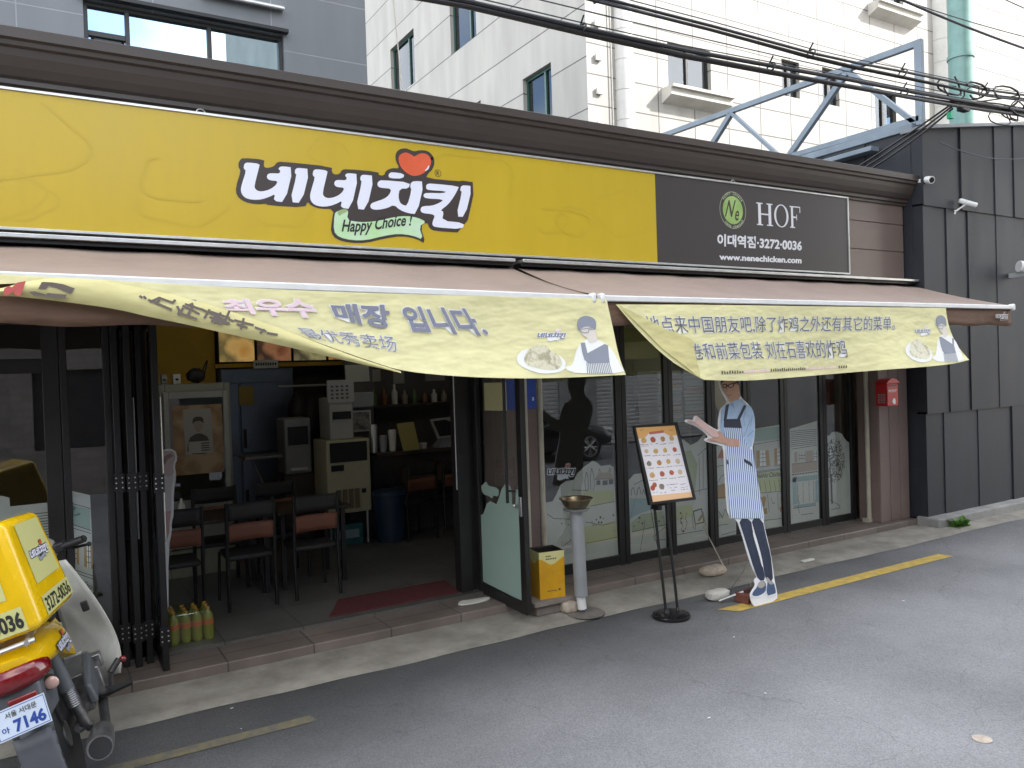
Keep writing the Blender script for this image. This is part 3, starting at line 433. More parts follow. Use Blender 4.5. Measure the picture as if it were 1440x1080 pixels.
LOGO = {
    'out': [(1.3309, 3.6692), (1.3501, 3.6865), (1.5042, 3.6904), (1.4967, 3.6613), (1.4983, 3.6358), (1.5235, 3.6307), (1.5716, 3.6498), (1.5894, 3.6776), (1.6221, 3.6901), (2.0081, 3.691), (2.0025, 3.6542), (2.0225, 3.632), (2.0676, 3.6431), (2.0798, 3.6714), (2.1156, 3.6858), (2.3856, 3.6897), (2.3787, 3.6641), (2.4261, 3.6646), (2.4425, 3.7052), (2.4959, 3.7315), (2.561, 3.7339), (2.5283, 3.7909), (2.5271, 3.8398), (2.5544, 3.8821), (2.6162, 3.9033), (2.6618, 3.8901), (2.6925, 3.8837), (2.7476, 3.9013), (2.8106, 3.9027), (2.8568, 3.8692), (2.8709, 3.8203), (2.8527, 3.7608), (2.8033, 3.7128), (2.7863, 3.6796), (3.0848, 3.6819), (3.1183, 3.6924), (3.2488, 3.6854), (3.1266, 3.2588), (2.8494, 3.2564), (2.8024, 3.2751), (2.7838, 3.3241), (2.7227, 3.2886), (2.7659, 3.1452), (2.6814, 3.1863), (2.5589, 3.2004), (2.4074, 3.1707), (2.259, 3.1278), (2.1296, 3.1208), (2.0179, 3.1417), (1.9782, 3.1932), (1.9881, 3.2703), (2.01, 3.3727), (1.9023, 3.3645), (1.8352, 3.3819), (1.8095, 3.4143), (1.7876, 3.365), (1.5071, 3.3615), (1.5101, 3.3733), (1.4312, 3.3606), (1.3445, 3.3728), (1.2968, 3.4132), (1.2928, 3.4696), (1.3342, 3.5936), (1.3189, 3.611), (1.3176, 3.6425)],
    'letters': [[(1.3538, 3.6209), (1.3609, 3.6471), (1.3824, 3.6569), (1.4687, 3.6558), (1.4613, 3.6256), (1.4237, 3.4941), (1.429, 3.4691), (1.4537, 3.4559), (1.4917, 3.4605), (1.537, 3.4787), (1.5793, 3.5122), (1.5921, 3.5444), (1.5394, 3.5421), (1.5169, 3.5541), (1.5151, 3.5758), (1.531, 3.5928), (1.5606, 3.597), (1.6084, 3.5992), (1.6144, 3.6218), (1.6005, 3.6308), (1.6102, 3.6473), (1.6338, 3.655), (1.7109, 3.6538), (1.6395, 3.3914), (1.5556, 3.395), (1.5717, 3.4481), (1.5285, 3.4225), (1.4704, 3.3984), (1.4073, 3.3906), (1.3579, 3.3993), (1.3317, 3.4263), (1.3268, 3.46), (1.3369, 3.4989), (1.3702, 3.5972), (1.3557, 3.6059)], [(1.722, 3.6326), (1.7318, 3.6494), (1.7546, 3.6556), (1.8361, 3.6547), (1.7634, 3.3961), (1.675, 3.3969), (1.734, 3.6011), (1.7212, 3.6129)], [(1.855, 3.6222), (1.8624, 3.6494), (1.8841, 3.6596), (1.9718, 3.6578), (1.9642, 3.6263), (1.9259, 3.4891), (1.9312, 3.4629), (1.9562, 3.4489), (1.9949, 3.4535), (2.0408, 3.4721), (2.0838, 3.5069), (2.0969, 3.5405), (2.0433, 3.5384), (2.0205, 3.5511), (2.0188, 3.5738), (2.035, 3.5915), (2.065, 3.5957), (2.1134, 3.5975), (2.1196, 3.6212), (2.1055, 3.6306), (2.1153, 3.6478), (2.1393, 3.6556), (2.2175, 3.6538), (2.1447, 3.3803), (2.0596, 3.3846), (2.0761, 3.4399), (2.0321, 3.4135), (1.9732, 3.3887), (1.9091, 3.381), (1.8589, 3.3904), (1.8323, 3.4188), (1.8274, 3.4541), (1.8377, 3.4947), (1.8717, 3.5973), (1.857, 3.6065)], [(2.2287, 3.6317), (2.2387, 3.6491), (2.2618, 3.6554), (2.3443, 3.6538), (2.2704, 3.3843), (2.1807, 3.3857), (2.2408, 3.5986), (2.2279, 3.6111)], [(2.3641, 3.5894), (2.3769, 3.6155), (2.4069, 3.628), (2.6458, 3.6308), (2.6316, 3.5814), (2.5533, 3.573), (2.5404, 3.5114), (2.5492, 3.4658), (2.5759, 3.4454), (2.614, 3.4427), (2.6558, 3.5708), (2.6444, 3.5952), (2.6519, 3.6299), (2.6835, 3.6471), (2.771, 3.6496), (2.6951, 3.3822), (2.6194, 3.3837), (2.5484, 3.4039), (2.5, 3.4422), (2.4388, 3.4095), (2.364, 3.3913), (2.3155, 3.3918), (2.2988, 3.4126), (2.3115, 3.4384), (2.3517, 3.4555), (2.4161, 3.4801), (2.4622, 3.5146), (2.4851, 3.5669), (2.4045, 3.5653), (2.3752, 3.571)], [(2.4603, 3.6623), (2.4686, 3.6841), (2.4902, 3.6988), (2.5976, 3.6954), (2.5869, 3.6563), (2.4777, 3.6473)], [(2.7836, 3.6107), (2.7923, 3.6301), (2.8243, 3.6402), (3.0832, 3.6407), (3.0739, 3.6149), (3.0302, 3.5453), (2.9788, 3.4828), (2.9039, 3.4263), (2.936, 3.4214), (2.9169, 3.3447), (3.1214, 3.341), (3.1061, 3.287), (2.8506, 3.2868), (2.8274, 3.3054), (2.8333, 3.3346), (2.8541, 3.3793), (2.8307, 3.392), (2.7518, 3.3934), (2.7288, 3.406), (2.7297, 3.4318), (2.7508, 3.4505), (2.8333, 3.4598), (2.9064, 3.4916), (2.9397, 3.5204), (2.78, 3.5144), (2.757, 3.5297), (2.7624, 3.5487), (2.7865, 3.5608), (2.9416, 3.5698), (2.9667, 3.5894), (2.8063, 3.584), (2.7861, 3.5923)], [(3.0955, 3.6168), (3.1031, 3.6425), (3.1334, 3.654), (3.2104, 3.6522), (3.13, 3.3902), (3.0472, 3.3887), (3.1113, 3.5962), (3.095, 3.6051)]],
    'rib': [(2.0112, 3.3325), (2.0287, 3.3539), (2.0826, 3.3715), (2.125, 3.3747), (2.108, 3.2988), (2.1786, 3.2859), (2.2651, 3.2891), (2.3681, 3.3071), (2.5039, 3.3472), (2.6109, 3.3619), (2.7034, 3.3543), (2.7774, 3.3237), (2.7086, 3.2862), (2.7436, 3.1784), (2.6513, 3.2087), (2.5291, 3.2156), (2.4082, 3.1916), (2.2597, 3.1485), (2.1446, 3.142), (2.0395, 3.1591), (1.9994, 3.2039)],
    'scr': [(2.0325, 3.3434), (2.0515, 3.3664), (2.0898, 3.3774), (2.1221, 3.3717), (2.1015, 3.3512), (2.0673, 3.3379), (2.0525, 3.3179)],
    'heart': [(2.6693, 3.6812), (2.6088, 3.7078), (2.5675, 3.7459), (2.5511, 3.7933), (2.5556, 3.8317), (2.5917, 3.861), (2.6302, 3.8682), (2.6681, 3.8526), (2.6908, 3.8395), (2.7228, 3.8643), (2.7704, 3.881), (2.814, 3.8687), (2.8396, 3.8342), (2.8331, 3.7876), (2.7964, 3.7379), (2.7399, 3.6994)],
    'hil': [(2.7726, 3.7327), (2.8005, 3.7627), (2.8141, 3.7884), (2.8198, 3.7718), (2.8046, 3.7459)],
    'reg': [(2.8962, 3.7292), (2.9285, 3.7324)],
    'txt': [(2.0619, 3.1969), (2.6537, 3.2727), (2.0643, 3.2593)],
    't1': [(6.0293, 3.428), (7.3193, 3.4373), (7.3095, 3.3077), (6.0242, 3.3013)],
    't2': [(6.0465, 3.2251), (7.3069, 3.2422), (7.2996, 3.1751), (6.0479, 3.1618)]}
BAN = {
    'b1_top': [(-0.1165, 2.664), (0.4955, 2.647), (0.8957, 2.6305), (1.6412, 2.6151), (2.7467, 2.6107), (3.6627, 2.6131)],
    'b1_main_bot': [(-0.1183, 2.6145), (0.0658, 2.6341), (0.226, 2.6464), (0.4939, 2.6123), (0.7416, 2.5512), (1.0036, 2.4743), (1.2819, 2.3844), (1.5321, 2.2848), (1.7932, 2.1885), (1.9727, 2.126), (2.2616, 2.0855), (2.6904, 2.0531), (3.16, 2.0376), (3.7561, 2.0439)],
    'b1_right': [(3.6827, 2.6135), (3.7181, 2.4007), (3.7342, 2.1875), (3.7691, 2.0435)],
    'b1_flap_top': [(-0.1193, 2.5861), (-0.0581, 2.6161), (0.0663, 2.6487), (0.2264, 2.6576), (0.3583, 2.643), (0.5289, 2.6132), (0.7422, 2.5631), (1.0042, 2.4825), (1.2819, 2.3844), (1.5317, 2.2805), (1.7926, 2.1841), (1.9815, 2.1213)],
    'b1_flap_bot': [(-0.1202, 2.5613), (0.0314, 2.5463), (0.1888, 2.5268), (0.3858, 2.4993), (0.5559, 2.4545), (0.7334, 2.416), (0.9945, 2.3516), (1.2735, 2.2876), (1.6125, 2.2012), (1.7894, 2.1577), (1.8798, 2.1375), (1.9891, 2.1076)],
    'b2_top': [(3.7807, 2.5832), (4.7491, 2.5926), (6.0656, 2.5934), (8.0588, 2.5989)],
    'b2_left': [(3.7661, 2.5722), (3.9721, 2.3572), (4.2264, 2.1456), (4.4811, 2.0221), (4.5982, 1.9787)],
    'b2_bot': [(4.5982, 1.9787), (5.0114, 1.953), (5.5398, 1.9591), (6.1524, 1.9714), (6.8605, 1.9955), (7.4869, 2.0054), (7.9436, 2.0219), (8.226, 2.0587)],
    'b2_right': [(8.0588, 2.5989), (8.0589, 2.4149), (8.1058, 2.2156), (8.226, 2.0587)],
    'b2_fold': [(3.776, 2.5698), (3.9425, 2.5036), (4.0874, 2.4461), (4.2498, 2.3764), (4.4078, 2.3434), (4.4962, 2.3044), (4.5157, 2.2435), (4.5144, 2.1331), (4.5092, 2.0231), (4.5504, 1.9866), (4.1537, 2.2421), (4.0315, 2.3552)],
    't_pink': [(0.9306, 2.5582), (1.4439, 2.5724), (1.4961, 2.4522), (0.965, 2.482)],
    't_maejang': [(1.5614, 2.5458), (1.9431, 2.5416), (1.9571, 2.3813), (1.6035, 2.4402)],
    't_ipnida': [(2.0235, 2.5377), (2.5497, 2.5241), (2.673, 2.3375), (2.0668, 2.376)],
    't_corner': [(0.6888, 2.5537), (0.7995, 2.5531), (0.8, 2.5185), (0.7706, 2.5251), (0.7689, 2.5393), (0.6882, 2.5432)],
    't_line2': [(1.3395, 2.4013), (1.9716, 2.3411), (1.9791, 2.2405), (1.4296, 2.3349)],
    't_b2a': [(4.0501, 2.4832), (5.88, 2.4848), (5.882, 2.3381), (4.0756, 2.3658)],
    't_b2a_': [(4.0269, 2.4885), (7.1891, 2.5053), (7.164, 2.3667), (4.0565, 2.346)],
    't_b2b_': [(4.4689, 2.2711), (6.4248, 2.2908), (6.4581, 2.1195), (4.5044, 2.1402)],
    't_small': [(4.809, 2.0528), (6.5657, 2.0574), (6.5611, 2.0244), (4.804, 2.0124)],
    'bp1': {'hair': [(3.393, 2.3955), (3.3942, 2.4358), (3.4136, 2.4669), (3.464, 2.4845), (3.5198, 2.479), (3.5597, 2.4535), (3.5612, 2.4067), (3.5476, 2.3776), (3.5248, 2.3975), (3.4772, 2.4092), (3.4198, 2.3897), (3.4042, 2.3724)], 'face': [(3.4069, 2.3978), (3.4772, 2.4092), (3.5256, 2.4045), (3.5519, 2.3776), (3.5536, 2.3484), (3.5373, 2.331), (3.5653, 2.3109), (3.5385, 2.2902), (3.4818, 2.2793), (3.4803, 2.3199), (3.441, 2.3353), (3.4173, 2.3666)], 'glasses': [(3.4137, 2.3839), (3.5346, 2.3974), (3.5332, 2.3858), (3.4878, 2.3801), (3.4826, 2.3605), (3.4438, 2.3584), (3.4179, 2.3724)], 'shirt': [(3.4803, 2.3199), (3.562, 2.3074), (3.6412, 2.2714), (3.6892, 2.2178), (3.7284, 2.1228), (3.7684, 2.0535), (3.3492, 2.0642), (3.262, 2.0952), (3.2595, 2.1213), (3.3188, 2.122), (3.3484, 2.1896), (3.3759, 2.2463), (3.4071, 2.2803)], 'apron': [(3.4105, 2.286), (3.4462, 2.289), (3.4585, 2.2104), (3.4689, 2.1894), (3.5849, 2.187), (3.6043, 2.2193), (3.6163, 2.2752), (3.646, 2.2655), (3.6275, 2.2071), (3.6387, 2.1367), (3.4538, 2.1356), (3.4249, 2.165), (3.413, 2.2227)], 'stripe': [(3.4347, 2.1418), (3.6387, 2.1367), (3.6512, 2.0571), (3.4287, 2.064)], 'plate': [(2.8627, 2.1774), (2.8884, 2.2208), (2.9434, 2.2475), (3.0749, 2.2623), (3.1753, 2.2271), (3.254, 2.1746), (3.2707, 2.1346), (3.2415, 2.0901), (3.1531, 2.0725), (3.0479, 2.0735), (2.9482, 2.104), (2.8824, 2.1386)], 'food': [(2.9209, 2.1762), (2.9544, 2.2308), (2.9971, 2.2634), (3.0636, 2.2792), (3.1281, 2.2728), (3.1492, 2.2275), (3.2001, 2.2153), (3.2335, 2.1694), (3.2336, 2.1242), (3.1835, 2.0974), (3.092, 2.1), (2.9902, 2.1194), (2.9408, 2.1372)], 'logo': [(3.0546, 2.3876), (3.303, 2.3889), (3.2884, 2.2956), (3.045, 2.3007)]},
    'bp2': {'hair': [(7.843, 2.4217), (7.8459, 2.4674), (7.8667, 2.5029), (7.9198, 2.5233), (7.9784, 2.5177), (8.0195, 2.4893), (8.0184, 2.4364), (8.0017, 2.4032), (7.9798, 2.4255), (7.9312, 2.4382), (7.8704, 2.4154), (7.8531, 2.3956)], 'face': [(7.8575, 2.4244), (7.9312, 2.4382), (7.9812, 2.4334), (8.0061, 2.4033), (8.0047, 2.3703), (7.9857, 2.3504), (8.0115, 2.3281), (7.9811, 2.3044), (7.9218, 2.2912), (7.926, 2.3371), (7.8876, 2.354), (7.8661, 2.3892)], 'glasses': [(7.8637, 2.4088), (7.99, 2.4256), (7.9875, 2.4124), (7.9401, 2.4054), (7.9329, 2.3831), (7.8927, 2.3802), (7.8672, 2.3957)], 'shirt': [(7.926, 2.3371), (8.0076, 2.3242), (8.082, 2.2846), (8.1186, 2.225), (8.1307, 2.1192), (8.1459, 2.0428), (7.7386, 2.0463), (7.6586, 2.0794), (7.6633, 2.1088), (7.7245, 2.1107), (7.7706, 2.1876), (7.809, 2.2523), (7.846, 2.2913)], 'apron': [(7.8503, 2.2978), (7.887, 2.3017), (7.886, 2.2129), (7.892, 2.1894), (8.0071, 2.1887), (8.0339, 2.2253), (8.0574, 2.2886), (8.0856, 2.278), (8.0543, 2.2121), (8.0472, 2.1332), (7.8643, 2.1286), (7.8425, 2.1612), (7.8425, 2.2262)], 'stripe': [(7.8468, 2.1352), (8.0472, 2.1332), (8.0348, 2.0444), (7.8188, 2.0477)], 'plate': [(7.2601, 2.1656), (7.2946, 2.2156), (7.3572, 2.2469), (7.4989, 2.2657), (7.5991, 2.2272), (7.6706, 2.169), (7.6784, 2.124), (7.6359, 2.0733), (7.5383, 2.0518), (7.4284, 2.0509), (7.333, 2.0835), (7.2729, 2.1217)], 'food': [(7.3211, 2.1652), (7.3663, 2.2279), (7.4165, 2.2658), (7.4892, 2.2848), (7.5565, 2.2785), (7.5719, 2.2273), (7.6229, 2.2142), (7.6483, 2.1628), (7.6374, 2.1116), (7.5777, 2.0805), (7.4826, 2.0817), (7.381, 2.1018), (7.3336, 2.1211)], 'logo': [(7.4875, 2.4084), (7.749, 2.4131), (7.7262, 2.3068), (7.4718, 2.309)]},
    'flap_red': [(-0.1057, 2.5597), (-0.0992, 2.5914), (-0.0787, 2.6037), (-0.0689, 2.5961), (-0.0444, 2.6205), (-0.0067, 2.6296), (-0.0332, 2.5555), (-0.0568, 2.5582), (-0.052, 2.5965), (-0.0663, 2.5763), (-0.0803, 2.5602)],
    'flap_blk1': [(0.0621, 2.6276), (0.1075, 2.6265), (0.1567, 2.6181), (0.206, 2.5988), (0.1869, 2.5696), (0.1275, 2.5969), (0.0928, 2.6082), (0.0782, 2.5916), (0.0434, 2.5908)],
    'flap_blk2': [(0.0049, 2.5739), (0.0257, 2.5783), (0.0354, 2.5624), (0.0771, 2.5633), (0.0844, 2.5715), (0.1689, 2.5651), (0.1609, 2.5444), (0.0836, 2.5496), (0.0214, 2.5565)],
    'flap_strokes': [[(0.5529, 2.5444), (0.6612, 2.4937)], [(0.5602, 2.5341), (0.6048, 2.5565), (0.6714, 2.5315), (0.6843, 2.5449)], [(0.6127, 2.5567), (0.5914, 2.5277)], [(0.6945, 2.5099), (0.7084, 2.4705)], [(0.6959, 2.466), (0.7224, 2.5015)], [(0.7232, 2.5147), (0.803, 2.4714)], [(0.736, 2.5237), (0.8253, 2.4939)], [(0.7767, 2.5155), (0.7449, 2.4664)], [(0.6966, 2.4766), (0.7886, 2.4419)], [(0.7563, 2.5196), (0.7732, 2.527)], [(0.8589, 2.4943), (0.8308, 2.4493)], [(0.8667, 2.4836), (0.9629, 2.4503)], [(0.8802, 2.4318), (0.9607, 2.4186)], [(0.9173, 2.477), (0.8838, 2.4228)], [(0.9653, 2.4866), (0.9354, 2.4276)], [(0.511, 2.5634), (0.5185, 2.5575)], [(0.5303, 2.5612), (0.5377, 2.5527)], [(0.8172, 2.4982), (0.8496, 2.4808)], [(0.8581, 2.4809), (0.9361, 2.4366)], [(0.8605, 2.454), (0.9523, 2.4231)], [(0.9042, 2.4724), (0.8672, 2.4272)], [(0.9453, 2.4457), (0.9087, 2.4139)], [(0.9924, 2.4369), (1.092, 2.41)], [(1.0039, 2.4143), (1.0553, 2.3962)], [(1.0413, 2.4464), (1.0237, 2.387)], [(0.9623, 2.4413), (0.9833, 2.4323)], [(1.1044, 2.3963), (1.1612, 2.3733)], [(1.1529, 2.3825), (1.1288, 2.3641)], [(1.1696, 2.364), (1.2238, 2.3546)]],
    't_vlogo': [(8.7497, 2.5779), (9.1298, 2.5585), (9.1255, 2.4572), (8.7318, 2.4788)]}
ST = {
    'board': [(-0.1654, 1.9845), (-0.1334, 2.0852), (-0.0663, 2.1398), (0.031, 2.1323), (0.0888, 2.0687), (0.0831, 1.9758), (0.0563, 1.8842), (0.0823, 1.806), (0.1748, 1.7347), (0.2143, 1.6501), (0.201, 1.5378), (0.1628, 1.4179), (0.1168, 1.3402), (0.1191, 1.1885), (0.1277, 0.9369), (0.1387, 0.7149), (0.1161, 0.7093), (0.1308, 0.5589), (0.148, 0.4003), (0.1453, 0.2557), (0.1417, 0.1737), (0.1526, 0.069), (0.1395, -0.0005), (-0.1318, -0.0117), (-0.1662, 0.0174), (-0.1762, 0.0642), (-0.1761, 0.1043), (-0.1434, 0.1339), (-0.0912, 0.1707), (-0.1049, 0.2084), (-0.0782, 0.2294), (-0.0557, 0.2309), (-0.1035, 0.3146), (-0.1398, 0.4829), (-0.1663, 0.6295), (-0.1983, 0.7513), (-0.2972, 0.7737), (-0.2788, 0.9807), (-0.2514, 1.2023), (-0.2237, 1.3869), (-0.2743, 1.4057), (-0.3255, 1.4194), (-0.4394, 1.4505), (-0.4417, 1.4721), (-0.4005, 1.4789), (-0.3854, 1.4876), (-0.4468, 1.5458), (-0.5291, 1.5951), (-0.6324, 1.6307), (-0.6334, 1.6453), (-0.6086, 1.6535), (-0.5399, 1.6396), (-0.5194, 1.6774), (-0.4924, 1.6807), (-0.4191, 1.6175), (-0.2872, 1.5399), (-0.2527, 1.5426), (-0.2483, 1.5969), (-0.2212, 1.675), (-0.1858, 1.7331), (-0.1021, 1.7691), (-0.1026, 1.7995), (-0.1547, 1.8828)],
    'shirt': [(-0.0893, 1.7634), (-0.0589, 1.7751), (0.0675, 1.8037), (0.1199, 1.7478), (0.1737, 1.7296), (0.205, 1.6609), (0.1918, 1.5487), (0.1486, 1.4189), (0.0967, 1.3468), (-0.0231, 1.3513), (-0.0523, 1.3786), (-0.0476, 1.4334), (0.0133, 1.4541), (0.0268, 1.5492), (-0.1868, 1.5631), (-0.2121, 1.4554), (-0.249, 1.5274), (-0.2219, 1.6451), (-0.18, 1.7278)],
    'collar': [(-0.0686, 1.7624), (-0.045, 1.7744), (-0.0392, 1.7355), (-0.0258, 1.7125), (-0.0718, 1.7473)],
    'face': [(-0.1579, 1.9335), (-0.1364, 2.0038), (-0.1004, 2.0434), (0.0136, 2.0502), (0.0585, 2.0076), (0.0646, 1.9559), (0.0634, 1.8839), (0.0682, 1.8067), (-0.061, 1.765), (-0.0866, 1.7764), (-0.0867, 1.8089), (-0.108, 1.8403), (-0.1526, 1.8928)],
    'hair': [(-0.1669, 1.9237), (-0.1529, 2.0043), (-0.1217, 2.0746), (-0.0555, 2.1241), (0.0147, 2.1224), (0.0745, 2.0691), (0.0689, 1.9763), (0.0487, 1.9153), (0.0401, 1.9413), (0.0385, 1.9671), (-0.0199, 1.9589), (-0.0885, 1.9665), (-0.139, 1.9581)],
    'glasses': [(-0.1463, 1.9229), (-0.1432, 1.938), (-0.1007, 1.9415), (-0.0894, 1.9288), (-0.0756, 1.9283), (-0.0522, 1.9397), (-0.0015, 1.9459), (0.0429, 1.9546), (0.045, 1.9442), (0.0027, 1.9325), (-0.0086, 1.9124), (-0.0463, 1.9007), (-0.0735, 1.9048), (-0.0842, 1.9205), (-0.1088, 1.9032), (-0.1404, 1.9045)],
    'lens1': [(-0.1388, 1.9125), (-0.135, 1.9306), (-0.1038, 1.9335), (-0.1085, 1.9113)],
    'lens2': [(-0.072, 1.9119), (-0.0686, 1.928), (-0.0107, 1.936), (-0.0174, 1.9179), (-0.0451, 1.9067)],
    'mouth': [(-0.1022, 1.8349), (-0.0585, 1.8431), (-0.0526, 1.8378), (-0.0898, 1.8273)],
    'nose': [(-0.1029, 1.9111), (-0.0891, 1.9105), (-0.1006, 1.8754), (-0.0924, 1.868), (-0.1141, 1.8709)],
    'bib': [(-0.1853, 1.6229), (-0.1666, 1.6268), (0.0135, 1.6189), (0.0193, 1.5345), (-0.1997, 1.554)],
    'strapA': [(-0.1365, 1.7507), (-0.0927, 1.7606), (-0.154, 1.621), (-0.1928, 1.6134)],
    'strapB': [(0.0897, 1.7411), (0.1194, 1.7324), (0.0128, 1.6159), (-0.0248, 1.6182)],
    'apron': [(-0.1966, 1.5557), (0.0172, 1.5377), (0.0133, 1.4541), (0.0886, 1.3424), (0.1124, 1.3203), (0.1121, 1.1891), (0.1207, 0.9377), (0.1258, 0.7186), (-0.1944, 0.7559), (-0.2868, 0.7755), (-0.2735, 0.9801), (-0.246, 1.2018), (-0.2129, 1.3861), (-0.2182, 1.4459)],
    'pocketA': [(-0.0141, 1.2624), (0.0625, 1.2237), (0.0835, 1.1767), (-0.014, 1.2304)],
    'pocketB': [(-0.2258, 1.2786), (-0.2091, 1.2476), (-0.2162, 1.2266), (-0.2309, 1.2348)],
    'armA': [(-0.6267, 1.64), (-0.6035, 1.6464), (-0.5218, 1.6316), (-0.5164, 1.6723), (-0.494, 1.673), (-0.4685, 1.6352), (-0.4201, 1.6126), (-0.363, 1.5647), (-0.2892, 1.5302), (-0.2732, 1.4895), (-0.3013, 1.4718), (-0.3656, 1.4862), (-0.4337, 1.5449), (-0.5281, 1.5999)],
    'armB': [(-0.4361, 1.4669), (-0.3817, 1.4727), (-0.2741, 1.4718), (-0.2912, 1.5204), (-0.2688, 1.5307), (-0.2396, 1.5069), (-0.2073, 1.465), (-0.1142, 1.4483), (-0.0402, 1.4348), (-0.0443, 1.383), (-0.0544, 1.3688), (-0.1821, 1.3887), (-0.244, 1.4201), (-0.3229, 1.432)],
    'fingers': [[(-0.6253, 1.6342), (-0.5245, 1.6182)], [(-0.5888, 1.6222), (-0.4898, 1.5945)], [(-0.4312, 1.4587), (-0.3053, 1.4523)], [(-0.4063, 1.45), (-0.3074, 1.4417)]],
    'folds': [[(0.1458, 1.6028), (0.0672, 1.5059), (0.0283, 1.458)], [(0.1592, 1.4997), (0.0704, 1.455)], [(-0.0407, 1.4328), (-0.0374, 1.3825)], [(-0.1899, 1.7133), (-0.2213, 1.5952)], [(0.1132, 1.7173), (0.0652, 1.628), (0.057, 1.5574)], [(0.1761, 1.642), (0.1325, 1.5423)]],
    'legA': [(-0.1863, 0.7529), (-0.0331, 0.734), (-0.0354, 0.6225), (-0.001, 0.4425), (0.0229, 0.3157), (0.0323, 0.1913), (-0.0551, 0.2003), (-0.0903, 0.3075), (-0.1256, 0.4809), (-0.1543, 0.6177)],
    'legB': [(-0.0327, 0.736), (0.1066, 0.721), (0.1211, 0.5498), (0.1406, 0.4014), (0.1352, 0.2779), (0.1203, 0.1668), (0.0341, 0.1859), (0.0279, 0.3047), (0.0263, 0.3974), (0.0046, 0.5345), (-0.0137, 0.6197)],
    'gap': [(-0.0372, 0.6279), (-0.0103, 0.5882), (0.008, 0.4825), (0.0302, 0.3146), (0.0123, 0.3019), (-0.0054, 0.4226), (-0.0371, 0.5815)],
    'shoeA': [(-0.16, 0.0915), (-0.1466, 0.1194), (-0.0885, 0.15), (-0.0533, 0.195), (0.024, 0.1875), (0.0217, 0.1114), (-0.0374, 0.0807), (-0.1054, 0.0741)],
    'shoeB': [(0.0172, 0.0918), (0.0378, 0.1495), (0.054, 0.1878), (0.1236, 0.1612), (0.1358, 0.0821), (0.1216, 0.0537), (0.0311, 0.0538)],
    'soleA': [(-0.1642, 0.0922), (-0.1051, 0.0751), (-0.037, 0.0827), (0.021, 0.1085), (0.0181, 0.0957), (-0.0325, 0.0698), (-0.1009, 0.0613), (-0.1632, 0.077)],
    'soleB': [(0.0173, 0.0592), (0.1234, 0.0616), (0.142, 0.0759), (0.1419, 0.0626), (0.1205, 0.0488), (0.0216, 0.0453)],
    'laceA': [(-0.0885, 0.15), (-0.0533, 0.195), (0.0016, 0.1881), (0.0162, 0.1531), (-0.0336, 0.1308)],
    'laceB': [(0.0379, 0.216), (0.0597, 0.2125), (0.0882, 0.172), (0.1201, 0.1463), (0.0741, 0.1436), (0.0445, 0.1791)]}
MENU = {
    'frame': [(-0.2485, 0.664), (0.2338, 0.6666), (0.2598, -0.0115), (-0.2497, -0.0003)],
    'sheet': [(-0.2341, 0.6483), (0.2018, 0.6398), (0.2325, 0.0135), (-0.2123, 0.0201)],
    'head': [(-0.2341, 0.6483), (0.2018, 0.6398), (0.2078, 0.5547), (0.1279, 0.5491), (0.0609, 0.5875), (-0.0217, 0.6007), (-0.0998, 0.5913), (-0.1561, 0.5549), (-0.2261, 0.5527)],
    'foot': [(-0.2166, 0.0737), (0.2275, 0.058), (0.2325, 0.0135), (-0.2123, 0.0201)],
    'food': [(-0.1708, 0.534), (-0.0697, 0.5338), (0.0362, 0.5311), (0.1372, 0.5297), (-0.1666, 0.4424), (-0.0658, 0.4342), (0.0385, 0.4331), (0.146, 0.4303), (-0.1644, 0.337), (-0.0546, 0.3344), (0.0478, 0.3364), (0.1522, 0.3294), (-0.1566, 0.2389), (-0.0479, 0.2392), (0.0579, 0.24), (0.1537, 0.2368), (-0.1534, 0.156), (-0.1779, 0.1335), (-0.0799, 0.134)],
    'title': [(-0.0906, 0.5907), (0.0582, 0.5952), (0.0561, 0.5804), (-0.0921, 0.5775)],
    'text': [[(-0.1996, 0.6203), (-0.1439, 0.6202)], [(0.1219, 0.5983), (0.1756, 0.5984)], [(-0.2172, 0.4974), (-0.1161, 0.4932)], [(-0.2115, 0.4838), (-0.133, 0.482)], [(-0.1059, 0.4961), (-0.0124, 0.4925)], [(-0.005, 0.4846), (0.0721, 0.486)], [(0.092, 0.4882), (0.1692, 0.486)], [(-0.2049, 0.402), (-0.1221, 0.3986)], [(-0.1139, 0.3943), (-0.0198, 0.3937)], [(-0.0022, 0.3885), (0.0841, 0.3886)], [(0.1067, 0.383), (0.1993, 0.3826)], [(-0.1998, 0.2969), (-0.1218, 0.2933)], [(-0.1026, 0.2952), (-0.0096, 0.2902)], [(0.0043, 0.2889), (0.081, 0.2893)], [(0.0951, 0.288), (0.192, 0.2865)], [(-0.1989, 0.1942), (-0.1073, 0.1894)], [(-0.0822, 0.1955), (-0.0068, 0.1953)], [(0.0201, 0.189), (0.0967, 0.1887)], [(0.1165, 0.1904), (0.1943, 0.1901)], [(-0.0267, 0.1393), (0.097, 0.1375)], [(-0.0103, 0.1123), (0.0845, 0.1097)], [(0.0116, 0.0884), (0.0594, 0.0883)], [(0.1279, 0.127), (0.1877, 0.1319)], [(0.121, 0.1022), (0.1986, 0.1014)], [(0.116, 0.0845), (0.2031, 0.0826)], [(-0.1933, 0.0924), (-0.1284, 0.0926)], [(-0.108, 0.0818), (-0.0428, 0.0798)]]}
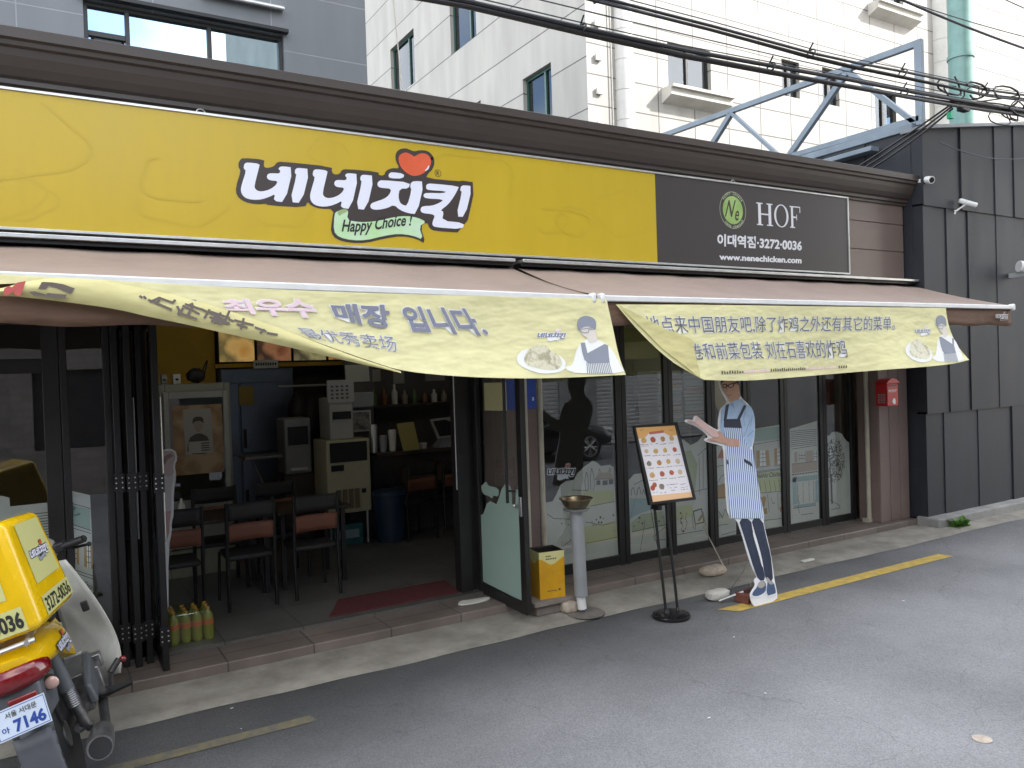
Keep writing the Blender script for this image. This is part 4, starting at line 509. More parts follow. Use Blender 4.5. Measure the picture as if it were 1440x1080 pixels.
# ================================================================== the ground
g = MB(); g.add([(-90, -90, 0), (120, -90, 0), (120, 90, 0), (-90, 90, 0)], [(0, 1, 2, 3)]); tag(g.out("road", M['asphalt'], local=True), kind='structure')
def strip(x):                            # slightly wavy road edge
    return 5.36 + .012 * math.sin(2.1 * x) + .008 * math.sin(7.3 * x + 1)
g = MB()
for i in range(-30, 140):
    x0, x1 = i * .15, (i + 1) * .15
    g.add([(x0, strip(x0), .004), (x1, strip(x1), .004), (x1, 5.47, .02), (x0, 5.47, .02), (x1, 5.96, .03), (x0, 5.96, .03)], [(0, 1, 2, 3), (3, 2, 4, 5)])
tag(g.out("kerb_strip", M['concrete'], local=True), kind='structure')
g = MB(); g.box(-3.4, 9.36, 5.9, 6.3, -.02, .1); tag(g.out("shop_step", M['step'], bevel=.008), kind='structure')
g = MB(); g.box(9.36, 20, 5.62, 5.92, 0, .13); tag(g.out("kerb_ledge", mat("pale_concrete", (.36, .36, .34), .85, c2=(.2, .2, .19), sc=3, bump=.3), bevel=.02), kind='structure')
for nm, m_, x0, x1, y0, y1, sk in (("road_line", 'yline', 5.06, 8.22, 4.80, 4.945, .12), ("road_line", 'yline2', -2.5, 1.42, 4.80, 4.90, .06)):
    g = MB(); g.add([(x0, y0, .004), (x1, y0, .004), (x1 - .02, y1, .004), (x0 - sk, y1, .004)], [(0, 1, 2, 3)])
    tag(g.out(nm, M[m_]), kind='structure')

# ================================================================== the shop building
shop = thing("shop_building", "single storey brown shop with black framed glass front and moulded cornice", "building", (3, 6.3, 0))
XL, XR = -3.4, 9.36
g = MB()                                  # fascia siding boards
for k in range(5):
    z0 = 2.74 + k * .335; g.box(XL, XR, 6.0, 6.28, z0 + (.008 if k else 0), min(z0 + .335, 4.0))
    if k: g.box(XL, XR, 6.012, 6.28, z0 - .002, z0 + .01)
g.out("fascia", M['fascia'], shop, bevel=.003)
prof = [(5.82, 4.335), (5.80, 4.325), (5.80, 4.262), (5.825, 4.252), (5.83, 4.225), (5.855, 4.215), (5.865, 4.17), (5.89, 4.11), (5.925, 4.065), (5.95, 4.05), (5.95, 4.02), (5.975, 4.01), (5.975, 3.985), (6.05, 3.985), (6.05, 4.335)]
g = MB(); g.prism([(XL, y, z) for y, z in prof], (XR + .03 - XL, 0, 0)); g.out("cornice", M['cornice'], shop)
g = MB(); g.box(XL, XR, 6.05, 8.5, 4.06, 4.3); g.box(3.35, XR, 8.5, 12.6, 4.06, 4.3); g.out("roof", mat("roof_sheet", (.12, .12, .12), .8, var=.2), shop)
g = MB()                                  # brown end pier of vertical boards
for k in range(3):
    x0 = 8.78 + k * .2; g.box(x0 + .004, x0 + .196 if k < 2 else XR, 6.0, 6.3, .1, 2.74)
g.box(8.78, XR, 6.015, 6.3, .1, 2.74); g.out("brown_pier", M['pier'], shop, bevel=.006)
g = MB(); g.box(3.50, 3.86, 6.0, 6.36, .1, 2.74); g.out("brown_pier", M['pier'], shop, bevel=.006)
g = MB(); g.box(XL, XR, 6.2, 6.36, 2.6, 2.735); g.box(XL, XR, 6.36, 6.5, 2.6, 2.95); g.out("window_header", M['black'], shop)
for a_, b_, c_ in ((XL - .1, XL, 6.0), (XR - .06, XR, 6.301)): g = MB(); g.box(a_, b_, c_, 11.3, 0, 4.06); g.out("side_wall", M['fascia'], shop)
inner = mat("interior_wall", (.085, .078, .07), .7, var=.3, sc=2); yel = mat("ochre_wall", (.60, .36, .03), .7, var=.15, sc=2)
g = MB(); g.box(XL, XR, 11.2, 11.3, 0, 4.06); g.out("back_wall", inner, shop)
g = MB(); g.box(1.0, 2.02, 10.72, 10.8, .12, 2.95); g.out("ochre_partition", yel, shop)
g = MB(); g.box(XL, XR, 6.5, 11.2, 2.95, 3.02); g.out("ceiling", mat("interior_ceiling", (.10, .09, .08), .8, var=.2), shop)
g = MB(); g.box(XL, XR, 6.301, 11.2, .02, .12)
tag(g.out("floor", m_panels("floor_tile", (.15, .145, .13), (.06, .06, .055), .6, .6, .006, .15, rough=.35, stain=.3)), kind='structure')

def door_panel(name, x0, x1, y, z0, z1, st=.05, bot=.11, top=.08, parent=shop, fm='black', d=.05, gl='glass', mid=None):
    f = MB(); f.box(x0, x0 + st, y, y + d, z0, z1); f.box(x1 - st, x1, y, y + d, z0, z1)
    f.box(x0 + st, x1 - st, y + .002, y + d - .002, z0, z0 + bot); f.box(x0 + st, x1 - st, y + .002, y + d - .002, z1 - top, z1)
    if mid: f.box(x0 + st, x1 - st, y + .002, y + d - .002, mid - .05, mid + .05)
    fo = f.out(name, M[fm], parent, bevel=.004)
    p = MB(); p.box(x0 + st - .004, x1 - st + .004, y + .016, y + .022, z0 + bot - .004, z1 - top + .004); p.out("pane", M[gl], fo)
    return fo
def art(items, wd=.006, Y=6.327, parent=None, name="window_sticker", lift=.0004):
    s = MB(); k = 0
    for key, m_ in items:
        D_ = key if not isinstance(key, str) else WART[key]
        polys = D_ if isinstance(D_[0][0], (tuple, list)) else [D_]
        if m_ == 'line': polys = [q for P in polys for q in ribbon(P, wd)]; mm = M['f_line']
        elif m_ == 'dots':
            polys = [disc(p, random.uniform(.006, .014), 7) for p in D_]; mm = M['f_line']
        else: mm = M[m_]
        for P in polys: s.poly([(x, Y - k * lift, z) for x, z in P], mm)
        k += 1
    return s.out(name, None, parent)
# every pane of the right hand bank, from the pier to the end pier
ZT = 2.6
pC = door_panel("folding_door", 3.98, 5.06, 6.3, .11, ZT, st=.075, bot=.11)
art([('filmC', 'film'), ('C_field1', 'f_lite'), ('C_field2', 'f_lite'), ('C_roof', 'f_pink'), ('C_house', 'film'), ('C_wins', 'f_line'), ('C_lines', 'line'), ('C_dots', 'dots')], .006, 6.327, pC)
pD = door_panel("folding_door", 5.065, 5.685, 6.3, .11, ZT, st=.06, bot=.09)
art([('filmD', 'film'), ('D_green', 'f_green'), ('D_lake', 'f_blue'), ('D_fence', 'white'), ('D_lines', 'line'), ('D_dots', 'dots')], .006, 6.327, pD)
pE = door_panel("folding_door", 5.69, 6.295, 6.3, .11, ZT, st=.06, bot=.09)
art([('filmE', 'film'), ('E_green', 'f_green'), ('E_greenb', 'f_lite'), ('E_lines', 'line'), ('E_board', 'f_line'), ('E_boardin', 'film'), ('E_drum', 'f_orange'), ('E_dots', 'dots')], .006, 6.327, pE)
pF0 = door_panel("folding_door", 6.30, 6.85, 6.3, .11, ZT, st=.06, bot=.09)
art([('filmF0', 'film'), ('F0_oran', 'f_red'), ('F0_tan', 'f_orange'), ('F0_arch', 'line')], .006, 6.327, pF0)
pF = door_panel("folding_door", 6.855, 7.455, 6.3, .11, ZT, st=.06, bot=.09)
fs = art([('filmF', 'film'), ('F_mint', 'f_mint'), ('F_shut', 'f_orange'), ('F_wins', 'white'), ('F_brown', 'f_orange'), ('F_red', 'f_red'), ('F_awn', 'f_lite'), ('F_text', 'f_lite'), ('F_wl', 'line')], .006, 6.327, pF)
pG = door_panel("folding_door", 7.46, 8.14, 6.3, .11, ZT, st=.06, bot=.09)
art([('filmG', 'film'), ('G_shut', 'f_pink'), ('G_pink', 'f_pink'), ('G_blue', 'f_blue'), ('G_dash', 'f_line'), ('G_lines', 'line')], .006, 6.327, pG)
pH = door_panel("folding_door", 8.145, 8.72, 6.3, .11, ZT, st=.065, bot=.09)
rg = random.Random(3); cc, ce, ct, cb = WART['H_crown']
dots = []
for _ in range(430):
    a = rg.uniform(0, 6.283); q = math.sqrt(rg.random()); x = cc[0] + (ce[0] - cc[0]) * q * math.cos(a); z = (ct[1] + cb[1]) / 2 + (ct[1] - cb[1]) / 2 * q * math.sin(a)
    if x < 8.62: dots.append(ribbon([(x, z), (x + rg.uniform(-.016, .016), z + rg.uniform(-.016, .016))], .011)[0])
art([('filmH', 'film'), ('H_lines', 'line'), ('H_trunk', 'f_line'), ('H_lamp', 'white'), (dots, 'f_line')], .006, 6.327, pH)
# the brand lettering along the drawn shop front
def put_text(mb, body, q, Y, m_, bold=.0, shear=0, fit=1.0):
    vs_, fs_, _ = text2d(body, bold, shear); pts = []
    for u, v in vs_:
        x, z = bil(q, u, v); pts.append((x, Y, z))
    mb.add(pts, fs_, m_)
t_ = MB(); put_text(t_, "NeNe Chicken", WART['F_text'], 6.3235, M['f_line'], .01, .25); t_.out("window_lettering", None, pF)
g = MB(); g.tube([(8.745, 6.14, .1), (8.745, 6.14, 2.7)], .028, 12); g.box(8.70, 8.79, 6.12, 6.2, .1, .15); g.out("downpipe", M['cream'], shop, smooth=True)
g = MB(); g.tube([(3.885, 5.99, .1), (3.885, 5.99, 2.7)], .024, 12); g.out("downpipe", M['cream'], shop, smooth=True)
g = MB(); g.tube([(3.70, 5.965, .1), (3.70, 5.965, 2.7)], .03, 12); g.out("downpipe", M['cream'], shop, smooth=True)
# left end of the front
pL = door_panel("folding_door", -1.25, .16, 6.3, .11, ZT, st=.1, bot=.11, fm='frame', mid=2.24)
art([('filmL', 'film'), ('L_lines', 'line')], .006, 6.327, pL)
pM = door_panel("folding_door", .165, .475, 6.3, .11, ZT, st=.045, bot=.1, fm='frame')
art([('filmM', 'film'), ('M_mint', 'f_mint'), ('M_shut', 'f_orange'), ('M_wins', 'white'), ('M_lines', 'line')], .005, 6.327, pM)
t_ = MB(); put_text(t_, "NeNe Chick", WART['M_text'], 6.3235, M['f_line'], .01, .25); t_.out("window_lettering", None, pM)
# stack of folded leaves standing edge on beside the opening
for k, (x, y0, y1) in enumerate(((.50, 6.22, 6.95), (.575, 6.16, 6.9), (.65, 6.2, 6.93), (.725, 5.97, 6.8))):
    f = MB(); a = .018 * (k % 2) - .01
    def hx(ya, yb, za, zb, t=.045):
        f.hexa([(x + a * (ya - y0) / .7 - t / 2, ya, za), (x + a * (ya - y0) / .7 + t / 2, ya, za), (x + a * (yb - y0) / .7 - t / 2, yb, za), (x + a * (yb - y0) / .7 + t / 2, yb, za),
                (x + a * (ya - y0) / .7 - t / 2, ya, zb), (x + a * (ya - y0) / .7 + t / 2, ya, zb), (x + a * (yb - y0) / .7 - t / 2, yb, zb), (x + a * (yb - y0) / .7 + t / 2, yb, zb)])
    hx(y0, y0 + .07, .035 if k == 3 and y0 < 5.9 else .103, ZT); hx(y1 - .07, y1, .05, ZT); hx(y0 + .07, y1 - .07, .05, .2, .04); hx(y0 + .07, y1 - .07, ZT - .1, ZT, .04)
    fo = f.out("folding_door", M['black'], shop, bevel=.004)
    p = MB(); p.box(x - .004 + a * .1, x + .004 + a * .1, y0 + .06, y1 - .06, .19, ZT - .09); p.out("pane", M['dim_glass'], fo)
    for zz in (.28, 1.34):
        h = MB(); h.box(x - .034, x + .034, y0 - .006, y0, zz, zz + .13, M['black'])
        for i in range(3):
            for sx in (-.02, .02): h.ball((x + sx, y0 - .007, zz + .03 + i * .035), .006, 8, M['alu'])
        h.out("hinge", None, fo)
    if k in (1, 3):
        h = MB(); h.tube([(x + .03, y0 + .03, 1.0), (x + .03, y0 + .03, 2.0)], .007, 6); h.out("seal_strip", M['alu'], fo)
# jamb and open entrance door
g = MB(); g.box(3.24, 3.36, 6.38, 6.5, .12, ZT); g.box(3.361, 3.52, 6.41, 6.49, .1, ZT); g.out("door_jamb", M['frame'], shop, bevel=.004)
g = MB(); g.tube([(3.235, 6.40, 1.05), (3.235, 6.40, 2.35)], .006, 6); g.out("seal_strip", M['alu'], shop)
f = MB(); y0, y1, X, zb, zt = 5.555, 6.40, 3.41, .085, 2.45
f.box(X, X + .05, y0, y0 + .08, zb, zt); f.box(X, X + .05, y1 - .075, y1, zb, zt); f.box(X + .002, X + .048, y0 + .08, y1 - .075, zb, zb + .10); f.box(X + .002, X + .048, y0 + .08, y1 - .075, zt - .1, zt)
ed = f.out("entrance_door", M['frame'], shop, bevel=.005)
p = MB(); p.box(X + .022, X + .028, y0 + .076, y1 - .07, zb + .095, zt - .095); p.out("pane", M['glass'], ed)
s = MB()
for q in ('door_film', 'door_cloud'):
    s.prism([(X + .0205, y, z) for y, z in (DOORART[q] if q == 'door_film' else cha(DOORART[q], 1))], (-.0008, 0, 0), M['mint'])
s.out("window_sticker", None, ed)
s = MB(); s.prism([(X + .020, y, z) for y, z in DOORART['door_paper']], (-.0015, 0, 0), M['ypaper']); s.out("paper_notice", None, ed)
s = MB(); s.tube([(X - .05, y0 + .17, 1.0), (X - .05, y0 + .17, 2.3)], .014, 10); s.tube([(X - .05, y0 + .17, 1.1), (X, y0 + .12, 1.1)], .009, 8); s.tube([(X - .05, y0 + .17, 2.2), (X, y0 + .12, 2.2)], .009, 8); s.out("pull_handle", M['black'], ed, smooth=True)
s = MB(); s.box(X - .012, X, y0 + .02, y0 + .06, .90, 1.06); s.ball((X - .02, y0 + .11, .98), .02, 10); s.out("lock", M['alu'], ed, bevel=.003)
g = MB(); g.box(3.51, 3.845, 5.985, 5.998, 1.76, 2.02, M['blue_s']); put_text(g, "CE", [(3.66, 1.955), (3.735, 1.955), (3.735, 1.88), (3.66, 1.88)], 5.982, M['white'], .03)
put_text(g, "s", [(3.80, 1.86), (3.82, 1.86), (3.82, 1.83), (3.80, 1.83)], 5.982, M['white'], .03)
tag(g.out("wall_sign", None), "small blue sign with white letters on the brown pier behind the open door", "sign")

# ================================================================== neighbours
def wall_holes(mb, x0, x1, z0, z1, holes, P, dep=.12, m=None):     # P(x, d, z): d = depth into the wall
    xs = sorted({x0, x1, *[h[0] for h in holes], *[h[1] for h in holes]}); zs = sorted({z0, z1, *[h[2] for h in holes], *[h[3] for h in holes]})
    for a, b in zip(xs[:-1], xs[1:]):
        for c, d in zip(zs[:-1], zs[1:]):
            if any(h[0] <= (a + b) / 2 <= h[1] and h[2] <= (c + d) / 2 <= h[3] for h in holes): continue
            mb.poly([P(a, 0, c), P(b, 0, c), P(b, 0, d), P(a, 0, d)], m)
    for a, b, c, d in holes:
        mb.poly([P(a, 0, c), P(a, dep, c), P(b, dep, c), P(b, 0, c)], m); mb.poly([P(a, 0, d), P(b, 0, d), P(b, dep, d), P(a, dep, d)], m)
        mb.poly([P(a, 0, c), P(a, 0, d), P(a, dep, d), P(a, dep, c)], m); mb.poly([P(b, 0, c), P(b, dep, c), P(b, dep, d), P(b, 0, d)], m)
gb = thing("grey_building", "grey panelled building with a long band window above the shop roof", "building", (0, 8.5, 0))
g = MB(); hl = [(.54, 2.42, 5.05, 5.74)]
wall_holes(g, -9, 3.35, 4.3, 9.2, hl, lambda x, d, z: (x, 8.5 + d, z)); g.poly([(3.35, 8.5, 4.3), (3.35, 15, 4.3), (3.35, 15, 9.2), (3.35, 8.5, 9.2)]); g.poly([(-9, 8.5, 9.2), (3.35, 8.5, 9.2), (3.35, 15, 9.2), (-9, 15, 9.2)])
g.out("wall", M['greybld'], gb)
dk = mat("room_dark", (.02, .02, .022), .8)
f = MB()
f.box(.54, 2.42, 8.56, 8.61, 5.70, 5.74); f.box(.54, 2.42, 8.56, 8.61, 5.05, 5.09)
for x in (.54, .90, 1.66, 2.38): f.box(x, x + .04, 8.55, 8.61, 5.09, 5.70)
f.box(.58, .90, 8.555, 8.61, 5.42, 5.47); f.box(.60, .63, 8.55, 8.6, 5.09, 5.40); f.box(.86, .89, 8.55, 8.6, 5.09, 5.40); f.box(.60, .89, 8.55, 8.6, 5.37, 5.40)
fo = f.out("window", M['frame'], gb, bevel=.003)
p = MB(); p.box(.58, 2.38, 8.585, 8.592, 5.09, 5.70); p.out("pane", M['sky_glass'], fo)
p = MB(); p.box(.5, 2.46, 8.75, 8.76, 5.0, 5.8); p.out("blind", mat("window_blind", (.25, .3, .3), .8), fo)
g = MB(); g.box(.50, 2.46, 8.42, 8.5, 5.745, 5.785); g.out("window_hood", M['black'], gb, bevel=.004)
g = MB(); g.tube([(1.6, 8.42, 5.985), (2.42, 8.42, 5.985)], .016, 10); g.box(1.6, 2.42, 8.44, 8.5, 5.99, 6.02); g.out("light_bar", M['alu'], gb)

wb = thing("stone_building", "tall white stone clad building with hooded windows behind the shop", "building", (18, 13, 0))
WX = 9.82
ff = [(12.0, 13.28, 8.05, 9.10), (19.2, 20.55, 11.35, 12.6), (15.62, 16.25, 8.48, 9.35), (17.1, 17.75, 8.5, 9.4), (19.2, 20.1, 7.9, 9.2), (12.0, 13.28, 11.6, 12.7), (14.9, 16.2, 11.4, 12.6)]
sf = [(14.27, 15.42, 7.5, 8.72), (21.2, 22.95, 10.55, 12.1), (17.5, 18.9, 10.5, 12.4), (17.4, 18.15, 7.6, 8.86), (14.3, 15.4, 11.0, 12.2), (25.2, 26.6, 10.5, 12)]
g = MB(); wall_holes(g, WX, 46, 0, 17, ff, lambda x, d, z: (x, 13 + d, z), .16); g.out("front_wall", M['granite'], wb)
g = MB(); wall_holes(g, 13, 40, 0, 17, sf, lambda y, d, z: (WX + d, y, z), .16); g.poly([(WX, 13, 17), (46, 13, 17), (46, 40, 17), (WX, 40, 17)]); g.out("side_wall", M['granite_s'], wb)
for i, (a, b, c, d) in enumerate(ff):
    f = MB(); f.box(a, b, 13.10, 13.15, d - .06, d); f.box(a, b, 13.10, 13.15, c, c + .05); f.box(a, a + .05, 13.10, 13.15, c + .05, d - .06); f.box(b - .05, b, 13.10, 13.15, c + .05, d - .06)
    f.box((a + b) / 2 - .03, (a + b) / 2 + .03, 13.09, 13.15, c + .05, d - .06)
    fo = f.out("window", M['frame'], wb); p = MB(); p.box(a, b, 13.135, 13.14, c, d); p.out("pane", M['far_glass'], fo)
    p = MB(); p.box(a, b, 13.28, 13.29, c, d); p.out("curtain", mat("room_grey", (.09, .1, .11), .8), fo)
    if i in (0, 1, 5, 6):
        s = MB(); s.prism([(a - .2, 12.7, c - .2), (a - .2, 12.7, c - .06), (a - .2, 12.62, c - .06), (a - .2, 12.62, c), (a - .2, 13.0, c), (a - .2, 13.0, c - .32)], (b - a + .55, 0, 0)); s.out("window_sill", M['stone'], fo)
for a, b, c, d in sf:
    f = MB(); X = WX + .1; f.box(X, X + .05, a, b, d - .06, d); f.box(X, X + .05, a, b, c, c + .05); f.box(X, X + .05, a, a + .05, c + .05, d - .06); f.box(X, X + .05, b - .05, b, c + .05, d - .06); f.box(X - .01, X + .05, a + (b - a) * .3, a + (b - a) * .3 + .06, c + .05, d - .06)
    fo = f.out("window", mat("green_frame", (.02, .07, .055), .4), wb); p = MB(); p.box(X + .035, X + .04, a, b, c, d); p.out("pane", M['dim_glass'], fo)
    p = MB(); p.box(X + .16, X + .17, a, b, c, d); p.out("curtain", mat("net_curtain", (.32, .31, .28), .9, var=.3, sc=9, stretch=(1, 8, .3)), fo)
for x, r in ((10.76, .21), (22.3, .42)):
    g = MB(); pr_ = [(r, 0)]
    for k in range(24): pr_ += [(r, k * .62 + .6), (r - .012, k * .62 + .605), (r - .012, k * .62 + .615), (r, k * .62 + .62)]
    g.lathe((x, 12.98, 1), pr_, 24); g.out("half_column", M['stone'] if False else mat("granite_column", (.60, .585, .55), .6, var=.1, sc=3), wb, smooth=True)
g = MB(); g.tube([(10.42, 12.95, 1), (10.42, 12.95, 16)], .012, 6)
for k in range(9): g.box(10.02, 10.16, 12.93, 12.985, 6.3 + k * .68, 6.42 + k * .68)
g.out("wall_bracket", M['stone'], wb)
tp = MB(); tp.tube([(14.3, 8.0, 4), (14.3, 8.0, 11)], .2, 20); tp.lathe((14.3, 8.0, 7.35), [(.22, 0), (.22, .06)], 20)
tag(tp.out("utility_pole", M['teal'], smooth=True), "teal round pole behind the dark metal wall where the cables meet", "pole")

zb_ = thing("metal_clad_building", "dark zinc clad building with staggered vertical sheets beside the shop", "building", (12, 5.8, 0))
def ztop(x): return 4.88 + (x - 9.39) * .146
rz = random.Random(11)
g = MB()
def sheet(x0, x1, z0, z1, dy, top=None):
    a = 5.80 - dy; e = rz.uniform(.008, .02); x1 -= .008; za, zb2 = (ztop(x0), ztop(x1)) if top else (z1, z1)
    g.hexa([(x0, a - e, z0), (x1, a, z0), (x0, 5.9, z0), (x1, 5.9, z0), (x0, a - e, za), (x1, a, zb2), (x0, 5.9, za), (x1, 5.9, zb2)], rz.choice((M['zinc'], M['zinc'], M['zinc2'])))
def row(seams, z0, z1, dy, top=None):
    for a, b in zip(seams[:-1], seams[1:]): sheet(a, b, z0, z1, dy + rz.uniform(0, .008), top)
row([9.40, 10.22, 11.02, 11.5, 12.2, 12.9, 13.7, 14.6, 15.6, 16.5, 17.4, 18.5, 19.5], 3.96, 9, .035, True)
row([9.40, 9.9, 10.38, 11.06, 11.85, 12.6, 13.5, 14.4, 15.3, 16.2, 17.2, 18.4, 19.5], 1.40, 3.98, .018)
row([9.40, 9.78, 10.55, 11.38, 12.2, 13.0, 13.9, 14.8, 15.7, 16.6, 17.6, 19.5], .12, 1.42, .0)
g.out("front_cladding", None, zb_)
g = MB()
for k in range(9):
    y0 = 5.9 + k * .62; g.hexa([(9.395 - .01 * (k % 2), y0, .1), (9.5, y0, .1), (9.395 - .01 * (k % 2), y0 + .615, .1), (9.5, y0 + .615, .1), (9.395 - .01 * (k % 2), y0, 4.9), (9.5, y0, 4.9), (9.395 - .01 * (k % 2), y0 + .615, 4.9), (9.5, y0 + .615, 4.9)])
g.box(9.5, 19.5, 5.93, 11.5, .1, 4.86, M['zinc']); g.box(9.41, 19.5, 5.88, 5.93, .1, 4.84, M['zinc_d']) if False else None; g.out("side_cladding", M['zinc'], zb_)
g = MB(); g.prism([(9.35, 5.70, ztop(9.35)), (19.6, 5.70, ztop(19.6)), (19.6, 5.70, ztop(19.6) + .04), (9.35, 5.70, ztop(9.35) + .04)], (0, .3, 0)); g.out("top_flashing", mat("flashing", (.22, .235, .25), .45, .3, var=.1), zb_)
g = MB(); g.box(9.37, 9.56, 5.86, 11.4, 4.90, 4.99); g.box(9.2, 9.37, 6.3, 9.6, 4.74, 4.80); g.out("eaves_beam", M['steel_b'], zb_, bevel=.006)
# steel truss in the plane x = 9.46
tr = thing("steel_truss", "blue grey welded steel truss frame standing on the roof edge", "truss", (9.46, 8, 4.99))
def bar(mb, a, b, wv=.07):
    d = Vector((0, b[0] - a[0], b[1] - a[1])); n = Vector((0, -d.z, d.y)).normalized() * wv / 2; P = [Vector((9.425, a[0], a[1])), Vector((9.425, b[0], b[1]))]
    mb.prism([P[0] + n, P[1] + n, P[1] - n, P[0] - n], (.07, 0, 0))
tt = lambda y, z: (y, z)
for nm, a, b, w_ in (("post", (5.80, 4.95), (5.80, 5.99), .09), ("top_chord", (5.84, 5.95), (11.2, 6.08), .08), ("strut", (5.85, 4.98), (6.78, 5.93), .06), ("brace", (6.80, 5.93), (7.85, 5.0), .08), ("strut", (7.85, 5.0), (8.84, 5.98), .05), ("brace", (8.86, 5.98), (9.75, 5.2), .08), ("strut", (9.75, 5.2), (10.6, 6.02), .05), ("bottom_chord", (5.8, 5.035), (11.2, 5.075), .07)):
    g = MB(); bar(g, a, b, w_); g.out(nm, M['steel_b'], tr, bevel=.004)

# the other side of the street (behind the viewer; seen in the glass)
ob = thing("low_building", "low pale building across the street reflected in the glass", "building", (-5, -4.6, 0))
g = MB(); wall_holes(g, -22, 6.0, 0, 5.6, [(-4, -1.5, 0, 2.5), (0, 2.2, .9, 2.4), (3.2, 5.2, .9, 2.4), (-10, -6, 0, 2.6), (0, 2, 3.4, 4.7), (3.4, 5.2, 3.4, 4.7)], lambda x, d, z: (x, -4.6 - d, z))
g.poly([(-22, -4.6, 5.6), (6, -4.6, 5.6), (6, -12, 5.6), (-22, -12, 5.6)]); g.poly([(6, -4.6, 0), (6, -12, 0), (6, -12, 5.6), (6, -4.6, 5.6)]); g.out("wall", m_panels("brick_render", (.30, .26, .23), (.2, .19, .18), .42, .14, .012, .3, rot=(R(90), 0, 0), offset=.5), ob)
g = MB()
for a, b, c, d in [(-4, -1.5, 0, 2.5), (0, 2.2, .9, 2.4), (3.2, 5.2, .9, 2.4), (-10, -6, 0, 2.6), (0, 2, 3.4, 4.7), (3.4, 5.2, 3.4, 4.7)]: g.box(a, b, -4.74, -4.72, c, d)
g.out("window", dk, ob)
ot = thing("tall_building", "tall grey building across the street, sized to shade the shop, roller shutter reflected in glass", "building", (16, -4.6, 0))
hs = [(7.4, 11.8, 0, 2.7), (13, 17, 0, 2.7)] + [(7.2 + i * 2.4, 8.6 + i * 2.4, 4 + k * 3, 5.6 + k * 3) for i in range(8) for k in range(5)]
g = MB(); wall_holes(g, 6.05, 28, 0, 21, hs, lambda x, d, z: (x, -4.6 - d, z), .2)  # height and length shaped to keep the sun off shop and road
g.poly([(6.05, -4.6, 0), (6.05, -4.6, 21), (6.05, -11, 21), (6.05, -11, 0)]); g.poly([(28, -4.6, 0), (28, -11, 0), (28, -11, 21), (28, -4.6, 21)]); g.poly([(6.05, -4.6, 21), (28, -4.6, 21), (28, -11, 21), (6.05, -11, 21)])
g.out("wall", mat("grey_render", (.42, .41, .39), .8, c2=(.3, .3, .29), sc=.7), ot)
g = MB()
for h in hs[2:]: g.box(h[0], h[1], -4.79, -4.77, h[2], h[3])
g.out("window", dk, ot)
for h in hs[:2]:
    g = MB()
    for k in range(26): g.prism([(h[0], -4.70, k * .104), (h[0], -4.67, k * .104 + .03), (h[0], -4.67, k * .104 + .08), (h[0], -4.70, k * .104 + .104), (h[0], -4.73, k * .104 + .104), (h[0], -4.73, k * .104)], (h[1] - h[0], 0, 0))
    g.out("roller_shutter", mat("shutter_steel", (.72, .72, .7), .5, .3, var=.15), ot)
# ================================================================== shop sign
YS = 5.88
def flat(mb, polys, Y, m_, n=0):
    for P in polys:
        P = cha(P, n) if n else P
        mb.poly([(x, Y, z) for x, z in P], m_)
def faint_drawings(mb):
    rg = random.Random(31); m_ = mat("sign_faint_print", (.495, .347, .0145), .38)
    for k in range(13):
        cx, cz, r_ = rg.uniform(-.2, 5.1), rg.uniform(3.25, 3.8), rg.uniform(.10, .34); a0 = rg.uniform(0, 6); n = rg.randint(14, 26)
        P = [(cx + r_ * 1.25 * math.cos(a0 + t * .22) * (1 + .12 * math.sin(t * .7 + k)), cz + r_ * .8 * math.sin(a0 + t * .22) * (1 + .1 * math.sin(t * .9))) for t in range(n)]
        P = [p for p in P if 3.12 < p[1] < 3.93 and p[0] < 5.18]
        if len(P) < 4: continue
        A, B = strip2d(P, .018); y_ = YS - .001 - .0001 * k; mb.add([(x, y_, z) for x, z in A + B], [(i, i + 1, n_ + i + 1, n_ + i) for n_ in (len(A),) for i in range(n_ - 1)], m_)
sg = thing("shop_sign", "long yellow lightbox sign with a dark panel at its end above the awnings", "sign", (3, 5.88, 3.09))
g = MB(); g.box(-3.3, 5.22, 5.88, 6.0, 3.10, 3.955); yp = g.out("yellow_panel", M['sign_y'], sg); g = MB(); faint_drawings(g); g.out("faint_print", None, yp)
g = MB(); g.box(5.22, 8.115, 5.88, 6.0, 3.10, 3.955); g.out("black_panel", M['sign_k'], sg)
g = MB(); g.box(-3.3, 8.13, 5.868, 6.0, 3.955, 3.972); g.box(-3.3, 8.13, 5.868, 6.0, 3.083, 3.10); g.box(8.115, 8.13, 5.868, 6.0, 3.10, 3.955); g.out("frame", M['alu'], sg, bevel=.002)
g = MB(); flat(g, [LOGO['out']], YS - .002, M['logo_k'], 1); lo = g.out("logo_outline", None, sg)
g = MB(); flat(g, LOGO['letters'], YS - .004, M['logo_w'], 1); g.out("logo_letters", None, sg)
g = MB(); flat(g, [LOGO['rib']], YS - .0045, M['ribbon'], 1); flat(g, [LOGO['scr']], YS - .0055, M['ribbon_d'], 1)
tx = LOGO['txt']; d_ = Vector((tx[1][0] - tx[0][0], tx[1][1] - tx[0][1]))
def happy(u):                            # gentle wave of the lettering along the ribbon
    return -.010 * math.sin(u * 5.5) + .002
vs_, fs_, _ = text2d("Happy Choice !", .022, .32)
g.add([(tx[0][0] + d_.x * u, YS - .0065, tx[0][1] + d_.y * u + happy(u) + (v - .2) * .122) for u, v in vs_], fs_, M['ink']); g.out("logo_ribbon", None, sg)
g = MB(); flat(g, [LOGO['heart']], YS - .004, M['heart'], 2); flat(g, [LOGO['hil']], YS - .005, M['logo_w'], 1); g.out("logo_heart", None, sg)
g = MB(); c_ = LOGO['reg'][0]; r_ = .03
ring = disc(c_, r_, 24); rin = disc(c_, r_ * .86, 24)
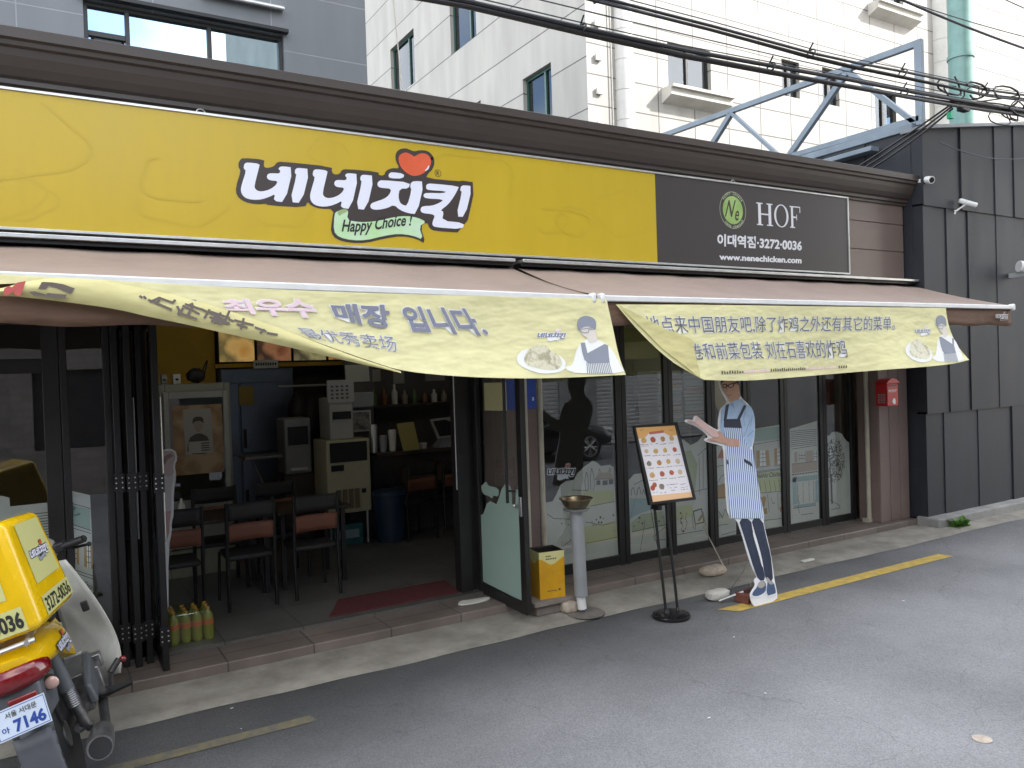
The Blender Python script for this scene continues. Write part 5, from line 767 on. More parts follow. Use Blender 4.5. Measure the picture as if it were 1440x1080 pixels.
for i in range(24): g.poly([(p[0], YS - .002, p[1]) for p in (ring[i], ring[(i + 1) % 24], rin[(i + 1) % 24], rin[i])], M['logo_k'])
put_text(g, "R", [(c_[0] - .013, c_[1] + .016), (c_[0] + .013, c_[1] + .016), (c_[0] + .013, c_[1] - .016), (c_[0] - .013, c_[1] - .016)], YS - .002, M['logo_k'], .02); g.out("registered_mark", None, sg)
# dark panel: HOF in serif capitals, branch and number, web address, round emblem
wt = mat("sign_letters", (.66, .66, .68), .4)
g = MB(); q = [(6.612, 3.792), (7.302, 3.797), (7.302, 3.560), (6.612, 3.554)]
def rects(mb, R_, x0, x1):
    for a, b, c, d in R_:
        mb.poly([(*bil(q, x0 + (x1 - x0) * u, v), ) for u, v in ((a, c), (b, c), (b, d), (a, d))] and [(p[0], YS - .002, p[1]) for p in (bil(q, x0 + (x1 - x0) * u, v) for u, v in ((a, c), (b, c), (b, d), (a, d)))], wt)
rects(g, [(.1, .27, .045, .955), (.73, .9, .045, .955), (0, .38, 0, .05), (.62, 1, 0, .05), (0, .38, .95, 1), (.62, 1, .95, 1), (.27, .73, .47, .535)], 0, .36)
for i in range(32):
    t0, t1 = 2 * math.pi * i / 32, 2 * math.pi * (i + 1) / 32
    P = []
    for t, rx, rz_ in ((t0, .5, .52), (t1, .5, .52), (t1, .36, .475), (t0, .36, .475)):
        p = bil(q, .555 + .33 * rx * math.cos(t), .5 + rz_ * math.sin(t)); P.append((p[0], YS - .002, p[1]))
    g.poly(P, wt)
rects(g, [(.12, .32, .045, .955), (0, .48, 0, .05), (0, 1, .945, 1), (.32, .68, .46, .53), (.93, 1, .72, .95), (.62, .68, .36, .63)], .75, 1)
g.out("lettering", None, sg)
g = MB(); put_text(g, "이대역점·3272·0036", LOGO['t1'], YS - .002, wt, .035); g.out("lettering", None, sg)
g = MB(); put_text(g, "www.nenechicken.com", LOGO['t2'], YS - .002, wt, .04); g.out("lettering", None, sg)
g = MB(); ec = (6.262, 3.683); er = .190
for k, (r0, r1, m_) in enumerate(((er, er * .975, 'emb_l'),)):
    A, B = disc(ec, r0, 40), disc(ec, r1, 40)
    for i in range(40): g.poly([(p[0], YS - .003, p[1]) for p in (A[i], A[(i + 1) % 40], B[(i + 1) % 40], B[i])], M[m_])
flat(g, [disc(ec, .145, 36)], YS - .002, M['emb_g'])
put_text(g, "N", [(ec[0] - .10, ec[1] + .095), (ec[0] + .045, ec[1] + .105), (ec[0] + .02, ec[1] - .07), (ec[0] - .12, ec[1] - .075)], YS - .004, M['logo_k'], .01, .35)
put_text(g, "e", [(ec[0] + .03, ec[1] - .0), (ec[0] + .09, ec[1] + .0), (ec[0] + .085, ec[1] - .105), (ec[0] + .025, ec[1] - .105)], YS - .004, M['logo_k'], .01, .3)
for body, a0, a1, rr, up in (("Happy Choice", 140, 40, .158, 1), ("NeNe chicken", 232, 322, .182, -1)):
    for i, ch in enumerate(body):
        if ch == ' ': continue
        a = R(a0 + (a1 - a0) * i / (len(body) - 1)); vs_, fs_, _ = text2d(ch, .015)
        hgt = .026 if ch in 'Hhdpykn' or ch.isupper() else .02
        rad = Vector((math.cos(a), math.sin(a))) * up; tan = Vector((rad.y, -rad.x)); c0 = Vector(ec) + Vector((math.cos(a), math.sin(a))) * rr
        g.add([tuple((lambda p: (p.x, YS - .003, p.y))(c0 + tan * (u - .5) * .018 + rad * v * hgt)) for u, v in vs_], fs_, M['emb_l'])
g.out("emblem", None, sg)
for x in (1.08, 6.3):
    g = MB(); g.tube([(x + .03 * math.cos(t * .4), 5.9, 3.972 + .03 * math.sin(t * .4)) for t in range(9)], .004, 6, caps=False); g.out("hanging_ring", M['alu'], sg)

# ================================================================== small version of the logo for stickers
def norm_logo():
    xs = [p[0] for p in LOGO['out']]; zs = [p[1] for p in LOGO['out']]; x0, x1, z0, z1 = min(xs), max(xs), min(zs), max(zs)
    # undo the slight slope of the plaque
    f_ = lambda P: [((x - x0) / (x1 - x0), (z - z0) / (z1 - z0)) for x, z in P]
    return dict(out=f_(LOGO['out']), letters=[f_(p) for p in LOGO['letters']], rib=f_(LOGO['rib']), heart=f_(LOGO['heart']))
NL = norm_logo()
def small_logo(mb, fn, mk=None, mw=None, mr=None, mh=None):        # fn(u, v, layer) -> point
    for key, m_, L in (('out', mk or M['logo_k'], 0), ('rib', mr or M['ribbon'], 1), ('heart', mh or M['heart'], 1)):
        mb.poly([fn(u, v, L) for u, v in NL[key]], m_)
    for P in NL['letters']: mb.poly([fn(u, v, 1) for u, v in P], mw or M['logo_w'])
lw = MB(); q = WART['C_logo']
lw_fn = lambda u, v, L: (*(lambda p: (p[0], 6.3245 - .0008 * L, p[1]))(bil([q[0], q[1], q[2], q[3]], u, v)),)
small_logo(lw, lw_fn, M['logo_w'], M['logo_k'], M['logo_w'], M['f_red']); lw.out("window_logo", None, pC)

# ================================================================== awnings
def awning(label, x0, x1, zf0, zf1, closed_end):
    a = thing("awning", label, "awning", ((x0 + x1) / 2, 5.4, 2.6), group="brown awnings over the shop front")
    y0, z0, y1 = 5.90, 2.985, 4.745
    zf = lambda x: zf0 + (zf1 - zf0) * (x - x0) / (x1 - x0)
    def fn(u, v):
        x = x0 + (x1 - x0) * u; y = y0 + (y1 - y0) * v
        return (x, y, z0 + (zf(x) + .02 - z0) * v - .035 * math.sin(math.pi * v) * (.8 + .2 * math.sin(u * 23)) - .004 * math.sin(u * 60 + v * 3))
    g = MB(); g.grid(fn, 60, 10); g.out("canvas", M['awning'], a, smooth=True, solid=.003)
    g = MB(); g.hexa([(x0, y1 - .02, zf0 - .02), (x1, y1 - .02, zf1 - .02), (x0, y1 + .03, zf0 - .02), (x1, y1 + .03, zf1 - .02), (x0, y1 - .02, zf0 + .025), (x1, y1 - .02, zf1 + .025), (x0, y1 + .03, zf0 + .025), (x1, y1 + .03, zf1 + .025)])
    g.out("front_bar", M['steelbar'], a, bevel=.008)
    def vf(u, v):
        x = x0 + (x1 - x0) * u
        return (x, y1 + .012 + .008 * math.sin(x * 5) * v + .012 * v * math.sin(x * 1.3), zf(x) - .015 - v * ((.225 if closed_end == 0 else .185) + .008 * math.sin(x * 9)))
    g = MB(); g.grid(vf, 70, 4); g.out("valance", M['valance'], a, smooth=True, solid=.002)
    g = MB(); g.box(x0, x1, 5.86, 5.99, 3.0, 3.03, M['black']); g.box(x0, x1, 5.82, 5.99, 3.03, 3.058, M['alu']); g.tube([(x0, 5.93, 2.975), (x1, 5.93, 2.975)], .03, 12, M['black']); g.out("cassette", None, a, bevel=.004)
    for xa in (x0 + .9, x1 - .9):
        g = MB(); g.tube([(xa, 5.95, 2.8), (xa + (.45 if xa < (x0 + x1) / 2 else -.45), 5.35, 2.72), (xa, y1 + .03, zf(xa))], .022, 8); g.out("folding_arm", M['alu'], a, smooth=True)
    for xe in (x0, x1): g = MB(); g.box(xe - .025, xe + .012, y1 - .035, y1 + .035, zf(xe) - .035, zf(xe) + .04); g.out("end_cap", M['white_p'], a, bevel=.015)
    return a
aw1 = awning("left brown canvas awning carrying the long twisted yellow banner", -3.3, 3.575, 2.695, 2.615, 0)
aw2 = awning("right brown canvas awning with white logo on its valance end", 3.655, 9.385, 2.615, 2.622, 1)
g = MB(); q = [(9.06, 2.575), (9.26, 2.575), (9.26, 2.485), (9.06, 2.485)]
small_logo(g, lambda u, v, L: (9.0 + .26 * u, 4.722 - .002 * L + .0, 2.47 + .10 * v), M['logo_w'], M['logo_k'], M['valance'], M['valance']); g.out("valance_logo", None, aw2)

# ================================================================== the two cloth banners
def fB(X, Z):
    s = 2.6 - Z
    return 4.72 - .05 * math.sin(1.7 * X + .6) * s * 1.2 - .03 * math.sin(4.1 * X + 2.2 * Z) * s - .34 * s * s * (.6 + .4 * math.sin(.9 * X))
def along(P):
    L = [0]
    for a, b in zip(P[:-1], P[1:]): L.append(L[-1] + math.dist(a, b))
    def f(t):
        t *= L[-1]
        for i in range(len(P) - 1):
            if t <= L[i + 1] + 1e-9: return lerp(P[i], P[i + 1], (t - L[i]) / ((L[i + 1] - L[i]) or 1))
        return P[-1]
    return f
def coons(T, B, L_, R_, off=0, extra=None):
    T, B, L_, R_ = along(cha(T, 2, False)), along(cha(B, 2, False)), along(cha(L_, 1, False)), along(cha(R_, 1, False))
    def S(u, v):
        c00, c10, c01, c11 = T(0), T(1), B(0), B(1); t, b, l, r = T(u), B(u), L_(v), R_(v)
        x, z = [(1 - v) * t[k] + v * b[k] + (1 - u) * l[k] + u * r[k] - ((1 - u) * (1 - v) * c00[k] + u * (1 - v) * c10[k] + (1 - u) * v * c01[k] + u * v * c11[k]) for k in (0, 1)]
        return (x, fB(x, z) + off + (extra(u, v) if extra else 0), z)
    return S
import bmesh
def fine(mb, P, off, m_, cuts=3, n=0):    # printed shape that follows the cloth
    P = cha(P, n) if n else P
    bm = bmesh.new(); bm.faces.new([bm.verts.new((x, 0, z)) for x, z in P]); bmesh.ops.triangulate(bm, faces=bm.faces[:])
    bmesh.ops.subdivide_edges(bm, edges=bm.edges[:], cuts=cuts, use_grid_fill=True)
    bm.verts.index_update(); mb.add([(v.co.x, fB(v.co.x, v.co.z) + off, v.co.z) for v in bm.verts], [tuple(v.index for v in f.verts) for f in bm.faces], m_); bm.free()
def cloth_text(mb, body, q, m_, off=-.005, bold=.0, halo=None):
    vs_, fs_, _ = text2d(body, bold, 0.0, halo); mb.add([(p[0], fB(*p) + off, p[1]) for p in (bil(q, u, v) for u, v in vs_)], fs_, m_)
BT = BAN['b1_top']; BB = BAN['b1_main_bot']
b1 = thing("cloth_banner", "long yellow banner flipped over at its lower left, with grey and pink writing", "banner", (1.8, 4.72, 2.0), group="yellow cloth banners under the awnings")
T1 = [(-1.0, 2.70)] + BT; B1_ = [(-1.0, 2.56)] + BB
g = MB(); g.grid(coons(T1, B1_, [T1[0], B1_[0]], BAN['b1_right']), 110, 16); g.out("cloth", M['banner'], b1, smooth=True)
FT = [(-1.0, 2.56)] + BAN['b1_flap_top']; FB_ = [(-1.0, 2.53)] + BAN['b1_flap_bot']
g = MB(); g.grid(coons(FT, FB_, [FT[0], FB_[0]], [FT[-1], FB_[-1]], -.012, lambda u, v: -.03 * math.sin(math.pi * min(1, v * 1.0)) * min(1, (1 - u) * 5)), 90, 6); fl = g.out("folded_flap", M['banner_back_shaded'], b1, smooth=True)
g = MB(); FO = -.046
for k, m_ in (('flap_red', 'b_red'), ('flap_blk1', 'b_brown'), ('flap_blk2', 'b_brown')): fine(g, BAN[k], FO, M[m_], 2)
for P in BAN['flap_strokes']:
    for s_ in ribbon(P, .013): fine(g, s_, FO, M['b_brown'], 1)
g.out("reversed_lettering", None, b1)
g = MB(); cloth_text(g, "최우수", BAN['t_pink'], M['b_pink'], -.011, .03); cloth_text(g, "최우수", BAN['t_pink'], M['b_white'], -.006, .062, .03)
for k, s_ in (("t_maejang", "매장"), ("t_ipnida", "입니다.")):
    cloth_text(g, s_, BAN[k], M['b_white'], -.006, .066, .032); cloth_text(g, s_, BAN[k], M['b_grey'], -.011, .032)
cloth_text(g, "最优秀卖场", BAN['t_line2'], M['b_white'], -.004, .028, -.004); cloth_text(g, "最优秀卖场", BAN['t_line2'], M['b_grey'], -.006, -.004)
fine(g, BAN['t_corner'], -.011, M['b_grey'], 1); g.out("lettering", None, b1)
def banner_print(bp, par):
    g = MB(); fine(g, bp['plate'], -.004, M['b_white'], 3, 1); fine(g, bp['food'], -.0055, M['b_food'], 3, 1)
    fine(g, bp['shirt'], -.0045, M['b_white'], 3, 1); fine(g, bp['face'], -.006, M['b_skin'], 2, 1); fine(g, bp['hair'], -.0075, M['b_blue'], 2, 1); [fine(g, s_, -.0085, M['b_blue'], 1) for s_ in ribbon(bp['glasses'] + bp['glasses'][:1], .006)]
    fine(g, bp['apron'], -.006, M['b_blue'], 2)
    q = bp['stripe']; q = [q[0], q[1], q[2], q[3]]
    for i in range(14):
        u = (i + .25) / 14; fine(g, [bil(q, u, 0), bil(q, u + .035, 0), bil(q, u + .035, 1), bil(q, u, 1)], -.007, M['b_blue'], 1)
    L = bp['logo']; small_logo(g, lambda u, v, k: (lambda p: (p[0], fB(*p) - .004 - .0015 * k, p[1]))(bil(L, u, v)), M['b_white'], M['b_grey'], M['b_white'], M['b_pink'])
    g.out("printed_cook", None, par)
banner_print(BAN['bp1'], b1)
b2 = thing("cloth_banner", "yellow banner with two lines of Chinese writing and a lifted right corner", "banner", (6, 4.72, 2.0), group="yellow cloth banners under the awnings")
g = MB(); g.grid(coons(BAN['b2_top'], BAN['b2_bot'], BAN['b2_left'], BAN['b2_right']), 110, 18); g.out("cloth", M['banner'], b2, smooth=True)
g = MB(); fine(g, BAN['b2_fold'], -.014, M['banner_back_shaded'], 4); g.out("folded_flap", None, b2, smooth=True)
g = MB()
qa = [BAN['t_b2a_'][0], BAN['t_b2a_'][1], BAN['t_b2a_'][2], BAN['t_b2a_'][3]]; qb = BAN['t_b2b_']
for s_, q_ in (("地点来中国朋友吧,除了炸鸡之外还有其它的菜单。", qa), ("卷和前菜包装 刘在石喜欢的炸鸡", qb)):
    cloth_text(g, s_, q_, M['b_white'], -.004, .03, -.002); cloth_text(g, s_, q_, M['b_dark'], -.006, -.002)
rg = random.Random(8); q = BAN['t_small']
for i in range(60):                       # the tiny unreadable bottom line
    u = i / 60
    if 8 < i < 20 or 36 < i < 52: m_ = M['b_pink']
    elif i > 55: continue
    else: m_ = M['b_brown']
    fine(g, [bil(q, u, .1), bil(q, u + .010, .1), bil(q, u + .010, rg.uniform(.5, .9)), bil(q, u, rg.uniform(.5, .95))], -.006, m_, 1)
g.out("lettering", None, b2)
banner_print(BAN['bp2'], b2)

# ================================================================== cardboard figure
th = math.atan2(.315, 1.89)
st = thing("cardboard_standee", "life size cardboard cut-out of a cook in striped apron with both hands held out", "standee", (5.41, 4.82, 0.005), (-th, 0, 0))
edge = mat("board_edge", (.78, .78, .78), .6)
g = MB(); g.prism([(u, 0, v) for u, v in cha(ST['board'], 1)], (0, .012, 0)); g.out("board", edge, st, local=True)
def stripes():
    m, t, b = base("striped_apron"); co = N(t, "ShaderNodeTexCoord"); wv = N(t, "ShaderNodeTexWave", wave_type='BANDS', bands_direction='X', Scale=13.0, Distortion=1.2, Detail=1.0)
    wv.inputs["Detail Scale"].default_value = .3
    mp = N(t, "ShaderNodeMapping"); mp.inputs["Rotation"].default_value = (0, R(-6), 0); t.links.new(co.outputs["Object"], mp.inputs[0]); t.links.new(mp.outputs[0], wv.inputs[0])
    r = N(t, "ShaderNodeValToRGB"); r.color_ramp.elements[0].position = .16; r.color_ramp.elements[0].color = (.03, .045, .12, 1); r.color_ramp.elements[1].position = .42; r.color_ramp.elements[1].color = (.58, .68, .88, 1)
    t.links.new(wv.outputs["Fac"], r.inputs[0]); t.links.new(r.outputs[0], b.inputs["Base Color"]); b.inputs["Roughness"].default_value = .5; return m
sk = mat("printed_skin", (.56, .33, .25), .5, c2=(.46, .25, .18), sc=9); sk2 = mat("printed_pale_skin", (.66, .45, .42), .5); sh = mat("printed_shirt", (.42, .55, .74), .5, c2=(.30, .42, .60), sc=7); nv = mat("printed_navy", (.012, .018, .045), .5, var=.2, sc=8); den = mat("printed_denim", (.010, .016, .036), .55, c2=(.018, .032, .068), sc=6); hr = mat("printed_hair", (.025, .02, .018), .5); shd = mat("printed_fold", (.20, .29, .45), .5); shoe = mat("printed_shoe", (.06, .10, .19), .5, var=.2, sc=15); lc = mat("printed_lace", (.40, .36, .32), .5)
g = MB(); ly = [0.001]
def pr(k, m_, n=1, lines=0):
    ly[0] += .0006
    P = ST[k]; polys = P if isinstance(P[0][0], (tuple, list)) else [P]
    for p in polys:
        if lines:
            for s_ in ribbon(p, lines): g.poly([(u, -ly[0], v) for u, v in s_], m_)
        else: g.poly([(u, -ly[0], v) for u, v in (cha(p, n) if n else p)], m_)
for k, m_ in (('legA', den), ('legB', den), ('gap', edge), ('shoeA', shoe), ('shoeB', shoe), ('soleA', edge), ('soleB', edge), ('laceA', lc), ('laceB', lc), ('face', sk), ('shirt', sh), ('collar', shd)): pr(k, m_)
pr('folds', shd, 0, .007); pr('apron', stripes(), 0); pr('bib', nv, 0); pr('strapA', nv, 0); pr('strapB', nv, 0); pr('pocketA', nv, 0); pr('pocketB', nv, 0); pr('armA', sk2); pr('armB', sk)
pr('fingers', mat("printed_crease", (.40, .22, .18), .5), 0, .004); pr('hair', hr); pr('glasses', hr, 0); pr('lens1', sk); pr('lens2', sk); pr('nose', mat("printed_shade", (.40, .21, .15), .5), 0); pr('mouth', mat("printed_mouth", (.42, .14, .12), .5), 0)
g.out("printed_cook", None, st, local=True)
g = MB(); g.tube([(0, .02, .45), (.0, .40, .10)], .006, 6); g.tube([(.0, .02, .9), (.0, .02, .02)], .012, 6); g.out("back_prop", M['alu'], st, local=True)
wgt = thing("hollow_brick", "dark red hollow brick weighing down the cardboard figure's foot", "brick", (5.40, 4.98, 0))
g = MB(); g.hexa([(5.25, 4.88, .0), (5.54, 4.93, .0), (5.23, 5.02, .0), (5.52, 5.07, .0), (5.25, 4.88, .085), (5.54, 4.93, .085), (5.23, 5.02, .085), (5.52, 5.07, .085)]); g.out("body", M['brick'], wgt, bevel=.008)
g = MB()
for k in range(3): g.box(5.30 + k * .075, 5.34 + k * .075, 4.935 + k * .012, 4.99 + k * .012, .0855, .088)
g.out("hole", M['black'], wgt)
def rock(name, label, c, r, sq, seed, m_='rock', cat="stone"):
    g = MB(); rg = random.Random(seed); n = 14; k = 8; vs_ = []
    for i in range(k + 1):
        ph = math.pi * i / k
        for j in range(n):
            t = 2 * math.pi * j / n; a = max(abs(math.sin(ph) * math.cos(t)) ** .55, 0); q_ = r * (1 + rg.uniform(-.08, .08))
            f_ = lambda v_: math.copysign(abs(v_) ** .6, v_)
            vs_.append((c[0] + q_ * sq[0] * f_(math.sin(ph) * math.cos(t)), c[1] + q_ * sq[1] * f_(math.sin(ph) * math.sin(t)), c[2] + r * sq[2] * (1 + f_(math.cos(ph)) * (1 + rg.uniform(-.06, .06)))))
    g.add(vs_, [(i * n + j, (i + 1) * n + j, (i + 1) * n + (j + 1) % n, i * n + (j + 1) % n) for i in range(k) for j in range(n)])
    tag(g.out(name, M[m_], smooth=True, sharp=50), label, cat)
rock("stone_block", "pale concrete lump on the road beside the hollow brick", (5.18, 5.17, 0), .078, (1.5, .85, .55), 3, 'stone')
rock("flat_stone", "flat brown stone lying on the concrete strip behind the cardboard figure", (5.68, 5.72, .025), .095, (1.5, .85, .5), 5)
rock("round_stone", "pinkish stone beside the foot of the grey plastic post", (3.86, 5.60, .022), .058, (1.3, 1, .85), 9)
g = MB(); g.tube([(5.10, 5.08, .02), (5.30, 4.98, .09)], .011, 8); tag(g.out("metal_tube", M['alu'], smooth=True), "short silver tube lying against the hollow brick", "tube")
g = MB(); g.tube([(5.86, 5.72, .03), (5.93, 6.1, .42)], .007, 6); tag(g.out("wooden_stick", M['cream'], smooth=True), "thin pale stick leaning on the glass front behind the flat stone", "stick")
g = MB(); g.tube([(5.47, 5.05, .09), (5.44, 4.96, .6)], .0025, 5); tag(g.out("string", M['cream']), "thin string tied from the hollow brick to the cardboard figure", "string")
g = MB(); g.tube([(5.33, 6.28, .95), (5.28, 6.1, .4), (5.22, 5.95, .115)], .003, 5); tag(g.out("hanging_cable", M['cable']), "thin dark cable hanging down the glass behind the menu stand", "cable")

# ================================================================== menu stand
ms = thing("menu_stand", "black menu stand with a tilted backlit looking board of food pictures", "menu stand", (4.54, 5.03, 0))
g = MB(); g.lathe((4.50, 5.03, 0), [(.155, .0), (.16, .012), (.155, .03), (.13, .04), (.04, .048), (.0, .05)], 32); g.out("base", mat("black_gloss", (.012, .012, .013), .22, var=.2), ms, smooth=True)
for dx in (-.055, .075):
    g = MB(); g.tube([(4.50 + dx, 5.03, .04), (4.50 + dx, 5.085, .5), (4.49 + dx, 5.14, 1.05)], .0125, 10); g.lathe((4.50 + dx, 5.03, .04), [(.022, 0), (.02, .02), (.012, .03)], 12); g.out("pole", M['black'], ms, smooth=True)
g = MB(); g.tube([(4.44, 5.12, .93), (4.57, 5.12, .93)], .01, 8); g.box(4.42, 4.46, 5.06, 5.15, .9, .94); g.out("crossbar", M['black'], ms)
a_ = math.atan2(.17, .635)
def mp(u, v, d=0): return (4.54 + u, 5.02 + v * math.sin(a_) - d * math.cos(a_), .965 + v * math.cos(a_) + d * math.sin(a_))
fr_ = MB(); ti, to = MENU['sheet'], MENU['frame']
for i in range(4):
    j = (i + 1) % 4
    fr_.hexa([mp(*to[i], -.02), mp(*to[j], -.02), mp(*ti[i], -.02), mp(*ti[j], -.02), mp(*to[i], .012), mp(*to[j], .012), mp(*ti[i], .012), mp(*ti[j], .012)])
fr_.poly([mp(*p, -.02) for p in to]); fo = fr_.out("board_frame", M['black'], ms, bevel=.004)
g = MB(); rg = random.Random(2)
def mpoly(P, m_, L): g.poly([mp(u, v, .0006 * L) for u, v in P], m_)
mpoly(MENU['sheet'], mat("menu_sheet", (.80, .76, .78), .4), 0); og = mat("menu_orange", (.78, .42, .14), .4)
mpoly(cha(MENU['head'], 0), og, 1.5); mpoly(MENU['foot'], mat("menu_peach", (.80, .50, .28), .4), 1.5)
fc = [m_food("food_gold", (.62, .38, .10), (.70, .48, .18), (.35, .18, .05), 0, 60), m_food("food_red", (.45, .07, .04), (.58, .16, .08), (.22, .03, .02), 0, 60), m_food("food_amber", (.58, .22, .05), (.62, .32, .1), (.25, .08, .02), 0, 60), m_food("food_dark", (.25, .2, .14), (.35, .3, .22), (.1, .08, .06), 0, 60), m_food("food_pale", (.72, .62, .45), (.62, .5, .3), (.5, .35, .2), 0, 60)]
pick = [0, 1, 2, 0, 4, 0, 0, 1, 3, 2, 0, 4, 0, 1, 1, 4, 1, 1, 3]
for i, p in enumerate(MENU['food']):
    r_ = .026 * rg.uniform(.85, 1.1); P = [(p[0] + r_ * rg.uniform(.9, 1.12) * math.cos(t * .524), p[1] + r_ * .9 * rg.uniform(.9, 1.1) * math.sin(t * .524)) for t in range(12)]
    mpoly(P, fc[pick[i]], 2)
for s_ in ribbon(MENU['title'][:2], .022): mpoly(s_, M['f_red'], 2)
for P in MENU['text']:
    a, b = P; n = max(4, int(math.dist(a, b) / .007))
    for i in range(n):
        if rg.random() < .22: continue
        c = lerp(a, b, i / n); h_ = rg.uniform(.004, .008); mpoly([(c[0], c[1]), (c[0] + .0045, c[1]), (c[0] + .0045, c[1] + h_), (c[0], c[1] + h_)], M['f_line'], 2)
g.out("menu_sheet", None, fo)

# ================================================================== post with bowl, tin, postbox, cameras, lamp
po = thing("plastic_post", "leaning grey plastic pipe post standing in a round patch of the kerb", "post", (3.93, 5.51, .02))
g = MB(); g.tube([(3.935, 5.51, .06), (3.925, 5.515, .18)], .038, 20); g.out("foot", M['white_p'], po, smooth=True)
g = MB(); g.tube([(3.93, 5.512, .17), (3.92, 5.53, .90)], .056, 24); g.out("shaft", M['pvc'], po, smooth=True)
g = MB(); g.lathe((3.92, 5.53, .895), [(.02, 0), (.105, .004), (.115, .014), (.05, .02), (0, .02)], 28); g.out("top_plate", M['pvc'], po, smooth=True)
g = MB(); g.lathe((3.96, 5.50, .021), [(.165, 0), (.165, .006), (.155, .008), (0, .008)], 36); tag(g.out("access_cover", mat("cast_cover", (.17, .155, .135), .85, var=.3, sc=8, bump=.4), smooth=True), "round grey cover set in the kerb under the plastic post", "cover")
g = MB(); g.lathe((3.92, 5.53, .916), [(.0, 0), (.07, .0), (.105, .025), (.125, .07), (.145, .082), (.145, .087), (.122, .08), (.1, .035), (.06, .012), (0, .012)], 32); tag(g.out("metal_bowl", M['brass'], smooth=True), "tarnished metal bowl on top of the grey post", "bowl")
g = MB(); g.box(3.52, 4.03, 5.60, 5.96, .115, .15); g.box(3.56, 3.95, 5.64, 5.92, .03, .115); tag(g.out("wooden_board", M['board'], bevel=.004), "grey board on the step under the yellow tin", "board")
tn = thing("oil_tin", "open square yellow oil tin with a pale wavy top band", "tin", (3.76, 5.78, .15), (0, 0, R(-9)))
h, wd = .40, .118
g = MB()
def tside(a, b, z0, z1, m_): g.poly([(a[0], a[1], z0), (b[0], b[1], z0), (b[0], b[1], z1), (a[0], a[1], z1)], m_)
cs = [(-wd, -wd), (wd, -wd), (wd, wd), (-wd, wd)]
for i in range(4):
    a, b = cs[i], cs[(i + 1) % 4]; n = 10
    for k in range(n):
        p, q = lerp(a, b, k / n), lerp(a, b, (k + 1) / n); z0, z1 = [h - .085 + .028 * math.cos((k + e) / n * 6.283) for e in (0, 1)]
        g.poly([(p[0], p[1], 0), (q[0], q[1], 0), (q[0], q[1], z1), (p[0], p[1], z0)], M['tin_y']); g.poly([(p[0], p[1], z0), (q[0], q[1], z1), (q[0], q[1], h), (p[0], p[1], h)], M['tin_p'])
    p, q = [(x * .97, y * .97) for x, y in (a, b)]; tside(q, p, .02, h - .01, M['tin_in']); g.poly([(*a, h), (*b, h), (*q, h - .01), (*p, h - .01)], M['tin_in'])
g.poly([(x * .97, y * .97, .02) for x, y in cs], M['tin_in']); g.out("body", None, tn, local=True)
g = MB(); rg = random.Random(5)
for r_, n, z in ((0, 3, h - .045), (1, 6, h - .068)):
    for i in range(n): g.box(-.055 + i * .017, -.043 + i * .017, -wd - .0012, -wd - .0004, z, z + .011)
for i in range(7): g.box(-.05 + i * .013, -.041 + i * .013, -wd - .0012, -wd - .0004, .055 + rg.uniform(0, .006), .068)
g.box(.055, .075, -wd - .0012, -wd - .0004, .06, .075); g.out("label_print", M['f_line'], tn, local=True)
pb = thing("postbox", "small red wall postbox with white POST lettering on the brown end pier", "postbox", (8.85, 5.9, 1.5))
g = MB(); g.prism([(8.72, 5.84, 1.53), (8.93, 5.84, 1.53), (8.93, 5.84, 1.80), (8.72, 5.84, 1.80)], (0, .158, 0)); g.box(8.72, 8.93, 5.8385, 5.84, 1.765, 1.785, M['black']) if False else None
g.out("body", M['red'], pb, bevel=.006)
g = MB(); g.prism([(8.69, 5.83, 1.80), (8.96, 5.83, 1.80), (8.90, 5.83, 1.845), (8.825, 5.83, 1.86), (8.75, 5.83, 1.845)], (0, .168, 0)); g.out("lid", M['red'], pb, bevel=.005)
g = MB(); g.box(8.75, 8.90, 5.8365, 5.8395, 1.765, 1.785); g.out("slot", M['black'], pb)
g = MB(); put_text(g, "POST", [(8.745, 1.725), (8.905, 1.725), (8.905, 1.695), (8.745, 1.695)], 5.8385, M['white'], .02)
g.poly([(8.85 + .03 * math.cos(t * 1.05) * (1 + .3 * (t % 2)), 5.8385, 1.585 + .03 * math.sin(t * 1.05) * (1 + .2 * (t % 3))) for t in range(6)], M['white']); g.out("lettering", None, pb)
g = MB()
for i in range(3):
    for k in range(4): g.box(8.7195, 8.7198, 5.87 + i * .035, 5.895 + i * .035, 1.565 + k * .03, 1.585 + k * .03)
g.out("label_print", M['pvc'], pb)
def camera_thing(label, base_, c, d, r=.035, l=.14):
    t_ = thing("security_camera", label, "camera", base_, group="security cameras")
    d = Vector(d).normalized(); c = Vector(c)
    g = MB(); g.lathe(base_, [(.03, -.0), (.03, .03), (.015, .04)], 14, axis='y'); g.tube([base_, tuple(c)], .011, 8); g.out("mount", M['white_p'], t_, smooth=True)
    g = MB(); g.tube([c - d * l * .5, c - d * l * .42, c + d * l * .5], [r * .7, r, r], 16); g.out("housing", M['white_p'], t_, smooth=True)
    g = MB(); g.tube([c + d * l * .5, c + d * (l * .5 + .004)], r * .75, 16); g.out("lens", M['black'], t_)
camera_thing("white round camera at the end of the brown cornice", (9.42, 5.78, 4.26), (9.44, 5.70, 4.255), (-.35, -1, -.25), .045, .10)
camera_thing("slim white bullet camera on the dark zinc wall", (10.1, 5.77, 3.93), (10.2, 5.66, 4.03), (.75, -.5, -.3), .032, .22)
wl = thing("wall_lamp", "white cylinder lamp on the dark zinc wall", "lamp", (11.45, 5.76, 3.25))
g = MB(); g.tube([(11.30, 5.62, 3.27), (11.52, 5.48, 3.235)], .075, 24); g.out("shade", M['white_p'], wl, smooth=True)
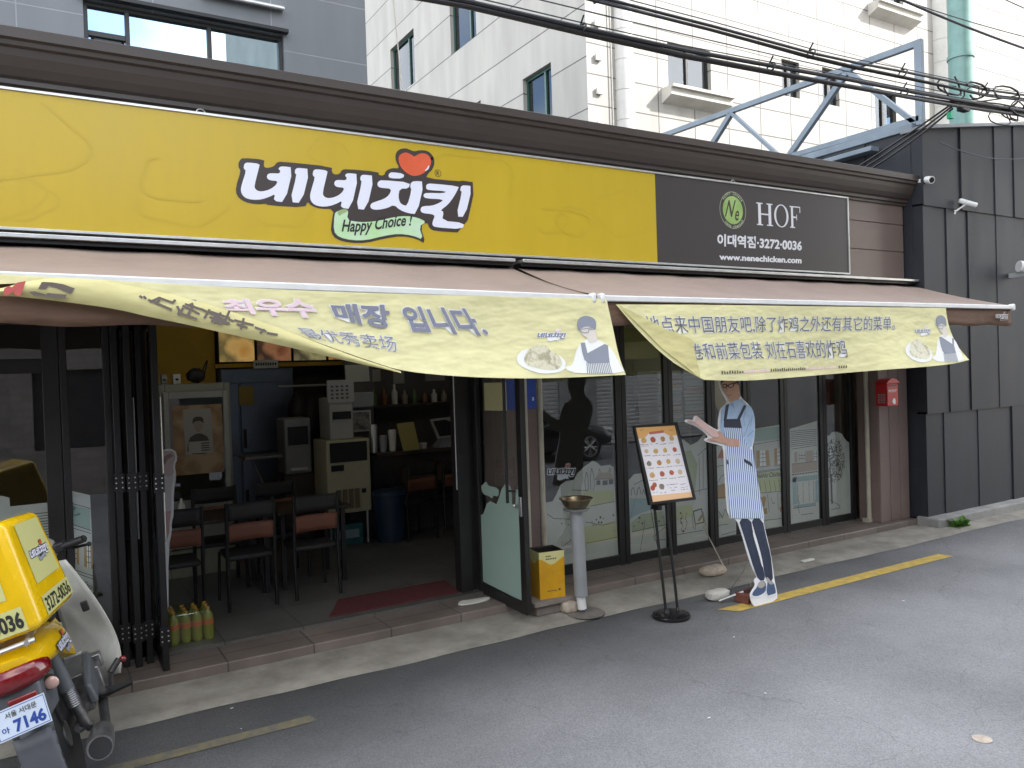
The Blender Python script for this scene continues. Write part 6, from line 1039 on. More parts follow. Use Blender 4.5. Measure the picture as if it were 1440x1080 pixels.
g = MB(); g.box(11.34, 11.42, 5.56, 5.77, 3.13, 3.19); g.out("bracket", M['pvc'], wl); g = MB(); g.box(11.36, 11.46, 5.538, 5.542, 3.30, 3.335); g.out("slot", M['cable'], wl)

# ================================================================== weed at the wall foot
wd_ = MB(); rg = random.Random(6)
for k in range(46):
    a, e, l = rg.uniform(0, 6.28), rg.uniform(.1, 1.2), rg.uniform(.07, .17); d = Vector((math.cos(a) * math.cos(e), math.sin(a) * math.cos(e) * .6, math.sin(e))); s = d.cross(Vector((0, 0, 1))).normalized() * l * .28
    o = Vector((9.66 + rg.uniform(-.1, .1), 5.56 + rg.uniform(-.04, .04), .02)); m1 = o + d * l * .55
    wd_.add([o, m1 + s + Vector((0, 0, .01)), o + d * l - Vector((0, 0, .02)), m1 - s + Vector((0, 0, .01))], [(0, 1, 2, 3)])
tag(wd_.out("weed_plant", M['leaf']), "small green weed growing where the step meets the zinc wall", "weed")
rg = random.Random(12); lt = MB()
for k in range(11):
    x, y, r_ = rg.uniform(.5, 9), rg.uniform(2.0, 5.6), rg.uniform(.006, .018); z = .006 if y < 5.35 else .028; a = rg.uniform(0, 3)
    lt.prism([(x + r_ * math.cos(a), y + r_ * math.sin(a), z), (x - r_ * .4 * math.sin(a), y + r_ * .4 * math.cos(a), z), (x - r_ * math.cos(a), y - r_ * math.sin(a), z), (x + r_ * .4 * math.sin(a), y - r_ * .4 * math.cos(a), z)], (0, 0, .003))
tag(lt.out("road_litter", M['paper']), "tiny scraps of pale litter scattered on the road", "litter", kind='stuff')
g = MB(); g.box(6.75, 6.92, 5.50, 5.55, .024, .04); tag(g.out("paper_scrap", M['paper'], bevel=.004), "crumpled white paper strip on the kerb right of the cardboard figure", "paper")
g = MB(); g.lathe((4.38, 2.42, .001), [(.05, 0), (.05, .004), (0, .006)], 14); tag(g.out("flat_scrap", M['rock'], smooth=True), "small round pale pebble lying on the road near the viewer", "scrap")  # a flat scrap of litter, modelled as a low disc

# ================================================================== overhead cables
def cat_(a, b, sag, n=24): return [(*lerp(a[:2], b[:2], i / n), a[2] + (b[2] - a[2]) * i / n - 4 * sag * (i / n) * (1 - i / n)) for i in range(n + 1)]
J = Vector((9.15, 5.2, 5.0))
def bundle(label, pts, rs, wrap=True):
    c = thing("cable_bundle", label, "cable", pts[0], group="overhead cables")
    P = [Vector(p) for p in pts]
    g = MB(); rg = random.Random(len(label))
    for k, r_ in enumerate(rs):
        off = [(.03 * math.cos(k * 2.1), .03 * math.sin(k * 2.1))]
        g.tube([p + Vector((0, off[0][0] + .012 * math.sin(i * .9 + k), off[0][1] + .014 * math.sin(i * .7 + 2 * k))) for i, p in enumerate(P)], r_, 8)
    g.out("strand", M['cable'], c, smooth=True)
    g = MB()
    g.tube([p + Vector((0, .01, .075)) for p in P], .005, 6); g.out("messenger_wire", M['wire'], c)
    if wrap:
        for i in range(1, len(P) - 1, 2):
            g = MB(); p = P[i]; g.tube([p + Vector((.02 * math.sin(t), .05 * math.cos(t), .045 * math.sin(t) + .02)) for t in [k * .65 for k in range(11)]] + [p + Vector((.0, -.03, .12))], .008, 6)
            g.out("clip", M['cable'], c, smooth=True)
bundle("lower thick black cable bundle crossing in front of the white building", [(-9, 5.6, 5.6), (-3, 5.35, 5.0), (0, 5.28, 4.80), (1.6, 5.24, 4.76), (2.87, 5.22, 4.815), (3.9, 5.21, 4.815), (4.98, 5.2, 4.825), (6.1, 5.2, 4.87), (7.2, 5.2, 4.915), (8.2, 5.2, 4.95), (9.12, 5.2, 4.99), (10.66, 5.2, 5.08), (14, 5.2, 5.2), (24, 5, 5.7)], (.024, .02, .018, .015))
bundle("upper black cable bundle running above the lower one", [(-6, 5.5, 5.9), (0, 5.3, 5.2), (2.6, 5.2, 5.1), (4.06, 5.2, 5.095), (5.33, 5.2, 5.105), (6.68, 5.2, 5.10), (7.4, 5.2, 5.12), (8.18, 5.2, 5.155), (8.98, 5.2, 5.185), (9.8, 5.2, 5.2), (10.67, 5.2, 5.27), (13, 5.2, 5.4), (24, 5, 6.1)], (.015, .014, .012, .011))
def wire(label, pts, r=.008, m_='cable'):
    g = MB(); g.tube(pts, r, 6); tag(g.out("overhead_wire", M[m_], smooth=True), label, "wire", "overhead cables")
wire("bluish wire from the top edge sloping down to the right edge of the photo", cat_((6.2, 5.3, 6.2), (14, 5.3, 6.05), .15), .014)
wire("thin wire high above the truss reaching the right edge", cat_((8.0, 5.4, 6.75), (14.5, 5.4, 6.6), .12), .007)
wire("thin wire close beside the bluish wire", cat_((5.9, 5.5, 6.25), (15, 5.5, 6.6), .2), .006)
wire("thin faint wire between the two black bundles", cat_((2.0, 5.25, 5.0), (9.3, 5.2, 5.1), .03), .005, 'wire')
wire("single wire hanging straight down beside the grey building", [(3.16, 7.6, 8), (3.42, 7.6, 4.3)], .006, 'cream')
wire("loose sagging wire across the zinc wall top", cat_((9.5, 5.6, 4.7), (12.5, 5.6, 5.0), .2), .006, 'wire')
for k, lb in enumerate(("upper of three drop wires from the cable knot to the roof", "middle of three drop wires from the cable knot to the roof", "lowest of three drop wires from the cable knot to the roof")):
    wire(lb, cat_((9.15, 5.22, 5.0 - k * .03), (9.15 - .05 * k, 7.4 - k * .25, 4.32), .05 + .02 * k, 12), .012)
kn = thing("cable_knot", "tangled knot of looped black cables in front of the teal pole", "cable", (9.3, 5.2, 5.0), group="overhead cables")
g = MB(); rg = random.Random(21)
for k in range(9):
    c = J + Vector((rg.uniform(-.25, 1.4), rg.uniform(-.06, .06), rg.uniform(-.08, .22))); r_ = rg.uniform(.06, .17); ph = rg.uniform(0, 6)
    g.tube([c + Vector((r_ * 1.7 * math.cos(ph + t * .5), .03 * math.sin(t), r_ * .8 * math.sin(ph + t * .5))) for t in range(rg.randint(6, 12))], rg.uniform(.006, .012), 6)
for k in range(6):
    a = J + Vector((rg.uniform(-.2, .1), 0, rg.uniform(-.06, .06))); g.tube(cat_(tuple(a), (rg.uniform(10, 10.8), 5.2, rg.uniform(5.05, 5.3)), rg.uniform(-.06, .1), 10), .009, 6)
g.out("loops", M['cable'], kn, smooth=True)
g = MB(); g.box(9.02, 9.08, 5.17, 5.22, 4.80, 4.87); g.out("green_joint", mat("green_plastic", (.02, .30, .16), .4), kn); g = MB(); g.box(9.25, 9.4, 5.16, 5.24, 4.92, 4.98); g.out("splice_box", M['cable'], kn, bevel=.01)
# ================================================================== inside the shop
dkw = mat("dark_wood", (.045, .028, .018), .4, var=.3, sc=6, stretch=(1, 6, 1)); orp = mat("orange_pad", (.17, .062, .034), .6, var=.2, sc=8); blk = mat("black_pad", (.02, .019, .018), .6, var=.3)
def chair_proto(label, loc, rz=0):
    c = thing("dining_chair", label, "chair", loc, (0, 0, rz), group="black dining chairs inside the shop")
    g = MB(); g.box(-.19, .19, .02, .42, .42, .465); g.out("seat", blk, c, local=True, bevel=.015)
    g = MB()
    for i in range(8): pass
    def bk(z0, z1, d): 
        q = MB(); q.grid(lambda u, v: (-.19 + .38 * u, -.01 + .03 * math.sin(math.pi * u) - .06 * (z0 + (z1 - z0) * v - .45), z0 + (z1 - z0) * v), 10, 3); return q
    bk(.78, .92, 0).out("backrest", blk, c, local=True, smooth=True, solid=.03)
    bk(.60, .745, 0).out("back_pad", orp, c, local=True, smooth=True, solid=.025)
    for sx in (-.2, .2):
        g = MB(); g.tube([(sx, -.03, 0), (sx, .0, .45), (sx, -.035, .93)], .016, 8); g.out("leg", M['black'], c, local=True, smooth=True)
        g = MB(); g.tube([(sx, .42, 0), (sx * .95, .40, .44)], .014, 8); g.out("leg", M['black'], c, local=True, smooth=True)
    return c
c0 = chair_proto("black chair with orange back pad nearest the doorway, right of its row", (2.15, 7.10, .12))
for lb, x, y, rz in (("black chair with orange back pad in the middle of the front row", 1.575, 7.10, 0), ("black chair with dull orange back pad half hidden by the folded doors", .98, 7.12, 0),
                     ("dark chair facing the street behind the right end chair of the front row", 2.1, 8.25, math.pi), ("dark chair facing the street behind the middle chair of the front row", 1.5, 8.25, math.pi),
                     ("dark chair at the back table below the monitor", 3.92, 8.7, .1), ("dark chair at the back table beside the door jamb", 4.45, 8.75, -.1)):
    c = copy_tree(c0); c.location = (x, y, .12); c.rotation_euler = (0, 0, rz); c['label'] = lb
def table(label, x0, x1, y0, y1, h=.74):
    t = thing("dining_table", label, "table", ((x0 + x1) / 2, (y0 + y1) / 2, .12), group="dark dining tables")
    g = MB(); g.box(x0, x1, y0, y1, .12 + h - .03, .12 + h); g.out("tabletop", dkw, t, bevel=.006)
    for x in (x0 + .06, x1 - .06):
        for y in (y0 + .06, y1 - .06): g = MB(); g.box(x - .02, x + .02, y - .02, y + .02, .12, .12 + h - .03); g.out("leg", M['black'], t)
table("dark table in front of the poster fridge", .8, 1.86, 7.45, 8.1); table("dark table beside the middle chair", 1.9, 2.6, 7.45, 8.1); table("dark table under the back counter", 3.7, 4.75, 9.0, 9.6, .62)
for i, (x, y, lb) in enumerate(((1.12, 7.75, "small pale bottle on the table by the poster fridge"),)):
    g = MB(); g.lathe((x, y, .861), [(.0, 0), (.03, 0), (.03, .12), (.012, .15), (.012, .18), (0, .18)], 12); tag(g.out("bottle", M['paper'], smooth=True), lb, "bottle")
# display fridge with poster in its glass door
fz = thing("display_fridge", "upright drinks fridge with a brown poster in its door", "fridge", (1.41, 8.9, .12))
fb = mat("fridge_beige", (.26, .26, .20), .4, var=.15)
g = MB(); g.box(1.07, 1.13, 8.62, 9.2, .12, 2.08); g.box(1.70, 1.76, 8.62, 9.2, .12, 2.08); g.box(1.13, 1.70, 8.62, 9.2, 1.96, 2.08); g.box(1.13, 1.70, 8.62, 9.2, .12, .4); g.box(1.13, 1.70, 9.15, 9.2, .4, 1.96); g.out("cabinet", fb, fz, bevel=.01)
f = MB(); f.box(1.11, 1.16, 8.58, 8.62, .42, 2.0); f.box(1.68, 1.73, 8.58, 8.62, .42, 2.0); f.box(1.16, 1.68, 8.58, 8.62, 1.93, 2.0); f.box(1.16, 1.68, 8.58, 8.62, .42, .9); d_ = f.out("door", mat("fridge_grey", (.33, .33, .30), .4, var=.1), fz, bevel=.006)
g = MB(); g.box(1.16, 1.68, 8.60, 8.605, .9, 1.93); g.out("pane", M['glass'], d_)
g = MB(); g.box(1.19, 1.665, 8.588, 8.592, 1.16, 1.86, m_food("poster_brown", (.36, .22, .09), (.24, .13, .05), (.40, .28, .14), 0, 5))
g.poly([(1.30, 8.587, 1.36), (1.57, 8.587, 1.36), (1.555, 8.587, 1.82), (1.29, 8.587, 1.82)], mat("poster_grey", (.33, .31, .27), .6))
pc = mat("poster_suit", (.06, .055, .05), .6); pf = mat("poster_face", (.30, .24, .18), .6)
g.poly([(x, 8.5865, z) for x, z in cha([(1.31, 1.36), (1.33, 1.52), (1.40, 1.57), (1.46, 1.57), (1.53, 1.52), (1.55, 1.36)], 1)], pc); g.poly([(x, 8.586, z) for x, z in disc((1.43, 1.65), .045, 16, .065)], pf); g.poly([(x, 8.5855, z) for x, z in cha([(1.375, 1.66), (1.38, 1.73), (1.43, 1.745), (1.48, 1.73), (1.485, 1.66), (1.465, 1.69), (1.43, 1.70), (1.395, 1.69)], 1)], pc)
g.poly([(1.33, 8.585, 1.37), (1.54, 8.585, 1.37), (1.54, 8.585, 1.49), (1.33, 8.585, 1.49)], mat("poster_paper", (.36, .34, .29), .6))
for k in range(4): g.poly([(1.45, 8.5845, 1.39 + k * .024), (1.53, 8.5845, 1.39 + k * .024), (1.53, 8.5845, 1.402 + k * .024), (1.45, 8.5845, 1.402 + k * .024)], pc)
g.out("poster", None, d_)
for x, lb, m_, sx in ((1.15, "grey little box at the left on top of the poster fridge", 'pvc', .05), (1.27, "pale little box with a dark spot on top of the poster fridge", 'paper', .07)):
    g = MB(); g.box(x - sx / 2, x + sx / 2, 8.75, 8.85, 2.081, 2.18, M[m_]); g.poly([(x + .018 * math.cos(t), 8.749, 2.125 + .012 * math.sin(t)) for t in [k * .63 for k in range(10)]], M['black']); tag(g.out("small_box", None, bevel=.002), lb, "box")
g = MB(); g.ball((1.47, 8.85, 2.16), .08, 14, None, (1.2, .9, .95), .12, 4); g.tube([(1.53 + .06 * math.sin(t * .4), 8.85, 2.10 + .22 * math.sin(t * .35)) for t in range(9)], .008, 6); tag(g.out("black_bag", blk, smooth=True), "black bag with a curled strap on top of the poster fridge", "bag")
# steel fridge
sf_ = thing("steel_fridge", "four door blue grey steel kitchen fridge with a yellow paper on it", "fridge", (2.4, 10.8, .12))
stl = mat("bluish_steel", (.16, .20, .27), .35, .5, var=.2, sc=3)
g = MB(); g.box(2.04, 2.95, 10.5, 11.15, .12, 2.24); g.out("cabinet", stl, sf_, bevel=.01)
for x0, x1 in ((2.06, 2.24), (2.26, 2.93)):
    for z0, z1 in ((.2, 1.15), (1.17, 2.06)):
        g = MB(); g.box(x0, x1, 10.46, 10.498, z0, z1); d2 = g.out("door", stl, sf_, bevel=.008); g = MB(); g.box(x0 + .02, x0 + .06, 10.452, 10.459, z0 + .3, z0 + .5) if z0 < 1 else g.box(x0 + .02, x0 + .06, 10.452, 10.459, z0 + .06, z0 + .3); g.out("handle", M['black'], d2)
g = MB(); g.box(2.24, 2.42, 10.45, 10.456, 1.78, 2.02); tag(g.out("paper_notice", mat("ochre_paper", (.34, .24, .05), .7)), "ochre paper sheet on the steel fridge door", "paper")
# row of lit food panels above
x = 2.04
foods = [((.62, .30, .06), (.72, .45, .14), (.20, .16, .06)), ((.22, .07, .03), (.40, .18, .08), (.06, .03, .02)), ((.20, .22, .08), (.45, .40, .18), (.10, .08, .05)), ((.75, .30, .03), (.85, .50, .10), (.3, .08, .02)), ((.5, .3, .1), (.7, .5, .2), (.15, .08, .04))]
lbs = ("lit food panel of golden fried chicken beside the ochre wall", "lit food panel of dark red chicken next to the golden one", "lit food panel with green garnish in the middle", "lit bright orange food panel under the banner edge", "lit food panel at the far right of the row")
for k in range(5):
    lp = thing("menu_lightbox", lbs[k], "menu panel", (x + .23, 10.66, 2.32), group="lit food panels on the back wall")
    g = MB(); g.box(x, x + .465, 10.62, 10.7, 2.32, 2.82); g.out("frame", M['black'], lp, bevel=.004)
    g = MB(); g.box(x + .015, x + .45, 10.612, 10.619, 2.335, 2.80); g.out("picture", m_food("food_panel", *foods[k], .12, 4.5), lp); x += .475
g = MB(); g.box(2.0, 5.4, 10.6, 10.75, 2.26, 2.31); tag(g.out("picture_rail", yel), "narrow ochre rail below the lit food panels", "rail")
g = MB(); g.box(2.43, 2.74, 10.42, 10.43, 2.24, 2.345, M['paper'])
for i in range(9): g.box(2.455 + i * .03, 2.475 + i * .03, 10.418, 10.4195, 2.275, 2.31, M['ink'])
tag(g.out("small_sign", None), "small white sign with black letters above the steel fridge", "sign")
kt = thing("coat_rack", "dark hanging coats and rack beside the steel fridge", "coats", (2.9, 10.0, .12))
g = MB()
for k, (cx, cz, h_) in enumerate(((2.85, 1.62, .55), (3.02, 1.55, .6), (3.16, 1.6, .5))): g.ball((cx, 10.0 + .03 * k, cz), .5, 14, None, (.24, .25, h_ * 1.1), .05, k)
g.out("coat", blk, kt, smooth=True); g = MB(); g.tube([(3.22, 9.9, .12), (3.22, 9.9, 2.05)], .02, 8); g.tube([(2.6, 9.95, 2.0), (3.3, 9.95, 2.0)], .015, 8); g.out("rack", M['pvc'], kt)
g = MB(); g.box(2.1, 2.75, 9.6, 9.95, 1.16, 1.19, M['pvc']); 
for a in (2.2, 2.65): g.tube([(a, 9.75, 1.16), (4.85 - a, 9.75, .12)], .012, 6, M['pvc'])
tag(g.out("ironing_board", None), "narrow pale folding board on crossed legs in the kitchen", "board")
# ice maker with dispenser on it
im = thing("ice_machine", "cream cabinet machine with black top panel and vents on a low stand", "machine", (3.14, 9.2, .3)); crm = mat("cream_enamel", (.50, .47, .31), .4, var=.1)
g = MB(); g.box(2.88, 3.41, 9.0, 9.5, .50, 1.36); g.out("body", crm, im, bevel=.012); g = MB(); g.box(2.92, 3.37, 8.985, 8.998, 1.10, 1.33); g.out("front_panel", M['black'], im, bevel=.004)
g = MB()
for k in range(4): g.box(2.98 + k * .075, 3.035 + k * .075, 8.985, 8.998, .55, .78)
g.out("vent", mat("vent_brown", (.16, .14, .08), .6), im); g = MB(); g.box(2.93, 3.08, 8.985, 8.998, 1.0, 1.07); g.box(3.29, 3.34, 8.985, 8.998, .72, .77); g.out("control", M['black'], im)
for x in (2.92, 3.37): g = MB(); g.tube([(x, 9.05, .12), (x, 9.05, .5)], .014, 6); g.out("leg", M['alu'], im)
wp = thing("water_dispenser", "white water dispenser standing on the cream machine", "dispenser", (3.1, 9.2, 1.36)); wpp = mat("grey_white_plastic", (.42, .42, .38), .4, var=.1)
g = MB(); g.box(2.95, 3.24, 9.05, 9.45, 1.362, 1.85); g.out("body", wpp, wp, bevel=.015); g = MB(); g.box(2.985, 3.205, 9.03, 9.049, 1.60, 1.69); g.out("tap_recess", M['black'], wp)
g = MB(); g.box(2.93, 3.25, 9.03, 9.045, 1.80, 2.06, mat("notice_paper", (.40, .40, .39), .7)); rg = random.Random(3)
for k in range(16): g.box(2.97 + (k % 4) * .06, 3.0 + (k % 4) * .06, 9.026, 9.029, 1.84 + (k // 4) * .045, 1.86 + (k // 4) * .045, M['f_line'])
g.out("notice", None, wp)
g = MB(); g.hexa([(3.25, 9.3, 2.03), (3.555, 9.3, 2.03), (3.25, 9.31, 2.03), (3.555, 9.31, 2.03), (3.245, 9.3, 2.235), (3.545, 9.3, 2.24), (3.245, 9.31, 2.235), (3.545, 9.31, 2.24)]); tag(g.out("wall_paper_sheet", mat("hung_paper", (.40, .40, .33), .7)), "pale paper sheet hanging above the water dispenser", "paper")
g = MB(); g.box(3.25, 3.6, 9.32, 9.36, .12, 2.6); tag(g.out("column_panel", inner), "dark narrow panel behind the water dispenser", "panel")
# counter, till, card, bits
ct = thing("counter", "dark counter at the back of the shop carrying the till", "counter", (4.3, 9.1, .12))
g = MB(); g.box(3.5, 5.3, 8.98, 9.45, 1.12, 1.17); g.out("countertop", dkw, ct, bevel=.006); g = MB(); g.box(3.55, 5.28, 9.3, 9.44, .12, 1.12); g.out("front", inner, ct)
tl = thing("till_monitor", "tilted till screen with pale grey frame on the counter", "monitor", (4.42, 9.1, 1.17))
g = MB(); P = [(4.21, 9.0, 1.53), (4.61, 9.04, 1.55), (4.63, 9.0, 1.30), (4.29, 8.96, 1.29)]; g.prism(P, (0, .03, 0)); g.out("bezel", mat("till_grey", (.36, .36, .33), .4), tl)
g = MB(); c = [sum(p[i] for p in P) / 4 for i in range(3)]; g.poly([(c[0] + (p[0] - c[0]) * .84, p[1] - .004, c[2] + (p[2] - c[2]) * .8) for p in P]); g.out("screen", M['black'], tl)
g = MB(); g.hexa([(4.3, 8.98, 1.171), (4.58, 8.98, 1.171), (4.3, 9.2, 1.171), (4.58, 9.2, 1.171), (4.38, 9.02, 1.3), (4.54, 9.02, 1.3), (4.38, 9.1, 1.3), (4.54, 9.1, 1.3)]); g.out("stand", M['pvc'], tl, bevel=.01)
g = MB(); g.hexa([(3.84, 9.0, 1.171), (4.07, 9.02, 1.171), (3.84, 9.01, 1.171), (4.07, 9.03, 1.171), (3.80, 9.08, 1.50), (4.03, 9.10, 1.51), (3.80, 9.09, 1.50), (4.03, 9.11, 1.51)]); tag(g.out("menu_card", mat("card_yellow", (.34, .29, .09), .6)), "yellow menu card standing on the counter left of the till", "card")
for x, h_, lb, m_ in ((3.62, .2, "grey tub at the left end of the counter", 'pvc'), (3.74, .26, "pale paper cup stack on the counter", 'paper'), (4.15, .07, "little pale dish between the card and the till", 'paper'), (3.5, .34, "clear grey bottle at the counter's left corner", 'alu')):
    g = MB(); g.lathe((x, 9.1, 1.171), [(0, 0), (.04, 0), (.05, h_ * .9), (.045, h_), (0, h_)], 14); tag(g.out("container", M[m_], smooth=True), lb, "container")
g = MB(); g.box(3.92, 4.42, 9.1, 9.3, .752, .95); tag(g.out("cardboard_box", mat("carton", (.16, .11, .07), .8, var=.2)), "brown carton on the back table", "box")
bn = thing("plastic_bin", "dark blue plastic bin beside the cream machine", "bin", (3.62, 8.95, .12)); g = MB(); g.lathe((3.62, 8.95, .12), [(.0, 0), (.17, 0), (.21, .55), (.22, .56), (.2, .6), (0, .62)], 20); g.out("body", mat("bin_blue", (.02, .045, .085), .4), bn, smooth=True)
g = MB(); g.box(2.95, 3.3, 9.02, 9.4, .12, .36, mat("crate_teal", (.02, .11, .12), .5)); g.box(3.0, 3.25, 9.015, 9.02, .2, .3, M['f_blue']); tag(g.out("drinks_crate", None, bevel=.01), "teal plastic crate under the cream machine", "crate")
ex = thing("exit_sign", "lit green exit sign over the back counter", "exit sign", (5.1, 10.6, 2.0)); g = MB(); g.box(4.9, 5.34, 10.62, 10.7, 1.99, 2.26); g.out("case", M['pvc'], ex, bevel=.01)
g = MB(); em = mat("exit_green", (.05, .75, .60), .5, emit=1.3); ew = mat("exit_white", (.7, .9, .85), .5, emit=1.3); g.box(4.95, 5.29, 10.612, 10.619, 2.06, 2.22, em)
g.poly([(x, 10.6105, z) for x, z in [(5.06, 2.20), (5.09, 2.20), (5.13, 2.13), (5.18, 2.09), (5.16, 2.08), (5.10, 2.11), (5.05, 2.07), (5.02, 2.08), (5.06, 2.12)]], ew); g.box(5.2, 5.26, 10.610, 10.6115, 2.08, 2.2, ew); g.out("lit_face", None, ex)
# bottles shrink wrapped at the threshold, mat, cloth
bp = thing("bottle_pack", "shrink wrapped pack of yellow green drink bottles just inside the folded doors", "bottles", (.95, 6.62, .12))
by = mat("bottle_lime", (.20, .225, .03), .25, var=.15); bo = mat("bottle_label", (.42, .12, .03), .4); bc = mat("bottle_cap", (.36, .20, .03), .4); first = None
for i in range(4):
    for k in range(3):
        if first is None:
            g = MB(); g.lathe((0, 0, 0), [(0, 0), (.037, 0), (.040, .02), (.040, .14)], 14, by); g.lathe((0, 0, .11), [(.0405, 0), (.0408, .045)], 14, bo); g.lathe((0, 0, .14), [(.040, 0), (.036, .045), (.016, .08), (.013, .09)], 14, by); g.lathe((0, 0, .225), [(.015, 0), (.015, .018), (0, .018)], 12, bc)
            first = g.out("bottle", None, bp, local=True, smooth=True); b_ = first
        else: b_ = first.copy(); COL.objects.link(b_); b_.parent = bp
        b_.location = (-.10 + i * .082, -.13 + k * .082, 0)
wr = MB(); wr.box(.81, 1.115, 6.445, 6.745, .122, .355); wr.out("shrink_wrap", glass("shrink_film", 1.8, (.9, .9, .82), .12), bp, bevel=.02)
g = MB(); g.hexa([(2.02, 6.40, .121), (3.22, 6.40, .121), (2.25, 6.85, .121), (3.3, 6.85, .121), (2.02, 6.40, .133), (3.22, 6.40, .133), (2.25, 6.85, .133), (3.3, 6.85, .133)]); tag(g.out("door_mat", mat("red_mat", (.10, .018, .02), .9, var=.3, sc=12, bump=.5), bevel=.004), "dark red door mat on the floor of the entrance", "mat")
g = MB(); g.prism([(x, y, .101) for x, y in cha([(3.05, 6.10), (3.12, 6.2), (3.22, 6.17), (3.40, 6.16), (3.36, 6.08), (3.2, 6.06)], 1)], (0, 0, .014)); tag(g.out("crumpled_cloth", M['paper'], bevel=.004), "crumpled pale cloth on the step by the open door", "cloth")
# second cardboard figure, mostly hidden by the folded doors
s2 = thing("cardboard_standee", "cardboard figure hidden behind the folded doors with only one raised pink fist and sleeve showing", "standee", (.95, 7.02, .12))
sc_ = lambda P: [(x, 7.02, z) for x, z in P]
g = MB(); g.prism(sc_(cha([(.78, 1.5), (.90, 1.56), (.985, 1.55), (1.0, 1.47), (.975, 1.42), (.985, 1.33), (.96, 1.2), (.955, 1.02), (.935, .95), (.935, .88), (.905, .76), (.88, .12), (.72, .12), (.72, 1.4)], 1)), (0, .012, 0)); g.out("board", edge, s2)
g = MB(); g.poly([(x, 7.018, z) for x, z in cha([(.79, 1.48), (.90, 1.545), (.975, 1.535), (.985, 1.48), (.96, 1.42), (.97, 1.34), (.90, 1.33), (.80, 1.36)], 1)], mat("printed_fist", (.52, .42, .42), .5)); g.poly([(x, 7.018, z) for x, z in [(.80, 1.36), (.90, 1.33), (.965, 1.34), (.94, 1.2), (.935, 1.05), (.80, 1.05)]], mat("printed_cuff", (.58, .56, .56), .5)); g.poly([(x, 7.018, z) for x, z in [(.80, 1.05), (.935, 1.05), (.92, .95), (.915, .88), (.89, .8), (.80, .9)]], mat("printed_pink", (.5, .3, .3), .5)); g.poly([(x, 7.0175, z) for x, z in [(.90, 1.50), (.945, 1.52), (.97, 1.50), (.925, 1.47), (.90, 1.43), (.89, 1.46)]], mat("fist_crease", (.30, .2, .2), .5)); g.out("printed_arm", None, s2)
# carton stacks and notices behind the right hand glass
cw = mat("carton_white", (.46, .46, .44), .6, var=.08); bands = [M['f_blue'], M['f_orange'], cw, M['film'], M['f_red']]
first = None
st_tab = thing("storage_shelf", "dark shelf behind the right hand glass holding flat cartons", "shelf", (6.7, 7.4, .12)); g = MB(); g.box(6.0, 7.4, 7.05, 7.75, 1.38, 1.42); g.out("board", inner, st_tab)
for x in (6.05, 7.35): g = MB(); g.box(x - .02, x + .02, 7.1, 7.7, .12, 1.38); g.out("upright", inner, st_tab)
for s_, (x0, x1, n) in enumerate(((6.25, 6.62, 10), (6.66, 7.14, 12))):
    for k in range(n):
        bnd = bands[(k * 3 + s_) % 5]; g = MB(); z = 1.421 + k * .062; jx = random.uniform(-.012, .012)
        g.box(x0 + jx, x1 + jx, 7.1, 7.45, z, z + .058, cw); g.box(x0 + jx + .001, x1 + jx - .001, 7.098, 7.0995, z + .012, z + .03, bnd)
        tag(g.out("flat_carton", None), "flat white striped carton in the %s stack on the shelf behind the glass" % ("narrower" if s_ == 0 else "wider"), "carton", "flat cartons stacked behind the glass")
g = MB(); g.box(5.16, 5.62, 6.36, 6.366, 2.18, 2.56); tag(g.out("olive_notice", mat("olive_paper", (.22, .20, .06), .7)), "olive sheet hung high behind the glass left of the menu stand", "paper")
g = MB(); g.box(6.98, 7.31, 6.37, 6.376, 1.98, 2.2, mat("notice_orange", (.40, .24, .05), .6)); small_logo(g, lambda u, v, L: (7.0 + .29 * u, 6.369 - .001 * L, 2.03 + .12 * v), M['ink'], M['white'], M['ink'], M['ink']); tag(g.out("logo_notice", None), "orange notice with lettering high behind the glass right of the cardboard figure", "notice")
g = MB(); g.prism([(x, 6.36, z) for x, z in disc((6.52, 1.80), .11, 24, .26)], (0, .003, 0)); tag(g.out("round_notice", mat("round_ochre", (.36, .28, .12), .6)), "oval ochre cut-out on the glass behind the cardboard figure's head", "notice")

# ================================================================== delivery motorbike
PH, TH, SC = .112, .261, 1.11
mb_ = thing("delivery_motorbike", "white and yellow delivery motorbike with a yellow cargo box leaning on its stand", "motorbike", (.121, 4.693, 0), (0, -TH, -PH)); mb_.scale = (SC, SC, SC)
yb = mat("bike_yellow", (.80, .50, .005), .25, var=.14, sc=5, coat=.45, bump=.05, bsc=4); wbk = mat("bike_white", (.62, .62, .57), .35, c2=(.44, .43, .38), sc=5, coat=.2, bump=.06, bsc=5); bpl = mat("bike_black", (.025, .025, .026), .45, var=.3, sc=9); gmt = mat("bike_metal", (.30, .30, .30), .38, .85, var=.35, sc=12); gpl = mat("bike_grey_plastic", (.10, .11, .12), .5, var=.2); rub = mat("tyre_rubber", (.02, .02, .02), .8, var=.3); redl = mat("tail_red", (.16, .006, .009), .12, var=.3, sc=18, coat=.6); pal = mat("sticker_pale", (.56, .55, .22), .45)
def wheel(y, name):
    g = MB(); g.lathe((-.05, y, .28), [(.215, .008), (.25, .0), (.275, .022), (.28, .05), (.275, .078), (.25, .1), (.215, .092)], 36, axis='x'); w_ = g.out(name, rub, mb_, local=True, smooth=True)
    g = MB(); g.lathe((-.035, y, .28), [(.216, 0), (.216, .07), (.20, .066), (.20, .004)], 36, axis='x'); g.lathe((-.05, y, .28), [(.0, 0), (.06, .0), (.06, .1), (0, .1)], 20, axis='x')
    for k in range(10): a = k * .628; g.tube([(0, y + .05 * math.cos(a), .28 + .05 * math.sin(a)), (0, y + .205 * math.cos(a), .28 + .205 * math.sin(a))], .012, 6)
    g.out("rim", gmt, w_, local=True, smooth=True)
wheel(0, "rear_wheel"); wheel(1.22, "front_wheel")
